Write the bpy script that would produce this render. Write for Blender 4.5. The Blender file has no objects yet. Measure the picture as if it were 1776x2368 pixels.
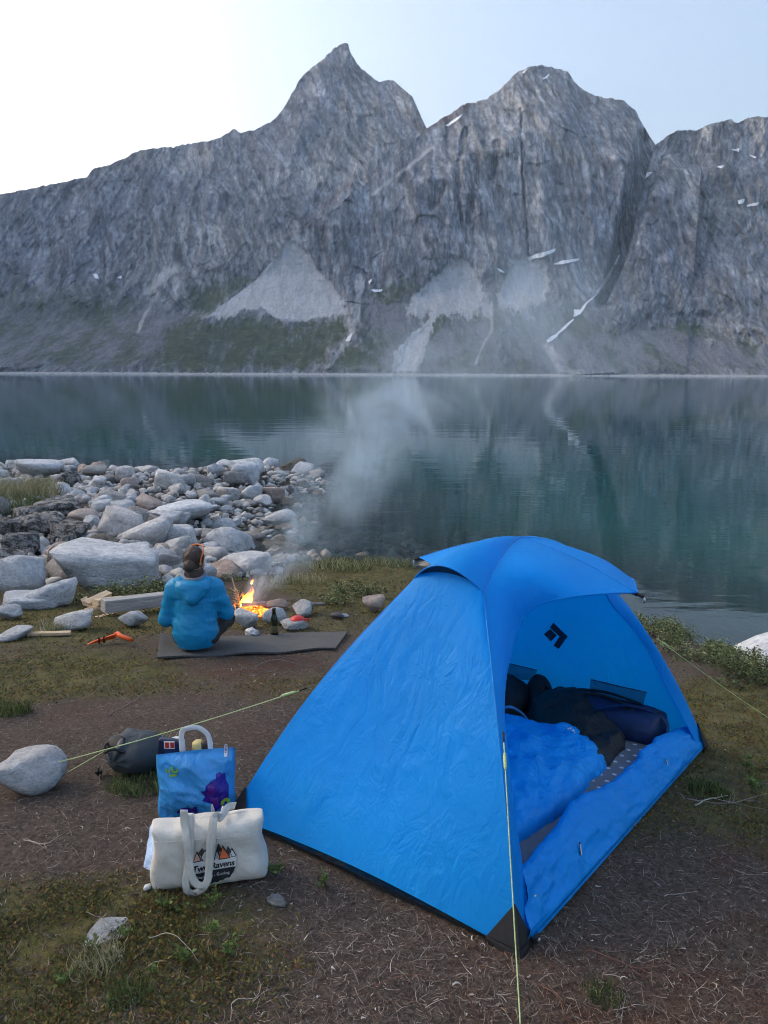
import bpy, bmesh, math, random
import numpy as np
from mathutils import Vector, Matrix, Euler
S = bpy.context.scene
COL = S.collection
R = math.radians
rng = np.random.default_rng(7)
random.seed(7)

# ---------------------------------------------------------------- camera, sky, sun, exposure
F = 1779.0                                   # focal length in pixels of the 1776 x 2368 photograph
PITCH = math.atan((1184 - 862) / F)
CAM_Z = 1.70
cam = bpy.data.objects.new('camera', bpy.data.cameras.new('camera'))
COL.objects.link(cam)
cam.location = (0, 0, CAM_Z)
cam.rotation_euler = Euler((R(90) - PITCH, R(-0.22), 0), 'XYZ')
cam.data.sensor_fit = 'VERTICAL'
cam.data.sensor_height = 24.0
cam.data.lens = 24.0 * F / 2368.0
cam.data.clip_start = 0.05
cam.data.clip_end = 9000
S.camera = cam

SUN_EL, SUN_AZ = R(20.0), R(-70.0)           # behind an unseen ridge added on the left to keep the whole place in shade
w = bpy.data.worlds.new('World'); S.world = w; w.use_nodes = True
nt = w.node_tree
sky = nt.nodes.new('ShaderNodeTexSky'); sky.sky_type = 'NISHITA'; sky.sun_disc = False
sky.sun_elevation = SUN_EL; sky.sun_rotation = SUN_AZ
sky.altitude = 0; sky.air_density = 1.0; sky.dust_density = 8.0; sky.ozone_density = 1.5
nt.links.new(sky.outputs[0], nt.nodes['Background'].inputs[0])
nt.nodes['Background'].inputs[1].default_value = 0.15
sun = bpy.data.objects.new('sun', bpy.data.lights.new('sun', 'SUN'))
COL.objects.link(sun)
sun.data.energy = 0.5; sun.data.angle = R(0.5); sun.data.color = (1, .9, .78)
sd = Vector((math.sin(SUN_AZ) * math.cos(SUN_EL), math.cos(SUN_AZ) * math.cos(SUN_EL), math.sin(SUN_EL)))
sun.rotation_euler = (-sd).to_track_quat('-Z', 'Y').to_euler()
S.view_settings.view_transform = 'Standard'; S.view_settings.look = 'None'
S.view_settings.gamma = 1.0; S.view_settings.exposure = 1.56
S.view_settings.use_curve_mapping = False
S.render.engine = 'CYCLES'
cy = S.cycles
cy.use_denoising = True; cy.filter_width = 1.05
cy.max_bounces = 5; cy.diffuse_bounces = 2; cy.glossy_bounces = 2; cy.transmission_bounces = 4
cy.volume_bounces = 2; cy.transparent_max_bounces = 12
cy.caustics_reflective = False; cy.caustics_refractive = False
cy.sample_clamp_indirect = 6.0
cy.volume_step_rate = 2.5; cy.volume_max_steps = 48
cy.use_adaptive_sampling = True; cy.adaptive_threshold = 0.04

# ---------------------------------------------------------------- helpers
def ray(px, py):
    x = (px - 888) / F; y = -(py - 1184) / F
    c, s = math.cos(PITCH), math.sin(PITCH)
    return np.array([x, c + y * s, -s + y * c])

def at(px, py, Y):
    "point seen at a pixel at the forward distance Y"
    d = ray(px, py)
    return np.array([0, 0, CAM_Z]) + d * (Y / d[1])

def sstep(a, b, x):
    t = np.clip((x - a) / (b - a), 0, 1)
    return t * t * (3 - 2 * t)

def _hash(ix, iy, iz, seed):
    h = (ix.astype(np.int64) * 374761393 + iy.astype(np.int64) * 668265263 + iz.astype(np.int64) * 2147483647 + seed * 1274126177) & 0xffffffff
    h = ((h ^ (h >> 13)) * 1274126177) & 0xffffffff
    h = h ^ (h >> 16)
    return h.astype(np.float64) / 4294967295.0

def vnoise(x, y, z=0.0, seed=0):
    x, y, z = np.broadcast_arrays(np.asarray(x, float), np.asarray(y, float), np.asarray(z, float))
    x0, y0, z0 = np.floor(x), np.floor(y), np.floor(z)
    fx, fy, fz = x - x0, y - y0, z - z0
    fx = fx * fx * (3 - 2 * fx); fy = fy * fy * (3 - 2 * fy); fz = fz * fz * (3 - 2 * fz)
    r = 0
    for dx in (0, 1):
        for dy in (0, 1):
            for dz in (0, 1):
                wgt = (fx if dx else 1 - fx) * (fy if dy else 1 - fy) * (fz if dz else 1 - fz)
                r = r + wgt * _hash(x0 + dx, y0 + dy, z0 + dz, seed)
    return r * 2 - 1

def fbm(x, y, z=0.0, oct=4, seed=0, lac=2.03, gain=.5, ridged=False):
    r = 0; a = 1; tot = 0
    x, y, z = np.asarray(x, float), np.asarray(y, float), np.asarray(z, float)
    for i in range(oct):
        n = vnoise(x, y, z, seed + i * 17)
        if ridged: n = 1 - 2 * np.abs(n)
        r = r + a * n; tot += a
        a *= gain; x = x * lac + 3.1; y = y * lac + 1.7; z = z * lac + 5.3
    return r / tot

def link(o, parent=None):
    COL.objects.link(o)
    if parent is not None: o.parent = parent
    return o

def tag(o, label=None, cat=None, group=None, kind=None):
    if label: o['label'] = label
    if cat: o['category'] = cat
    if group: o['group'] = group
    if kind: o['kind'] = kind
    return o

def empty(name, loc=(0, 0, 0), rz=0.0):
    o = bpy.data.objects.new(name, None); o.empty_display_size = .1
    o.location = loc; o.rotation_euler = (0, 0, rz)
    return link(o)

def mesh_data(name, V, Fs, mat=None, smooth=True):
    me = bpy.data.meshes.new(name)
    V = np.asarray(V, dtype=np.float64)
    if isinstance(Fs, np.ndarray):
        n, k = Fs.shape
        me.vertices.add(len(V)); me.vertices.foreach_set('co', V.ravel())
        me.loops.add(n * k); me.loops.foreach_set('vertex_index', Fs.astype(np.int32).ravel())
        me.polygons.add(n); me.polygons.foreach_set('loop_start', np.arange(0, n * k, k, dtype=np.int32))
        me.update(calc_edges=True); me.validate()
    else:
        me.from_pydata([tuple(v) for v in V], [], [tuple(f) for f in Fs]); me.update()
    if smooth: me.polygons.foreach_set('use_smooth', np.ones(len(me.polygons), bool))
    if mat is not None: me.materials.append(mat)
    return me

def mobj(name, V, Fs, mat, parent=None, smooth=True):
    o = bpy.data.objects.new(name, mesh_data(name, V, Fs, mat, smooth))
    return link(o, parent)

def attr(me, name, vals):
    a = me.attributes.new(name, 'FLOAT', 'POINT'); a.data.foreach_set('value', np.asarray(vals, np.float32).ravel())

def attr_col(me, name, vals):
    v = np.ones((len(vals), 4), np.float32); v[:, :3] = vals
    a = me.attributes.new(name, 'FLOAT_COLOR', 'POINT'); a.data.foreach_set('color', v.ravel())

def grid_faces(nu, nv, wrap_u=False):
    "vertex index = u * nv + v"
    uu = np.arange(nu if wrap_u else nu - 1); vv = np.arange(nv - 1)
    U, Vv = np.meshgrid(uu, vv, indexing='ij'); U2 = (U + 1) % nu
    return np.stack([U * nv + Vv, U2 * nv + Vv, U2 * nv + Vv + 1, U * nv + Vv + 1], -1).reshape(-1, 4)

def catmull(P, n, closed=False):
    P = np.asarray(P, float)
    if len(P) == 2:
        t = np.linspace(0, 1, n)[:, None]; return P[0] * (1 - t) + P[1] * t
    Q = np.vstack([2 * P[0] - P[1], P, 2 * P[-1] - P[-2]])
    s = np.linspace(0, len(P) - 1 - 1e-9, n); i = s.astype(int); t = (s - i)[:, None]
    a, b, c, d = Q[i], Q[i + 1], Q[i + 2], Q[i + 3]
    return .5 * (2 * b + (c - a) * t + (2 * a - 5 * b + 4 * c - d) * t ** 2 + (3 * b - a - 3 * c + d) * t ** 3)

def tube_data(P, rad, seg=8, cap=True):
    P = np.asarray(P, float); n = len(P)
    rad = np.broadcast_to(np.asarray(rad, float), (n,))
    T = np.gradient(P, axis=0); T /= np.linalg.norm(T, axis=1)[:, None] + 1e-12
    up = np.array([0, 0, 1.]) if abs(T[0][2]) < .9 else np.array([1., 0, 0])
    N = np.cross(T[0], up); N /= np.linalg.norm(N)
    V = []
    for k in range(n):
        N = N - T[k] * np.dot(N, T[k]); N /= np.linalg.norm(N) + 1e-12
        B = np.cross(T[k], N)
        a = np.linspace(0, 2 * math.pi, seg, endpoint=False)
        V.append(P[k] + rad[k] * (np.cos(a)[:, None] * N + np.sin(a)[:, None] * B))
    V = np.vstack(V); Fs = []
    for k in range(n - 1):
        for j in range(seg):
            j2 = (j + 1) % seg
            Fs.append((k * seg + j, k * seg + j2, (k + 1) * seg + j2, (k + 1) * seg + j))
    if cap:
        Fs.append(tuple(range(seg - 1, -1, -1))); Fs.append(tuple((n - 1) * seg + j for j in range(seg)))
    return V, Fs

def tube(name, P, rad, mat, parent=None, seg=8):
    V, Fs = tube_data(P, rad, seg)
    return mobj(name, V, Fs, mat, parent)

def box_data(sx, sy, sz, bev=0.0):
    bm = bmesh.new(); bmesh.ops.create_cube(bm, size=1)
    for v in bm.verts: v.co = Vector((v.co.x * sx, v.co.y * sy, v.co.z * sz))
    if bev > 0: bmesh.ops.bevel(bm, geom=list(bm.edges), offset=bev, segments=2, affect='EDGES', profile=.6)
    return bm

def bm_obj(name, bm, mat, parent=None, smooth=False, M=None):
    if M is not None: bm.transform(M)
    me = bpy.data.meshes.new(name); bm.to_mesh(me); bm.free()
    if smooth: me.polygons.foreach_set('use_smooth', np.ones(len(me.polygons), bool))
    me.materials.append(mat)
    return link(bpy.data.objects.new(name, me), parent)

def join_data(parts):
    V = []; Fs = []; o = 0
    for v, f in parts:
        V.append(np.asarray(v)); Fs += [tuple(i + o for i in q) for q in f]; o += len(v)
    return np.vstack(V), Fs

def surface_nets(fn, lo, hi, step):
    "mesh of fn(x, y, z) < 0"
    lo = np.array(lo, float); hi = np.array(hi, float)
    n = np.ceil((hi - lo) / step).astype(int) + 1
    ax = [lo[i] + step * np.arange(n[i]) for i in range(3)]
    X, Y, Z = np.meshgrid(*ax, indexing='ij')
    D = fn(X, Y, Z)
    D[0], D[-1], D[:, 0], D[:, -1], D[:, :, 0], D[:, :, -1] = [np.maximum(q, step) for q in (D[0], D[-1], D[:, 0], D[:, -1], D[:, :, 0], D[:, :, -1])]
    c = n - 1
    acc = np.zeros((*c, 3)); cnt = np.zeros(tuple(c))
    cor = [(i, j, k) for i in (0, 1) for j in (0, 1) for k in (0, 1)]
    sub = lambda a: D[a[0]:a[0] + c[0], a[1]:a[1] + c[1], a[2]:a[2] + c[2]]
    for a in cor:
        for b in cor:
            if sum(abs(a[q] - b[q]) for q in range(3)) == 1 and a < b:
                da, db = sub(a), sub(b)
                m = (da < 0) != (db < 0)
                t = np.where(m, da / np.where(m, da - db, 1), 0)
                for q in range(3): acc[..., q] += np.where(m, a[q] + (b[q] - a[q]) * t, 0)
                cnt += m
    act = cnt > 0
    idx = -np.ones(tuple(c), int); idx[act] = np.arange(act.sum())
    V = acc[act] / cnt[act][:, None]
    V = lo + (np.argwhere(act) + V) * step
    Fs = []
    for q in range(3):
        u, v = (q + 1) % 3, (q + 2) % 3
        s0 = [slice(None)] * 3; s1 = [slice(None)] * 3
        s0[q] = slice(0, -1); s1[q] = slice(1, None)
        a, b = D[tuple(s0)] < 0, D[tuple(s1)] < 0
        e = np.argwhere(a != b)
        ok = (e[:, u] > 0) & (e[:, v] > 0) & (e[:, u] < c[u]) & (e[:, v] < c[v]); e = e[ok]
        flip = a[tuple(e.T)]
        def ix(du, dv):
            k = e.copy(); k[:, u] += du; k[:, v] += dv; return idx[tuple(k.T)]
        qd = np.stack([ix(-1, -1), ix(0, -1), ix(0, 0), ix(-1, 0)], 1)
        qd[~flip] = qd[~flip][:, ::-1]
        Fs.append(qd)
    return V, np.vstack(Fs)

def relax(V, Fs, it=2, k=.5):
    E = np.vstack([Fs[:, [i, (i + 1) % Fs.shape[1]]] for i in range(Fs.shape[1])])
    for _ in range(it):
        s = np.zeros_like(V); c = np.zeros(len(V))
        np.add.at(s, E[:, 0], V[E[:, 1]]); np.add.at(c, E[:, 0], 1)
        np.add.at(s, E[:, 1], V[E[:, 0]]); np.add.at(c, E[:, 1], 1)
        V = V * (1 - k) + k * s / np.maximum(c, 1)[:, None]
    return V

def smin(a, b, k):
    h = np.clip(.5 + .5 * (b - a) / k, 0, 1)
    return b * (1 - h) + a * h - k * h * (1 - h)

def sd_caps(X, Y, Z, a, b, ra, rb):
    a = np.asarray(a, float); b = np.asarray(b, float); d = b - a
    t = np.clip(((X - a[0]) * d[0] + (Y - a[1]) * d[1] + (Z - a[2]) * d[2]) / (d @ d), 0, 1)
    return np.sqrt((X - a[0] - t * d[0]) ** 2 + (Y - a[1] - t * d[1]) ** 2 + (Z - a[2] - t * d[2]) ** 2) - (ra + (rb - ra) * t)

def sd_ell(X, Y, Z, c, r):
    x, y, z = (X - c[0]) / r[0], (Y - c[1]) / r[1], (Z - c[2]) / r[2]
    k = np.sqrt(x * x + y * y + z * z)
    return (k - 1) * min(r)

# ---------------------------------------------------------------- materials
class NT:
    "a small wrapper for building node materials"
    def __init__(s, name):
        s.m = bpy.data.materials.new(name); s.m.use_nodes = True
        s.t = s.m.node_tree; s.b = s.t.nodes['Principled BSDF']; s.out = s.t.nodes['Material Output']
    def n(s, typ, **kw):
        nd = s.t.nodes.new('ShaderNode' + typ)
        for k, v in kw.items(): setattr(nd, k, v)
        return nd
    def l(s, a, b): s.t.links.new(a, b); return s
    def set(s, nd, key, v):
        i = nd.inputs[key]
        if hasattr(v, 'bl_idname') or isinstance(v, bpy.types.NodeSocket): s.l(v, i)
        else: i.default_value = v
        return s
    def coord(s, kind='Object', scale=(1, 1, 1), rot=(0, 0, 0)):
        c = s.n('TexCoord'); m = s.n('Mapping'); m.inputs['Scale'].default_value = scale; m.inputs['Rotation'].default_value = rot
        s.l(c.outputs[kind], m.inputs[0]); return m.outputs[0]
    def noise(s, vec, scale, detail=4, rough=.55, dist=0.0):
        d = s.n('TexNoise'); d.inputs['Scale'].default_value = scale; d.inputs['Detail'].default_value = detail
        d.inputs['Roughness'].default_value = rough; d.inputs['Distortion'].default_value = dist
        if vec is not None: s.l(vec, d.inputs['Vector'])
        return d.outputs[0]
    def voro(s, vec, scale, feature='F1'):
        d = s.n('TexVoronoi', feature=feature); d.inputs['Scale'].default_value = scale; s.l(vec, d.inputs['Vector']); return d
    def ramp(s, fac, stops):
        r = s.n('ValToRGB'); e = r.color_ramp.elements
        while len(e) < len(stops): e.new(.5)
        for i, (p, c) in enumerate(stops):
            e[i].position = p; e[i].color = (*c, 1) if len(c) == 3 else c
        s.l(fac, r.inputs[0]); return r.outputs[0]
    def mapr(s, v, a, b, c=0.0, d=1.0):
        m = s.n('MapRange'); s.l(v, m.inputs[0]); m.inputs[1].default_value = a; m.inputs[2].default_value = b
        m.inputs[3].default_value = c; m.inputs[4].default_value = d; return m.outputs[0]
    def mix(s, f, a, b, mode='MIX'):
        m = s.n('Mix', data_type='RGBA', blend_type=mode)
        for k, v in ((0, f), (6, a), (7, b)):
            if isinstance(v, bpy.types.NodeSocket): s.l(v, m.inputs[k])
            elif k == 0: m.inputs[0].default_value = v
            else: m.inputs[k].default_value = (*v, 1) if len(v) == 3 else v
        return m.outputs[2]
    def math(s, op, a, b=None, c=None):
        m = s.n('Math', operation=op)
        for k, v in enumerate((a, b, c)):
            if v is None: continue
            if isinstance(v, bpy.types.NodeSocket): s.l(v, m.inputs[k])
            else: m.inputs[k].default_value = v
        return m.outputs[0]
    def at(s, name, col=False):
        a = s.n('Attribute', attribute_name=name); return a.outputs['Color' if col else 'Fac']
    def bump(s, h, strength=.4, dist=.02, normal=None):
        b = s.n('Bump'); b.inputs['Strength'].default_value = strength; b.inputs['Distance'].default_value = dist
        s.l(h, b.inputs['Height'])
        if normal is not None: s.l(normal, b.inputs['Normal'])
        s.l(b.outputs[0], s.b.inputs['Normal']); return b.outputs[0]
    def color(s, c):
        if isinstance(c, bpy.types.NodeSocket): s.l(c, s.b.inputs['Base Color'])
        else: s.b.inputs['Base Color'].default_value = (*c, 1)
        return s
    def p(s, **kw):
        for k, v in kw.items():
            key = {'rough': 'Roughness', 'metal': 'Metallic', 'spec': 'Specular IOR Level', 'sheen': 'Sheen Weight'}[k]
            if isinstance(v, bpy.types.NodeSocket): s.l(v, s.b.inputs[key])
            else: s.b.inputs[key].default_value = v
        return s

def plain(name, c, rough=.6, vary=.25, scale=12, bump=.15, bdist=.004, metal=0.0, spec=.4):
    "a colour with a little mottling and fine relief"
    m = NT(name); v = m.coord('Object')
    n = m.noise(v, scale, 5)
    hi = tuple(min(1, x * (1 + vary)) for x in c); lo = tuple(x * (1 - vary) for x in c)
    m.color(m.ramp(n, [(.3, lo), (.7, hi)])).p(rough=rough, metal=metal, spec=spec)
    if bump: m.bump(m.noise(v, scale * 6, 4), bump, bdist)
    return m.m

# ---------------------------------------------------------------- the lie of the land
WATER_Z = -1.25
SHORE = np.array([(-1.35, 21.6), (-2.0, 23.4), (-3.6, 23.9), (-6.2, 22.6), (-9, 23.0), (-12, 24.0), (-18, 25), (-40, 30), (-200, 60), (-3500, 300), (-3500, -3500), (3500, -3500),
                  (3500, -600), (200, -60), (40, -12), (12, -1.5), (6.5, 1.6), (4.7, 3.4), (4.0, 5.0), (3.6, 6.4), (3.2, 7.6), (2.4, 9.0), (1.0, 10.8), (-.2, 12.0),
                  (-1.2, 12.3), (-1.8, 13.0), (-1.75, 14.6), (-1.9, 16.2), (-1.6, 18.2), (-1.5, 20.2)], float)

def shore_dist(x, y):
    "positive on land, negative over water"
    x = np.asarray(x, float); y = np.asarray(y, float)
    d2 = np.full(x.shape, 1e18); ins = np.zeros(x.shape, bool)
    n = len(SHORE)
    for i in range(n):
        a, b = SHORE[i], SHORE[(i + 1) % n]; e = b - a
        t = np.clip(((x - a[0]) * e[0] + (y - a[1]) * e[1]) / (e @ e), 0, 1)
        d2 = np.minimum(d2, (x - a[0] - t * e[0]) ** 2 + (y - a[1] - t * e[1]) ** 2)
        c = (a[1] > y) != (b[1] > y)
        with np.errstate(divide='ignore', invalid='ignore'):
            xi = (b[0] - a[0]) * (y - a[1]) / (b[1] - a[1] if b[1] != a[1] else 1e-9) + a[0]
        ins ^= c & (x < xi)
    return np.where(ins, 1, -1) * np.sqrt(d2)

def base_plane(x, y):
    xx = np.clip(x, -.6, 3.5)
    z = -.101 - .055 * (xx - .547) - .09 * (y - 3.215) - .05 * np.maximum(y - 4, 0)
    z = np.where(y < 0, -.101 - .055 * (xx - .547) + .29 - y * .02, z)
    return np.minimum(z, 6)

def ground_z(x, y, micro=True):
    x = np.asarray(x, float); y = np.asarray(y, float)
    d = shore_dist(x, y)
    d = d + .18 * fbm(x * .7, y * .7, oct=3, seed=3)
    right = sstep(1.0, 2.6, x) * sstep(9.5, 7.5, y)
    spit = sstep(-1.2, -2.2, x) * sstep(8.2, 10.5, y)
    slope = .45 + .45 * right
    prof = WATER_Z + np.where(d > 0, slope, .33) * d
    bp = np.maximum(base_plane(x, y), np.where(spit > 0, WATER_Z - .1 + spit * .5 * sstep(0, 3, d), -99))
    k = .12
    h = np.clip(.5 + .5 * (prof - bp) / k, 0, 1)
    z = prof * (1 - h) + bp * h - k * h * (1 - h)
    z = np.maximum(z, -9.0)
    if micro:
        flat = .35 + .65 * np.clip(np.hypot(x - .55, y - 3.2) / 1.3 - .6, 0, 1)
        z = z + flat * (.035 * fbm(x * 1.1, y * 1.1, oct=3, seed=11) + .018 * fbm(x * 4.5, y * 4.5, oct=3, seed=23))
    return z

def gp(px, py):
    "where the sight line through a pixel meets the ground"
    d = ray(px, py); o = np.array([0, 0, CAM_Z])
    t = np.geomspace(.8, 60, 1500); P = o + t[:, None] * d
    g = P[:, 2] - ground_z(P[:, 0], P[:, 1])
    i = int(np.argmax(g < 0))
    a, b = g[i - 1], g[i]; tt = t[i - 1] + (t[i] - t[i - 1]) * a / (a - b)
    return o + tt * d

def cover(x, y):
    "0 bare litter .. 1 green moss and heath; second value: rusty dead heath"
    n = fbm(x * .9, y * .9, oct=4, seed=41); n2 = fbm(x * 1.3 + 9, y * 1.3, oct=4, seed=57)
    g = .53 + .95 * n
    g = g + .55 * np.exp(-((x + 1.9) ** 2 / 1.6 + (y - 4.75) ** 2 / .35)) + .4 * np.exp(-((x + .2) ** 2 / .5 + (y - 1.85) ** 2 / .06))
    g = g + .6 * np.exp(-((x + 1.0) ** 2 / .7 + (y - 2.1) ** 2 / .05)) + .6 * np.exp(-((x - 1.9) ** 2 / .35 + (y - 3.1) ** 2 / .3)) + .8 * np.exp(-((x + 3.2) ** 2 / 1.2 + (y - 6.4) ** 2 / .5))
    g = g + .7 * np.exp(-((x - 2.3) ** 2 / .5 + (y - 4.3) ** 2 / .8)) + .9 * sstep(6.8, 8.5, y) * sstep(-1.6, -.3, x)
    g = g - .75 * np.exp(-((x - 1.1) ** 2 / .7 + (y - 2.0) ** 2 / .2)) - .6 * np.exp(-((x + 1.5) ** 2 / 1.4 + (y - 3.2) ** 2 / .5)) - .7 * np.exp(-((x + .9) ** 2 / .25 + (y - 5.0) ** 2 / .1))
    r = .38 + 1.0 * n2 + .4 * np.exp(-((x - .2) ** 2 / .3 + (y - 1.8) ** 2 / .1)) + .5 * np.exp(-((x + .9) ** 2 / .5 + (y - 5.0) ** 2 / .2))
    return np.clip(sstep(.3, .95, g), 0, 1), np.clip(sstep(.45, 1.0, r), 0, 1)

def build_ground():
    az = np.concatenate([np.arange(-180, -44, 4.0), np.arange(-44, 44, .17), np.arange(44, 180, 4.0)]) * math.pi / 180
    r = np.concatenate([[.02], np.geomspace(.5, 45, 430), np.geomspace(50, 3300, 28)])
    A, Rr = np.meshgrid(az, r, indexing='ij')
    x, y = Rr * np.sin(A), Rr * np.cos(A)
    z = ground_z(x, y)
    far = sstep(40, 120, Rr)
    z = np.where((y < 0) | (np.abs(A) > 1.2), np.maximum(z, z), z)
    V = np.stack([x, y, z], -1).reshape(-1, 3)
    o = mobj('ground', V, grid_faces(len(az), len(r), wrap_u=True), None)
    g, rr = cover(V[:, 0], V[:, 1])
    d = shore_dist(V[:, 0], V[:, 1])
    attr(o.data, 'green', g); attr(o.data, 'rust', rr)
    attr(o.data, 'wet', sstep(-1.12, -1.26, V[:, 2]))
    spit = sstep(-1.3, -2.2, V[:, 0]) * sstep(8.6, 9.8, V[:, 1])
    attr(o.data, 'spit', spit)
    m = NT('ground_soil'); v = m.coord('Object')
    n1 = m.noise(v, 9, 8, .65); n2 = m.noise(v, 55, 6, .7); n3 = m.noise(v, 2.2, 4)
    soil = m.ramp(n2, [(.28, (.032, .025, .020)), (.5, (.088, .068, .055)), (.68, (.15, .12, .098)), (.8, (.235, .20, .168))])
    rust = m.ramp(n2, [(.3, (.04, .02, .012)), (.6, (.13, .065, .04)), (.8, (.2, .115, .075))])
    grn = m.ramp(n1, [(.3, (.04, .043, .018)), (.5, (.105, .10, .036)), (.68, (.17, .145, .05)), (.8, (.13, .16, .065))])
    c = m.mix(m.math('MULTIPLY', m.at('rust'), m.ramp(n1, [(.4, (0, 0, 0)), (.62, (1, 1, 1))])), soil, rust)
    c = m.mix(m.math('MULTIPLY', m.at('green'), m.ramp(m.noise(v, 20, 6, .7), [(.35, (0, 0, 0)), (.55, (1, 1, 1))])), c, grn)
    c = m.mix(m.at('spit'), c, m.ramp(n1, [(.35, (.02, .018, .016)), (.7, (.10, .095, .09))]))
    weed = m.ramp(m.noise(v, 3.5, 6, .7), [(.35, (.012, .014, .010)), (.52, (.05, .042, .02)), (.7, (.13, .10, .045))])
    c = m.mix(m.at('wet'), c, weed)
    m.color(c).p(rough=.95, spec=.15)
    h = m.math('ADD', m.math('MULTIPLY', n1, .5), m.math('MULTIPLY', n2, .5))
    m.bump(h, .9, .03)
    o.data.materials.append(m.m)
    return tag(o, kind='structure')
build_ground()

def build_water():
    az = np.concatenate([np.arange(-75, -34, 2.5), np.arange(-34, 34, .5), np.arange(34, 76, 2.5)]) * math.pi / 180
    r = np.concatenate([np.geomspace(3.0, 60, 110), np.geomspace(66, 3200, 40)])
    A, Rr = np.meshgrid(az, r, indexing='ij')
    x, y = Rr * np.sin(A), Rr * np.cos(A)
    V = np.stack([x, y, np.full_like(x, WATER_Z)], -1).reshape(-1, 3)
    o = mobj('water', V, grid_faces(len(az), len(r)), None)
    gz = ground_z(V[:, 0], V[:, 1], False)
    attr(o.data, 'depth', np.clip(WATER_Z - gz, 0, 9))
    m = NT('fjord_water'); t = m.t
    v = m.coord('Object')
    big = m.noise(m.coord('Object', (.5, 1.3, 1)), .55, 3, .5)
    mid = m.noise(m.coord('Object', (.8, 2.0, 1)), 2.2, 3, .5)
    wind = m.ramp(m.noise(m.coord('Object', (.02, .05, 1)), 1.0, 4, .6), [(.38, (.25,) * 3), (.65, (1,) * 3)])
    h = m.math('ADD', m.math('MULTIPLY', big, 1.0), m.math('MULTIPLY', m.math('MULTIPLY', mid, wind), .26))
    b = m.n('Bump'); b.inputs['Strength'].default_value = 1.0; b.inputs['Distance'].default_value = .009
    m.l(h, b.inputs['Height'])
    gl = m.n('BsdfGlossy'); gl.inputs['Roughness'].default_value = .03; gl.inputs['Color'].default_value = (.78, .85, .88, 1); m.l(b.outputs[0], gl.inputs['Normal'])
    df = m.n('BsdfDiffuse')
    dep = m.at('depth')
    m.l(m.ramp(m.mapr(dep, 0, 5), [(0, (.05, .075, .06)), (.25, (.02, .085, .08)), (1, (.008, .055, .062))]), df.inputs['Color'])
    tr = m.n('BsdfTransparent'); tr.inputs['Color'].default_value = (.55, .75, .72, 1)
    mx = m.n('MixShader'); m.l(m.mapr(dep, .05, 1.9), mx.inputs[0]); m.l(tr.outputs[0], mx.inputs[1]); m.l(df.outputs[0], mx.inputs[2])
    fr = m.n('Fresnel'); fr.inputs['IOR'].default_value = 1.4; m.l(b.outputs[0], fr.inputs['Normal'])
    m2 = m.n('MixShader'); m.l(fr.outputs[0], m2.inputs[0]); m.l(mx.outputs[0], m2.inputs[1]); m.l(gl.outputs[0], m2.inputs[2])
    m.l(m2.outputs[0], m.out.inputs[0])
    o.data.materials.append(m.m)
    return tag(o, kind='structure')
build_water()

# ---------------------------------------------------------------- mountains across the fjord
CY, SY_ = math.cos(PITCH), math.sin(PITCH)
def px_az(px, py=500):
    d = ray(px, py); return d[0] / d[1]
def el_tan(px, py):
    d = ray(px, py); return d[2] / d[1]

def inpoly(x, y, P):
    ins = np.zeros(x.shape, bool); n = len(P)
    for i in range(n):
        (ax, ay), (bx, by) = P[i], P[(i + 1) % n]
        c = (ay > y) != (by > y)
        ins ^= c & (x < (bx - ax) * (y - ay) / ((by - ay) or 1e-9) + ax)
    return ins

def soft_poly(X, Y, P, w):
    "1 inside a polygon, falling to 0 over w pixels outside and inside of its edge"
    P = [tuple(p) for p in P]; d2 = np.full(X.shape, 1e18)
    for i in range(len(P)):
        a = np.array(P[i], float); b = np.array(P[(i + 1) % len(P)], float); e = b - a
        t = np.clip(((X - a[0]) * e[0] + (Y - a[1]) * e[1]) / (e @ e + 1e-9), 0, 1)
        d2 = np.minimum(d2, (X - a[0] - t * e[0]) ** 2 + (Y - a[1] - t * e[1]) ** 2)
    d = np.sqrt(d2) * np.where(inpoly(X, Y, P), 1, -1)
    return sstep(-w, w, d)

def soft_line(X, Y, P, w0, w1):
    "1 on a polyline, falling to 0 at a width that runs from w0 to w1"
    best = np.full(X.shape, 1e9); n = len(P) - 1
    for i in range(n):
        a = np.array(P[i], float); b = np.array(P[i + 1], float); e = b - a
        t = np.clip(((X - a[0]) * e[0] + (Y - a[1]) * e[1]) / (e @ e), 0, 1)
        wd = w0 + (w1 - w0) * (i + t) / n
        best = np.minimum(best, np.hypot(X - a[0] - t * e[0], Y - a[1] - t * e[1]) / wd)
    return sstep(1.0, .35, best)

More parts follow.
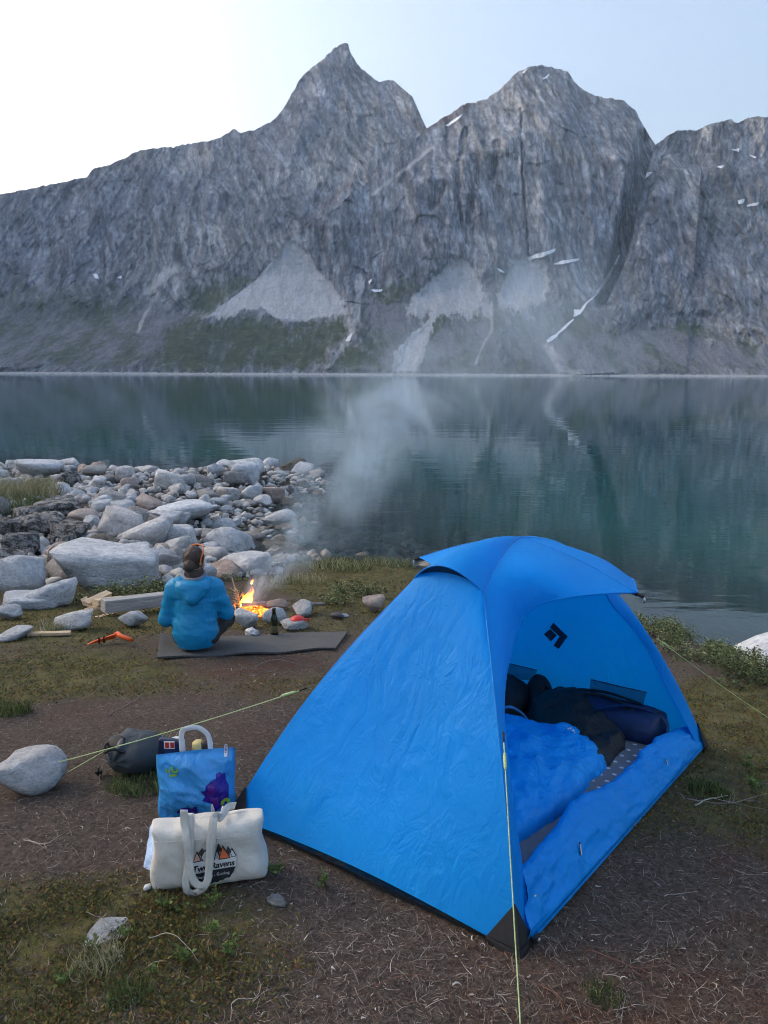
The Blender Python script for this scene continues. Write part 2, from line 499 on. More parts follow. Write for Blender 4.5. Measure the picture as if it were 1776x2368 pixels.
TALUS = [  # pale scree fans: outline in the plane of the face
    [(668, 560), (700, 580), (745, 640), (790, 690), (800, 725), (740, 735), (700, 742), (640, 738), (600, 722), (560, 722), (470, 738), (520, 690), (590, 640), (640, 590)],
    [(1052, 602), (1085, 598), (1120, 650), (1150, 715), (1158, 770), (1110, 780), (1060, 770), (1010, 790), (940, 795), (900, 765), (945, 700), (1000, 645)],
    [(1195, 602), (1235, 590), (1285, 605), (1288, 670), (1270, 740), (1225, 775), (1175, 765), (1152, 735), (1165, 670)],
    [(925, 800), (985, 740), (1010, 730), (990, 790), (970, 862), (915, 862)],
]
VEG = [
    ([(-200, 650), (150, 650), (240, 640), (300, 700), (330, 760), (380, 800), (420, 866), (-200, 866)], .5),
    ([(120, 655), (260, 650), (280, 690), (240, 760), (160, 730)], .55),
    ([(410, 660), (560, 630), (600, 650), (520, 690), (470, 735), (400, 720)], .8),
    ([(330, 866), (360, 770), (420, 725), (500, 735), (590, 722), (660, 745), (740, 735), (800, 728), (812, 770), (760, 830), (700, 866)], .85),
    ([(740, 866), (790, 800), (850, 790), (900, 840), (910, 866)], .85),
    ([(835, 690), (870, 660), (960, 640), (985, 660), (930, 700), (850, 705)], .8),
    ([(960, 760), (1000, 715), (1040, 705), (1045, 740), (1010, 790), (965, 790)], 1),
    ([(1000, 866), (1060, 810), (1120, 760), (1135, 780), (1110, 866)], .85),
    ([(1150, 866), (1180, 830), (1260, 810), (1310, 866)], .6),
    ([(1135, 740), (1180, 690), (1215, 700), (1160, 745)], .7),
    ([(1270, 770), (1300, 720), (1330, 690), (1340, 700), (1310, 760), (1285, 790)], .6),
    ([(1530, 740), (1600, 745), (1660, 735), (1720, 770), (1800, 780), (1800, 830), (1720, 800), (1640, 775), (1545, 770)], .9),
    ([(1400, 866), (1460, 830), (1600, 826), (1900, 840), (1900, 866)], .55),
    ([(870, 866), (880, 770), (835, 700), (900, 730), (940, 790), (930, 866)], .25),
]
SCREE = [  # dark scree below the cliffs
    [(-200, 690), (150, 690), (300, 690), (420, 730), (400, 800), (300, 840), (-200, 840)],
    [(835, 690), (1160, 640), (1180, 866), (840, 866)],
    [(1180, 700), (1330, 700), (1420, 740), (1560, 760), (1776, 800), (1900, 866), (1180, 866)],
]
DARK = [  # black water stains on the big wall
    ([(1075, 300), (1062, 380), (1060, 450), (1072, 520), (1082, 560)], 9, 5),
    ([(1098, 370), (1100, 430), (1092, 470), (1088, 520)], 20, 9),
    ([(1020, 430), (1000, 480)], 22, 14), ([(1150, 330), (1140, 420)], 14, 10),
    ([(1205, 250), (1208, 330), (1214, 400), (1222, 470), (1230, 540), (1236, 590)], 3.5, 3.5),
]
PALE = [([(830, 640), (826, 700), (822, 740), (800, 790), (770, 830), (745, 862)], 12, 5),
        ([(1150, 700), (1150, 760), (1130, 800), (1112, 840)], 7, 4), ([(1290, 800), (1310, 830), (1340, 862)], 14, 22),
        ([(860, 450), (1000, 340)], 6, 6), ([(345, 680), (320, 720), (295, 770)], 7, 5), ([(390, 620), (330, 670), (300, 700)], 16, 6)]
RUST = [([(985, 300), (1040, 265), (1090, 240)], 14, 8), ([(800, 425), (760, 460), (690, 530)], 9, 7), ([(880, 390), (840, 420)], 5, 5)]

def worley(x, y, seed):
    "nearest feature point: its offset from here and a random number for its cell"
    x0, y0 = np.floor(x), np.floor(y); best = np.full(x.shape, 9.0); rid = np.zeros(x.shape); ox = np.zeros(x.shape); oy = np.zeros(x.shape)
    for dx in (-1, 0, 1):
        for dy in (-1, 0, 1):
            cx, cy_ = x0 + dx, y0 + dy
            fx = cx + _hash(cx, cy_, cx * 0, seed) - x; fy = cy_ + _hash(cx, cy_, cx * 0, seed + 1) - y
            d = fx * fx + fy * fy; m = d < best
            best = np.where(m, d, best); ox = np.where(m, fx, ox); oy = np.where(m, fy, oy)
            rid = np.where(m, _hash(cx, cy_, cx * 0, seed + 2), rid)
    return ox, oy, rid

def facets(u, z, seed):
    ox, oy, r = worley(u, z, seed); r2 = np.modf(r * 91.7)[0]; r3 = np.modf(r * 533.1)[0]
    return (r - .5) * 1.0 + ox * (r2 - .5) * 2.2 + oy * (r3 - .35) * 1.6

def rock_tone(x, y, z, seed, lean):
    "streaks, slabs and cracks of the bare rock, as a brightness"
    def g(v, a, lo, b, hi): return lo + (hi - lo) * np.clip((v - a) / (b - a), 0, 1)
    wx = x + 14 * fbm(x / 45, z / 60, y / 200, 3, seed + 201); wz = z + 14 * fbm(x / 50, z / 45, y / 200, 3, seed + 202)
    u = wx + wz * lean; t = np.ones(x.shape)
    t = t * g(fbm(u / 60, wz / 130, y / 300, 4, seed + 210), -.3, .84, .3, 1.10)
    t = t * g(fbm(u / 8, wz / 75, y / 200, 5, seed + 211), -.30, .74, .30, 1.14)          # flutes and streaks
    t = t * g(fbm(u / 3.4, wz / 17, y / 100, 4, seed + 212), -.30, .66, .30, 1.20)
    t = t * g(fbm((x - z * .8) / 22, (z + x * .3) / 6, y / 200, 4, seed + 213), -.32, .84, .3, 1.08)   # dipping beds
    _, _, r = worley(u / 11, wz / 34, seed + 220); t = t * (.88 + .22 * r)
    _, _, r = worley(u / 4.5, wz / 9, seed + 230); t = t * (.86 + .28 * r)
    c = np.abs(fbm(u / 22, wz / 130, y / 300, 5, seed + 240)); t = t * (1 - .3 * sstep(.03, .004, c))           # long vertical cracks
    c = np.abs(fbm((x - z * .6) / 40, (z + x * .5) / 30, y / 300, 5, seed + 250)); t = t * (1 - .2 * sstep(.02, .004, c))   # slanting joints
    st = np.clip(fbm(u / 6, wz / 160, y / 400, 4, seed + 270) * 2.2 - .25, 0, 1) * np.clip(fbm(u / 60, wz / 60, y / 400, 3, seed + 271) * 2 + .2, 0, 1)
    t = t * (1 - .55 * st)                                                                   # bands of dark water streaks
    return t

def mountain(name, sil, Yb, Yr, emax_px, ncol, nrow, seed, x0, x1, prof, amp, lean):
    """one massif: columns fan out over the far shore, rows climb from the shore to the ridge and down behind.
    prof lists (fraction of the ridge height, fraction of the way back)"""
    sil = np.array(sil, float)
    gx = np.linspace(x0, x1, 4000); dens = np.where((gx > -60) & (gx < 1840), 1.0, .12); cum = np.cumsum(dens); pxs = np.interp(np.linspace(cum[0], cum[-1], ncol), cum, gx)
    sy = np.interp(pxs, sil[:, 0], sil[:, 1])
    sy = sy + 3.0 * fbm(pxs / 14, pxs * 0 + seed, oct=4, seed=seed, ridged=True) * sstep(860, 820, sy) + 1.6 * fbm(pxs / 4., pxs * 0, oct=2, seed=seed + 5) * sstep(860, 820, sy)
    er = np.array([el_tan(a, b) for a, b in zip(pxs, sy)])
    az = np.array([px_az(a, b) for a, b in zip(pxs, sy)])
    e0 = (WATER_Z - CAM_Z) / Yb
    er = np.maximum(er, e0 + .0005)
    emax = el_tan(888, emax_px)
    w = np.concatenate([np.linspace(0, 1, nrow), np.linspace(1, 0, 14)[1:]])
    back = np.concatenate([np.zeros(nrow), np.linspace(0, 1, 14)[1:]])
    pw = np.array(prof)
    W, AZ = np.meshgrid(w, az, indexing='xy')        # rows = columns of the fan
    ER = er[:, None]; BK = back[None, :]
    E = e0 + (ER - e0) * W
    depth_scale = np.clip((ER - e0) / (emax - e0), .03, 1) ** .8
    Yw = depth_scale * np.interp(W, pw[:, 0], pw[:, 1])
    if name == 'mountain_dome':                      # its left flank is a plain slope towards the fjord
        k = sstep(820, 1040, pxs)[:, None]; Yw = Yw * k + (1 - k) * np.interp(np.clip((E - e0) / (emax - e0), 0, 1), pw[:, 0], pw[:, 1])
    Y = Yb + (Yr - Yb) * Yw + BK * 900
    PX = np.broadcast_to(pxs[:, None], E.shape)
    dn = np.sqrt(1.0)
    t = E                                             # pixel row of the elevation tangent
    PYr = 1184 - F * (E * CY + SY_) / (CY - E * SY_)
    X = AZ * Y; Z = CAM_Z + E * Y
    # relief: buttresses, gullies and ledges, pushed along the depth
    tal = np.zeros(E.shape); veg = np.zeros(E.shape)
    wob = 12 * fbm(PX / 30, PYr / 30, oct=3, seed=seed + 40) + 9 * fbm(PX / 8, PYr / 10, oct=3, seed=seed + 41)
    for q, P in enumerate(TALUS): tal = np.maximum(tal, soft_poly(PX + wob * .7, PYr + wob * .6, P, 20) * (1 if q in (0, 3) else sstep(810, 640, PYr) * (1 if q == 1 else .85)))
    for P, k in VEG: veg = np.maximum(veg, k * soft_poly(PX + wob * 1.5, PYr + wob, P, 30))
    scr = np.zeros(E.shape)
    for P in SCREE: scr = np.maximum(scr, soft_poly(PX + wob * 2, PYr + wob * 1.5, P, 38))
    dark = np.zeros(E.shape); pale = np.zeros(E.shape); rust = np.zeros(E.shape)
    wb = 5 * fbm(PX / 9, PYr / 22, oct=3, seed=seed + 44)
    for P, a, b in DARK: dark = np.maximum(dark, soft_line(PX + wb, PYr, P, a, b))
    for P, a, b in PALE: pale = np.maximum(pale, soft_line(PX + wb, PYr, P, a, b))
    for P, a, b in RUST: rust = np.maximum(rust, soft_line(PX + wb * 2, PYr + wb, P, a, b))
    soft = np.clip(np.maximum(np.maximum(tal, scr * .75), veg * .7), 0, 1)
    U = X + .55 * Z * fbm(X / 260, Z / 260, oct=2, seed=seed + 3) * .35
    sl = X + Z * .35
    n1 = fbm(U / 95, Z / 210, Y / 400, oct=4, seed=seed, ridged=True)
    n2 = fbm(U / 26, Z / 95, Y / 300, oct=5, seed=seed + 9, ridged=True)
    n3 = fbm(sl / 14, Z / 16, Y / 90, oct=4, seed=seed + 15)
    n4 = fbm((X - Z * .7) / 70, (Z + X * .25) / 22, oct=4, seed=seed + 25, ridged=True)
    wx = U + 22 * fbm(X / 40, Z / 60, oct=3, seed=seed + 61); wz = Z + 16 * fbm(X / 50, Z / 40, oct=3, seed=seed + 62)
    f1 = facets((wx + wz * lean) / 75, wz / 130, seed + 70); f2 = facets((wx + wz * lean) / 24, wz / 52, seed + 80); f3 = facets((wx - wz * lean) / 9, wz / 17, seed + 90)
    disp = amp * (40 * n1 + 11 * n2 + 2.5 * n3 + 1.5 * n4 + 3.5 * f1 + 2.5 * f2 + 1.8 * f3) * (1 - .9 * soft) + soft * 2.2 * fbm(X / 9, Z / 5, oct=3, seed=seed + 31)
    edge = sstep(0, .05, W) * (1 - BK)
    disp = disp * edge * np.clip((ER - e0) / .05, 0, 1)
    gul = soft_line(PX + wb, PYr, [(1512, 325), (1496, 392), (1478, 460), (1464, 530), (1450, 600), (1436, 650), (1415, 690)], 46, 20) if name == 'mountain_dome' else 0
    dark = np.maximum(dark, gul)  # dark rock colour also paints shade into the gully
    Yd = Y - disp + 8 * dark * edge + 75 * gul * edge
    X = AZ * Yd; Z = CAM_Z + E * Yd
    Z = np.where(BK > 0, Z, Z)
    ez = np.where(BK > 0, 0, 1)
    V = np.stack([X, Yd, np.where(BK > 0, WATER_Z + (CAM_Z + ER * Y - WATER_Z) * (1 - BK) , Z)], -1).reshape(-1, 3)
    o = mobj(name, V, grid_faces(ncol, len(w)), None)
    attr_col(o.data, 'cover', np.stack([tal, veg, scr], -1).reshape(-1, 3))
    attr_col(o.data, 'stain_shade', np.stack([dark, pale, rust], -1).reshape(-1, 3))
    tone = rock_tone(X, Yd, Z, seed, lean)
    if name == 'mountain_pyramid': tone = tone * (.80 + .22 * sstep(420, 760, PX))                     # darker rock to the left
    if name == 'mountain_dome': tone = tone * (.94 + .26 * np.exp(-(((PX - 1250) / 120) ** 2 + ((PYr - 390) / 150) ** 2)))   # the pale big wall
    if name == 'mountain_right': tone = tone * .86
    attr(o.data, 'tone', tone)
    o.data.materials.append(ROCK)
    tag(o, kind='structure')
    grids.append((o, PX[:, :nrow], PYr[:, :nrow], V.reshape(ncol, len(w), 3)[:, :nrow]))
    return o
grids = []

def rock_wall_mat():
    m = NT('mountain_rock')
    iso = m.coord('Object')
    v = m.coord('Object', (1, .35, .30))
    f = m.noise(v, .20, 6, .8, .5); big = m.noise(iso, .005, 3, .6)
    c = m.ramp(big, [(.38, (.245, .265, .31)), (.52, (.31, .325, .36)), (.66, (.39, .39, .395))])
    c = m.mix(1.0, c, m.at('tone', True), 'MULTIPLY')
    c = m.mix(1.0, c, m.ramp(f, [(.34, (.46,) * 3), (.62, (1.32,) * 3)]), 'MULTIPLY')
    sc = m.n('SeparateColor'); m.l(m.at('cover', True), sc.inputs[0])
    ss = m.n('SeparateColor'); m.l(m.at('stain_shade', True), ss.inputs[0])
    grit = m.noise(iso, .35, 4, .85); fl = m.noise(m.coord('Object', (1, .25, .06)), .10, 5, .75)
    scree = m.mix(m.ramp(fl, [(.35, (0,) * 3), (.65, (1,) * 3)]), m.ramp(grit, [(.35, (.085, .09, .11)), (.7, (.20, .205, .235))]), m.ramp(grit, [(.35, (.16, .165, .185)), (.7, (.31, .315, .335))]))
    talus = m.mix(m.ramp(fl, [(.42, (0,) * 3), (.56, (1,) * 3)]), m.ramp(grit, [(.3, (.38, .39, .41)), (.7, (.64, .645, .66))]), m.ramp(grit, [(.3, (.28, .29, .31)), (.7, (.52, .525, .54))]))
    green = m.ramp(m.noise(iso, .07, 6, .8), [(.3, (.025, .038, .024)), (.48, (.055, .075, .04)), (.6, (.09, .105, .06)), (.72, (.19, .19, .19))])
    rag = m.noise(m.coord('Object', (1, .4, .5)), .03, 7, .82)
    sm = m.ramp(m.math('ADD', sc.outputs[2], m.math('MULTIPLY', m.math('SUBTRACT', rag, .5), 1.6)), [(.3, (0,) * 3), (.75, (1,) * 3)])
    c = m.mix(sm, c, scree)
    heath = m.noise(m.coord('Object', (1, .3, .35)), .022, 7, .75, .5)
    c = m.mix(m.math('MULTIPLY', sm, m.ramp(heath, [(.50, (0,) * 3), (.60, (.8,) * 3)])), c, green)
    gm = m.ramp(m.math('ADD', sc.outputs[1], m.math('MULTIPLY', m.math('SUBTRACT', rag, .55), 2.2)), [(.28, (0,) * 3), (.72, (.94,) * 3)])
    c = m.mix(gm, c, green)
    tm = m.ramp(m.math('ADD', sc.outputs[0], m.math('ADD', m.math('MULTIPLY', m.math('SUBTRACT', rag, .5), 1.5), m.math('MULTIPLY', m.math('SUBTRACT', fl, .5), 1.1))), [(.38, (0,) * 3), (.60, (1,) * 3)])
    c = m.mix(tm, c, talus)
    streak = m.noise(m.coord('Object', (1, .3, .05)), .12, 5, .75)
    dm = m.ramp(m.math('MULTIPLY', ss.outputs[0], m.mapr(streak, .40, .60)), [(.1, (0,) * 3), (.8, (.8,) * 3)])
    c = m.mix(dm, c, (.05, .052, .062))
    c = m.mix(m.math('MULTIPLY', ss.outputs[1], m.mapr(rag, .35, .65)), c, (.55, .54, .53))
    c = m.mix(m.math('MULTIPLY', m.math('MULTIPLY', ss.outputs[2], m.mapr(rag, .35, .6)), .6), c, (.15, .075, .05))
    m.color(c).p(rough=1.0, spec=.1)
    m.bump(f, .7, 4)
    return m.m
ROCK = rock_wall_mat()

SIL_PEAK = [(-2200, 420), (-1500, 400), (-900, 420), (-500, 460), (-250, 475), (-100, 462), (0, 452), (60, 440), (120, 428), (200, 410), (215, 394), (270, 375), (330, 346), (400, 340), (470, 328), (510, 318), (540, 298), (552, 308), (590, 300),
            (632, 278), (660, 240), (690, 185), (700, 172), (740, 140), (770, 112), (792, 99), (802, 98), (806, 118), (826, 150), (850, 172), (870, 188), (905, 186), (930, 205), (950, 222), (965, 255), (985, 296), (1010, 330), (1100, 420), (1300, 500), (1500, 560)]
SIL_DOME = [(430, 866), (455, 752), (520, 702), (600, 640), (640, 590), (668, 556), (700, 530), (770, 480), (860, 410), (930, 345), (985, 296), (1010, 278), (1045, 258), (1070, 240), (1100, 234), (1125, 226), (1160, 198), (1195, 165), (1225, 152), (1252, 148), (1270, 152),
            (1312, 164), (1325, 185), (1345, 205), (1380, 219), (1440, 230), (1465, 250), (1480, 275), (1500, 312), (1515, 335), (1560, 360), (1700, 420), (1900, 470)]
SIL_RIGHT = [(1285, 866), (1330, 800), (1400, 700), (1440, 620), (1462, 540), (1475, 470), (1492, 400), (1515, 330), (1540, 312), (1560, 299), (1612, 296), (1650, 280), (1690, 272), (1703, 282), (1730, 267), (1752, 263), (1776, 268), (1850, 250), (2000, 290), (2300, 340), (3000, 450), (3600, 560)]
P_PEAK = [(0, 0), (.30, .42), (.36, .47), (.62, .66), (.85, .86), (1, 1)]
P_DOME = [(0, 0), (.27, .36), (.34, .43), (.5, .52), (.8, .70), (.9, .84), (1, 1)]
P_RIGHT = [(0, 0), (.25, .34), (.32, .38), (.55, .58), (.8, .82), (1, 1)]
mountain('mountain_pyramid', SIL_PEAK, 905, 1750, 99, 700, 250, 5, -2200, 1300, P_PEAK, 1.0, .45)
mountain('mountain_dome', SIL_DOME, 900, 1420, 148, 560, 290, 21, 430, 1620, P_DOME, .8, .12)
mountain('mountain_right', SIL_RIGHT, 896, 1380, 263, 460, 230, 33, 1285, 3600, P_RIGHT, 1.0, -.5)

def sun_blocking_ridge():
    "an added ridge on the left, out of view, shaped to block the sun"
    t = np.linspace(0, 1, 90); n = 40; Gs = []
    for k in t:
        y = -900 + 3400 * k; rx = -1230 - 560 * sstep(.5, 1, k) + 60 * math.sin(k * 9); h = (540 + 560 * sstep(.45, .8, k)) * min(1, 5 * k + .3)
        row = []
        for j in range(n):
            f = j / (n - 1); a = f * 2 - 1
            row.append((rx + a * 480, y, WATER_Z - 4 + h * (1 - abs(a) ** 1.25)))
        Gs.append(row)
    G = np.array(Gs); x, y, z = G[..., 0], G[..., 1], G[..., 2]
    G[..., 2] += (60 * fbm(x / 220, y / 220, oct=4, seed=91, ridged=True) + 18 * fbm(x / 50, y / 50, oct=3, seed=92)) * np.clip(z / 200, 0, 1)
    o = mobj('sun_blocker', G.reshape(-1, 3), grid_faces(len(t), n), ROCK)  # added out of view only to block the sun
    attr_col(o.data, 'cover', np.zeros((len(o.data.vertices), 3))); attr_col(o.data, 'stain_shade', np.zeros((len(o.data.vertices), 3))); attr(o.data, 'tone', np.ones(len(o.data.vertices)))
    tag(o, kind='structure')
sun_blocking_ridge()

def on_mountain(px, py, which):
    o, PX, PY, V = grids[which]
    i = np.clip(np.searchsorted(PX[:, 0], px) - 1, 0, len(PX) - 2)
    fi = (px - PX[i, 0]) / (PX[i + 1, 0] - PX[i, 0])
    def col(k):
        row = PY[k][::-1]; return np.stack([np.interp(py, row, V[k, ::-1, q]) for q in range(3)], -1)
    return col(i) * (1 - fi) + col(i + 1) * fi

SNOW_MAT = plain('old_snow', (.78, .8, .84), .8, .08, .2, .2, .3)
def snow(outline, which):
    "a sheet of old snow lying on the face, cut to a ragged outline"
    P = np.array(outline, float); lo, hi = P.min(0) - 1, P.max(0) + 1; st = 1.1
    xs = np.arange(lo[0], hi[0] + st, st); ys = np.arange(lo[1], hi[1] + st, st)
    X, Y = np.meshgrid(xs, ys, indexing='ij')
    ins = inpoly(X + 1.2 * fbm(X / 3, Y / 3, oct=2, seed=5), Y + 1.0 * fbm(X / 3 + 9, Y / 3, oct=2, seed=6), [tuple(p) for p in P])
    V = np.zeros((*X.shape, 3))
    for a in range(len(xs)): V[a] = on_mountain(xs[a], ys, which)
    V[..., 1] -= 2.5; V[..., 2] += .6
    Fs = [f for f in grid_faces(len(xs), len(ys)) if ins.reshape(-1)[f].sum() >= 2]
    if not len(Fs): return
    Fs = np.array(Fs); used, inv = np.unique(Fs, return_inverse=True)
    return mobj('snow_patch', V.reshape(-1, 3)[used], inv.reshape(Fs.shape), SNOW_MAT, grids[which][0])
for q, k in [([(1232, 598), (1250, 588), (1275, 583), (1298, 574), (1296, 582), (1270, 594), (1248, 598), (1236, 603)], 1),
             ([(1295, 611), (1315, 603), (1355, 597), (1352, 602), (1320, 610)], 1), ([(1157, 620), (1168, 624), (1178, 632), (1165, 628)], 1),
             ([(1465, 404), (1485, 398), (1508, 397), (1500, 405), (1478, 417), (1467, 416)], 2), ([(1498, 338), (1512, 332), (1508, 342)], 2),
             ([(1403, 668), (1420, 640), (1437, 612), (1430, 640), (1412, 668)], 1), ([(1376, 698), (1395, 684), (1392, 690), (1372, 706)], 1),
             ([(1348, 716), (1370, 716), (1362, 726), (1347, 732)], 1), ([(1284, 788), (1300, 776), (1316, 770), (1306, 782), (1290, 792)], 1), ([(1306, 774), (1330, 750), (1350, 734), (1346, 742), (1322, 766)], 1), ([(1364, 714), (1372, 702), (1378, 698), (1370, 716)], 1), ([(1392, 686), (1404, 666), (1410, 664), (1400, 684)], 1), ([(1436, 612), (1446, 590), (1450, 588), (1442, 612)], 1),
             ([(1556, 410), (1574, 408), (1572, 415), (1558, 416)], 2), ([(1580, 420), (1605, 418), (1598, 428), (1588, 430)], 2), ([(1692, 345), (1712, 342), (1710, 349)], 2),
             ([(1718, 462), (1735, 458), (1732, 468), (1720, 470)], 2), ([(1740, 472), (1768, 466), (1766, 472), (1742, 476)], 2), ([(1662, 384), (1680, 381), (1676, 388)], 2), ([(1735, 356), (1755, 362), (1750, 364)], 2),
             ([(1028, 292), (1050, 276), (1068, 264), (1060, 275), (1035, 294)], 1), ([(1140, 215), (1156, 205), (1148, 214)], 1), ([(1202, 170), (1216, 160), (1210, 170)], 1), ([(1250, 184), (1270, 170), (1262, 182)], 1),
             ([(200, 638), (208, 636), (214, 648), (206, 648)], 0), ([(254, 646), (268, 640), (264, 648)], 0), ([(850, 652), (860, 646), (853, 660)], 1), ([(855, 671), (884, 671), (880, 676), (862, 676)], 1),
             ([(606, 616), (616, 608), (612, 618)], 1), ([(640, 575), (658, 562), (650, 576)], 1), ([(795, 790), (812, 770), (806, 790)], 1)]:
    snow(q, k)

# the thin pale tide line of the far shore: stones heaped along the water's edge
def far_beach():
    px = np.linspace(-600, 2400, 900); V = []; Fs = []
    for i, p in enumerate(px):
        a = px_az(p, 866); wv = .9 + .8 * random.random(); h = .9 + 1.3 * random.random()
        for (dy, z) in ((-6 * wv, -.3), (-3, .5 + .5 * h), (2, h), (9, h * .8 + 1)):
            Y = 893 + dy; V.append((a * Y, Y, WATER_Z + z))
    o = mobj('far_beach', V, grid_faces(len(px), 4), plain('beach_stone', (.34, .34, .34), .9, .4, .4, .3, .5))
    return tag(o, kind='structure')
far_beach()

# ---------------------------------------------------------------- the tent
def fabric(name, c, trans=.35, rough=.5, crease=1.0, spec=.35, tcol=None, scale=1.0):
    "thin cloth that lets light through, with creases"
    m = NT(name); v = m.coord('Object')
    a = m.noise(m.coord('Object', (1, 1, .22), (R(8), R(16), R(20))), 7 * scale, 4, .5, 1.3)
    b = m.noise(m.coord('Object', (1.0, .8, .28), (R(-14), R(24), R(60))), 17 * scale, 3, .55, 1.8)
    ra = m.math('ABSOLUTE', m.math('SUBTRACT', a, .5)); rb = m.math('ABSOLUTE', m.math('SUBTRACT', b, .5))
    h = m.math('ADD', m.math('MULTIPLY', ra, 1.0), m.math('MULTIPLY', rb, .45))
    big = m.noise(v, 2.5, 3)
    hi = tuple(min(1, x * 1.08) for x in c); lo = tuple(x * .9 for x in c)
    m.color(m.ramp(big, [(.3, lo), (.7, hi)])).p(rough=rough, spec=spec)
    msk = m.mapr(m.noise(v, 2.2, 3), .35, .62, .15, 1.0)
    bn = m.bump(m.math('MULTIPLY', h, msk), .5 * crease, .022)
    tr = m.n('BsdfTranslucent'); tr.inputs['Color'].default_value = (*(tcol or c), 1); m.l(bn, tr.inputs['Normal'])
    mx = m.n('MixShader'); mx.inputs[0].default_value = trans
    m.l(m.b.outputs[0], mx.inputs[1]); m.l(tr.outputs[0], mx.inputs[2]); m.l(mx.outputs[0], m.out.inputs[0])
    return m.m
TENT_BLUE = fabric('tent_blue_nylon', (.003, .35, .94), .38, .5, 1.35, .22, (.003, .37, .96))
FLAP_BLUE = fabric('door_flap_nylon', (.003, .33, .93), .25, .5, 2.4, .22, (.003, .36, .95))
DARK_NYLON = fabric('dark_floor_nylon', (.03, .036, .042), .05, .5, 1.5)
BLACK_WEB = plain('black_webbing', (.012, .012, .014), .6, .3, 60, .3, .002)
POLE_MAT = plain('pole_navy', (.012, .022, .05), .35, .2, 30, 0)
METAL = plain('grey_metal', (.55, .56, .58), .35, .2, 40, .1, .001, metal=.8)
ROPE = plain('rope_lime', (.50, .62, .28), .7, .3, 200, .4, .002)

TM = np.array([.547, 3.215, -.101]); _yaw = .937
_e1 = np.array([math.cos(_yaw), math.sin(_yaw), -.105]); _e1 /= np.linalg.norm(_e1)
_e2 = np.array([math.sin(_yaw), -math.cos(_yaw), .009]); _e2 -= _e1 * (_e1 @ _e2); _e2 /= np.linalg.norm(_e2)
TB = np.array([_e1, -_e2, np.cross(_e1, -_e2)])         # rows: tent x (long), y (towards its back), z
tent = empty('tent'); tent.matrix_world = Matrix(((*TB[:, 0], TM[0]), (*TB[:, 1], TM[1]), (*TB[:, 2], TM[2]), (0, 0, 0, 1)))
tag(tent, 'bright blue dome tent pitched on the heath, its front door open', 'tent')
LX, LY, KX, KY, KZ, RY, RZ, PZ = 1.088, .612, .603, .155, .946, .526, .935, 1.098
def tw(P): return TM + np.asarray(P, float) @ TB        # tent to world
def t_on(px, py, k0, k1, axis=1):
    "tent coordinates of a sight line on the plane  axis = k0 + k1 * z"
    o = TB @ (np.array([0, 0, CAM_Z]) - TM); d = TB @ ray(px, py)
    t = (k0 + k1 * o[2] - o[axis]) / (d[axis] - k1 * d[2]); return o + t * d
def t_floor(px, py, h):
    o = TB @ (np.array([0, 0, CAM_Z]) - TM); d = TB @ ray(px, py); return o + (h - o[2]) / d[2] * d

def knee(sx, sy): return np.array([-KX, sy * KY, KZ]) if sx < 0 else np.array([.55, sy * .165, .915])
def leg(sx, sy, n=40):
    "a pole leg from corner to knee, bowed out a little"
    t = np.linspace(0, 1, n)[:, None]
    A = np.array([sx * LX, sy * LY, .0]); K = knee(sx, sy)
    b = np.sin(t * math.pi)
    return A * (1 - t) + K * t + b * np.array([sx * .035, sy * .02, .03])
def crown(sx, sy, n=24):
    "the same pole from knee to the crossing at the top"
    K = knee(sx, sy); P = np.array([0, 0, PZ])
    t = np.linspace(0, 1, n)[:, None]
    return K * (1 - t) + P * t + np.sin(t * math.pi) * np.array([0, 0, .044])
def brow(sy, n=24):
    t = np.linspace(0, 1, n)[:, None]
    return np.array([0, sy * RY, RZ]) * t + np.array([0, 0, PZ]) * (1 - t) + np.sin(t * math.pi) ** 1.2 * np.array([0, 0, .018])
def resample(P, n):
    P = np.asarray(P, float); s = np.concatenate([[0], np.cumsum(np.linalg.norm(np.diff(P, axis=0), axis=1))]); s /= s[-1] or 1
    u = np.linspace(0, 1, n); return np.stack([np.interp(u, s, P[:, k]) for k in range(3)], -1)
def coons(c0, c1, d0, d1, nu, nv):
    "c0, c1 run along u; d0, d1 run along v from c0 to c1"
    c0, c1, d0, d1 = resample(c0, nu), resample(c1, nu), resample(d0, nv), resample(d1, nv)
    u = np.linspace(0, 1, nu)[:, None, None]; v = np.linspace(0, 1, nv)[None, :, None]
    L = c0[:, None] * (1 - v) + c1[:, None] * v + d0[None] * (1 - u) + d1[None] * u
    Bq = c0[0] * (1 - u) * (1 - v) + c0[-1] * u * (1 - v) + c1[0] * (1 - u) * v + c1[-1] * u * v
    return L - Bq
def normals(G):
    a = np.gradient(G, axis=0); b = np.gradient(G, axis=1); n = np.cross(a, b); return n / (np.linalg.norm(n, axis=2)[..., None] + 1e-12)
def panel(name, G, mat, sag=0.0, wr=.003, seed=1, parent=None, edge_lock=True):
    nu, nv = G.shape[:2]; N = normals(G)
    out = np.sign((N * (G - np.array([0, 0, .45]))).sum(2).mean()) or 1
    N = N * out
    u = np.linspace(0, 1, nu)[:, None]; v = np.linspace(0, 1, nv)[None]
    k = np.sin(u * math.pi) * np.sin(v * math.pi)
    lock = np.minimum(1, 6 * np.minimum(np.minimum(u, 1 - u), np.minimum(v, 1 - v))) if edge_lock else 1
    d = -sag * k + lock * wr * (fbm(G[..., 0] * 5, G[..., 1] * 5, G[..., 2] * 3, 4, seed, ridged=True) + .6 * fbm(G[..., 0] * 17, G[..., 1] * 17, G[..., 2] * 9, 3, seed + 4, ridged=True))
    Q = G + N * d[..., None]
    o = mobj(name, Q.reshape(-1, 3), grid_faces(nu, nv), mat, parent or tent)
    return o, Q
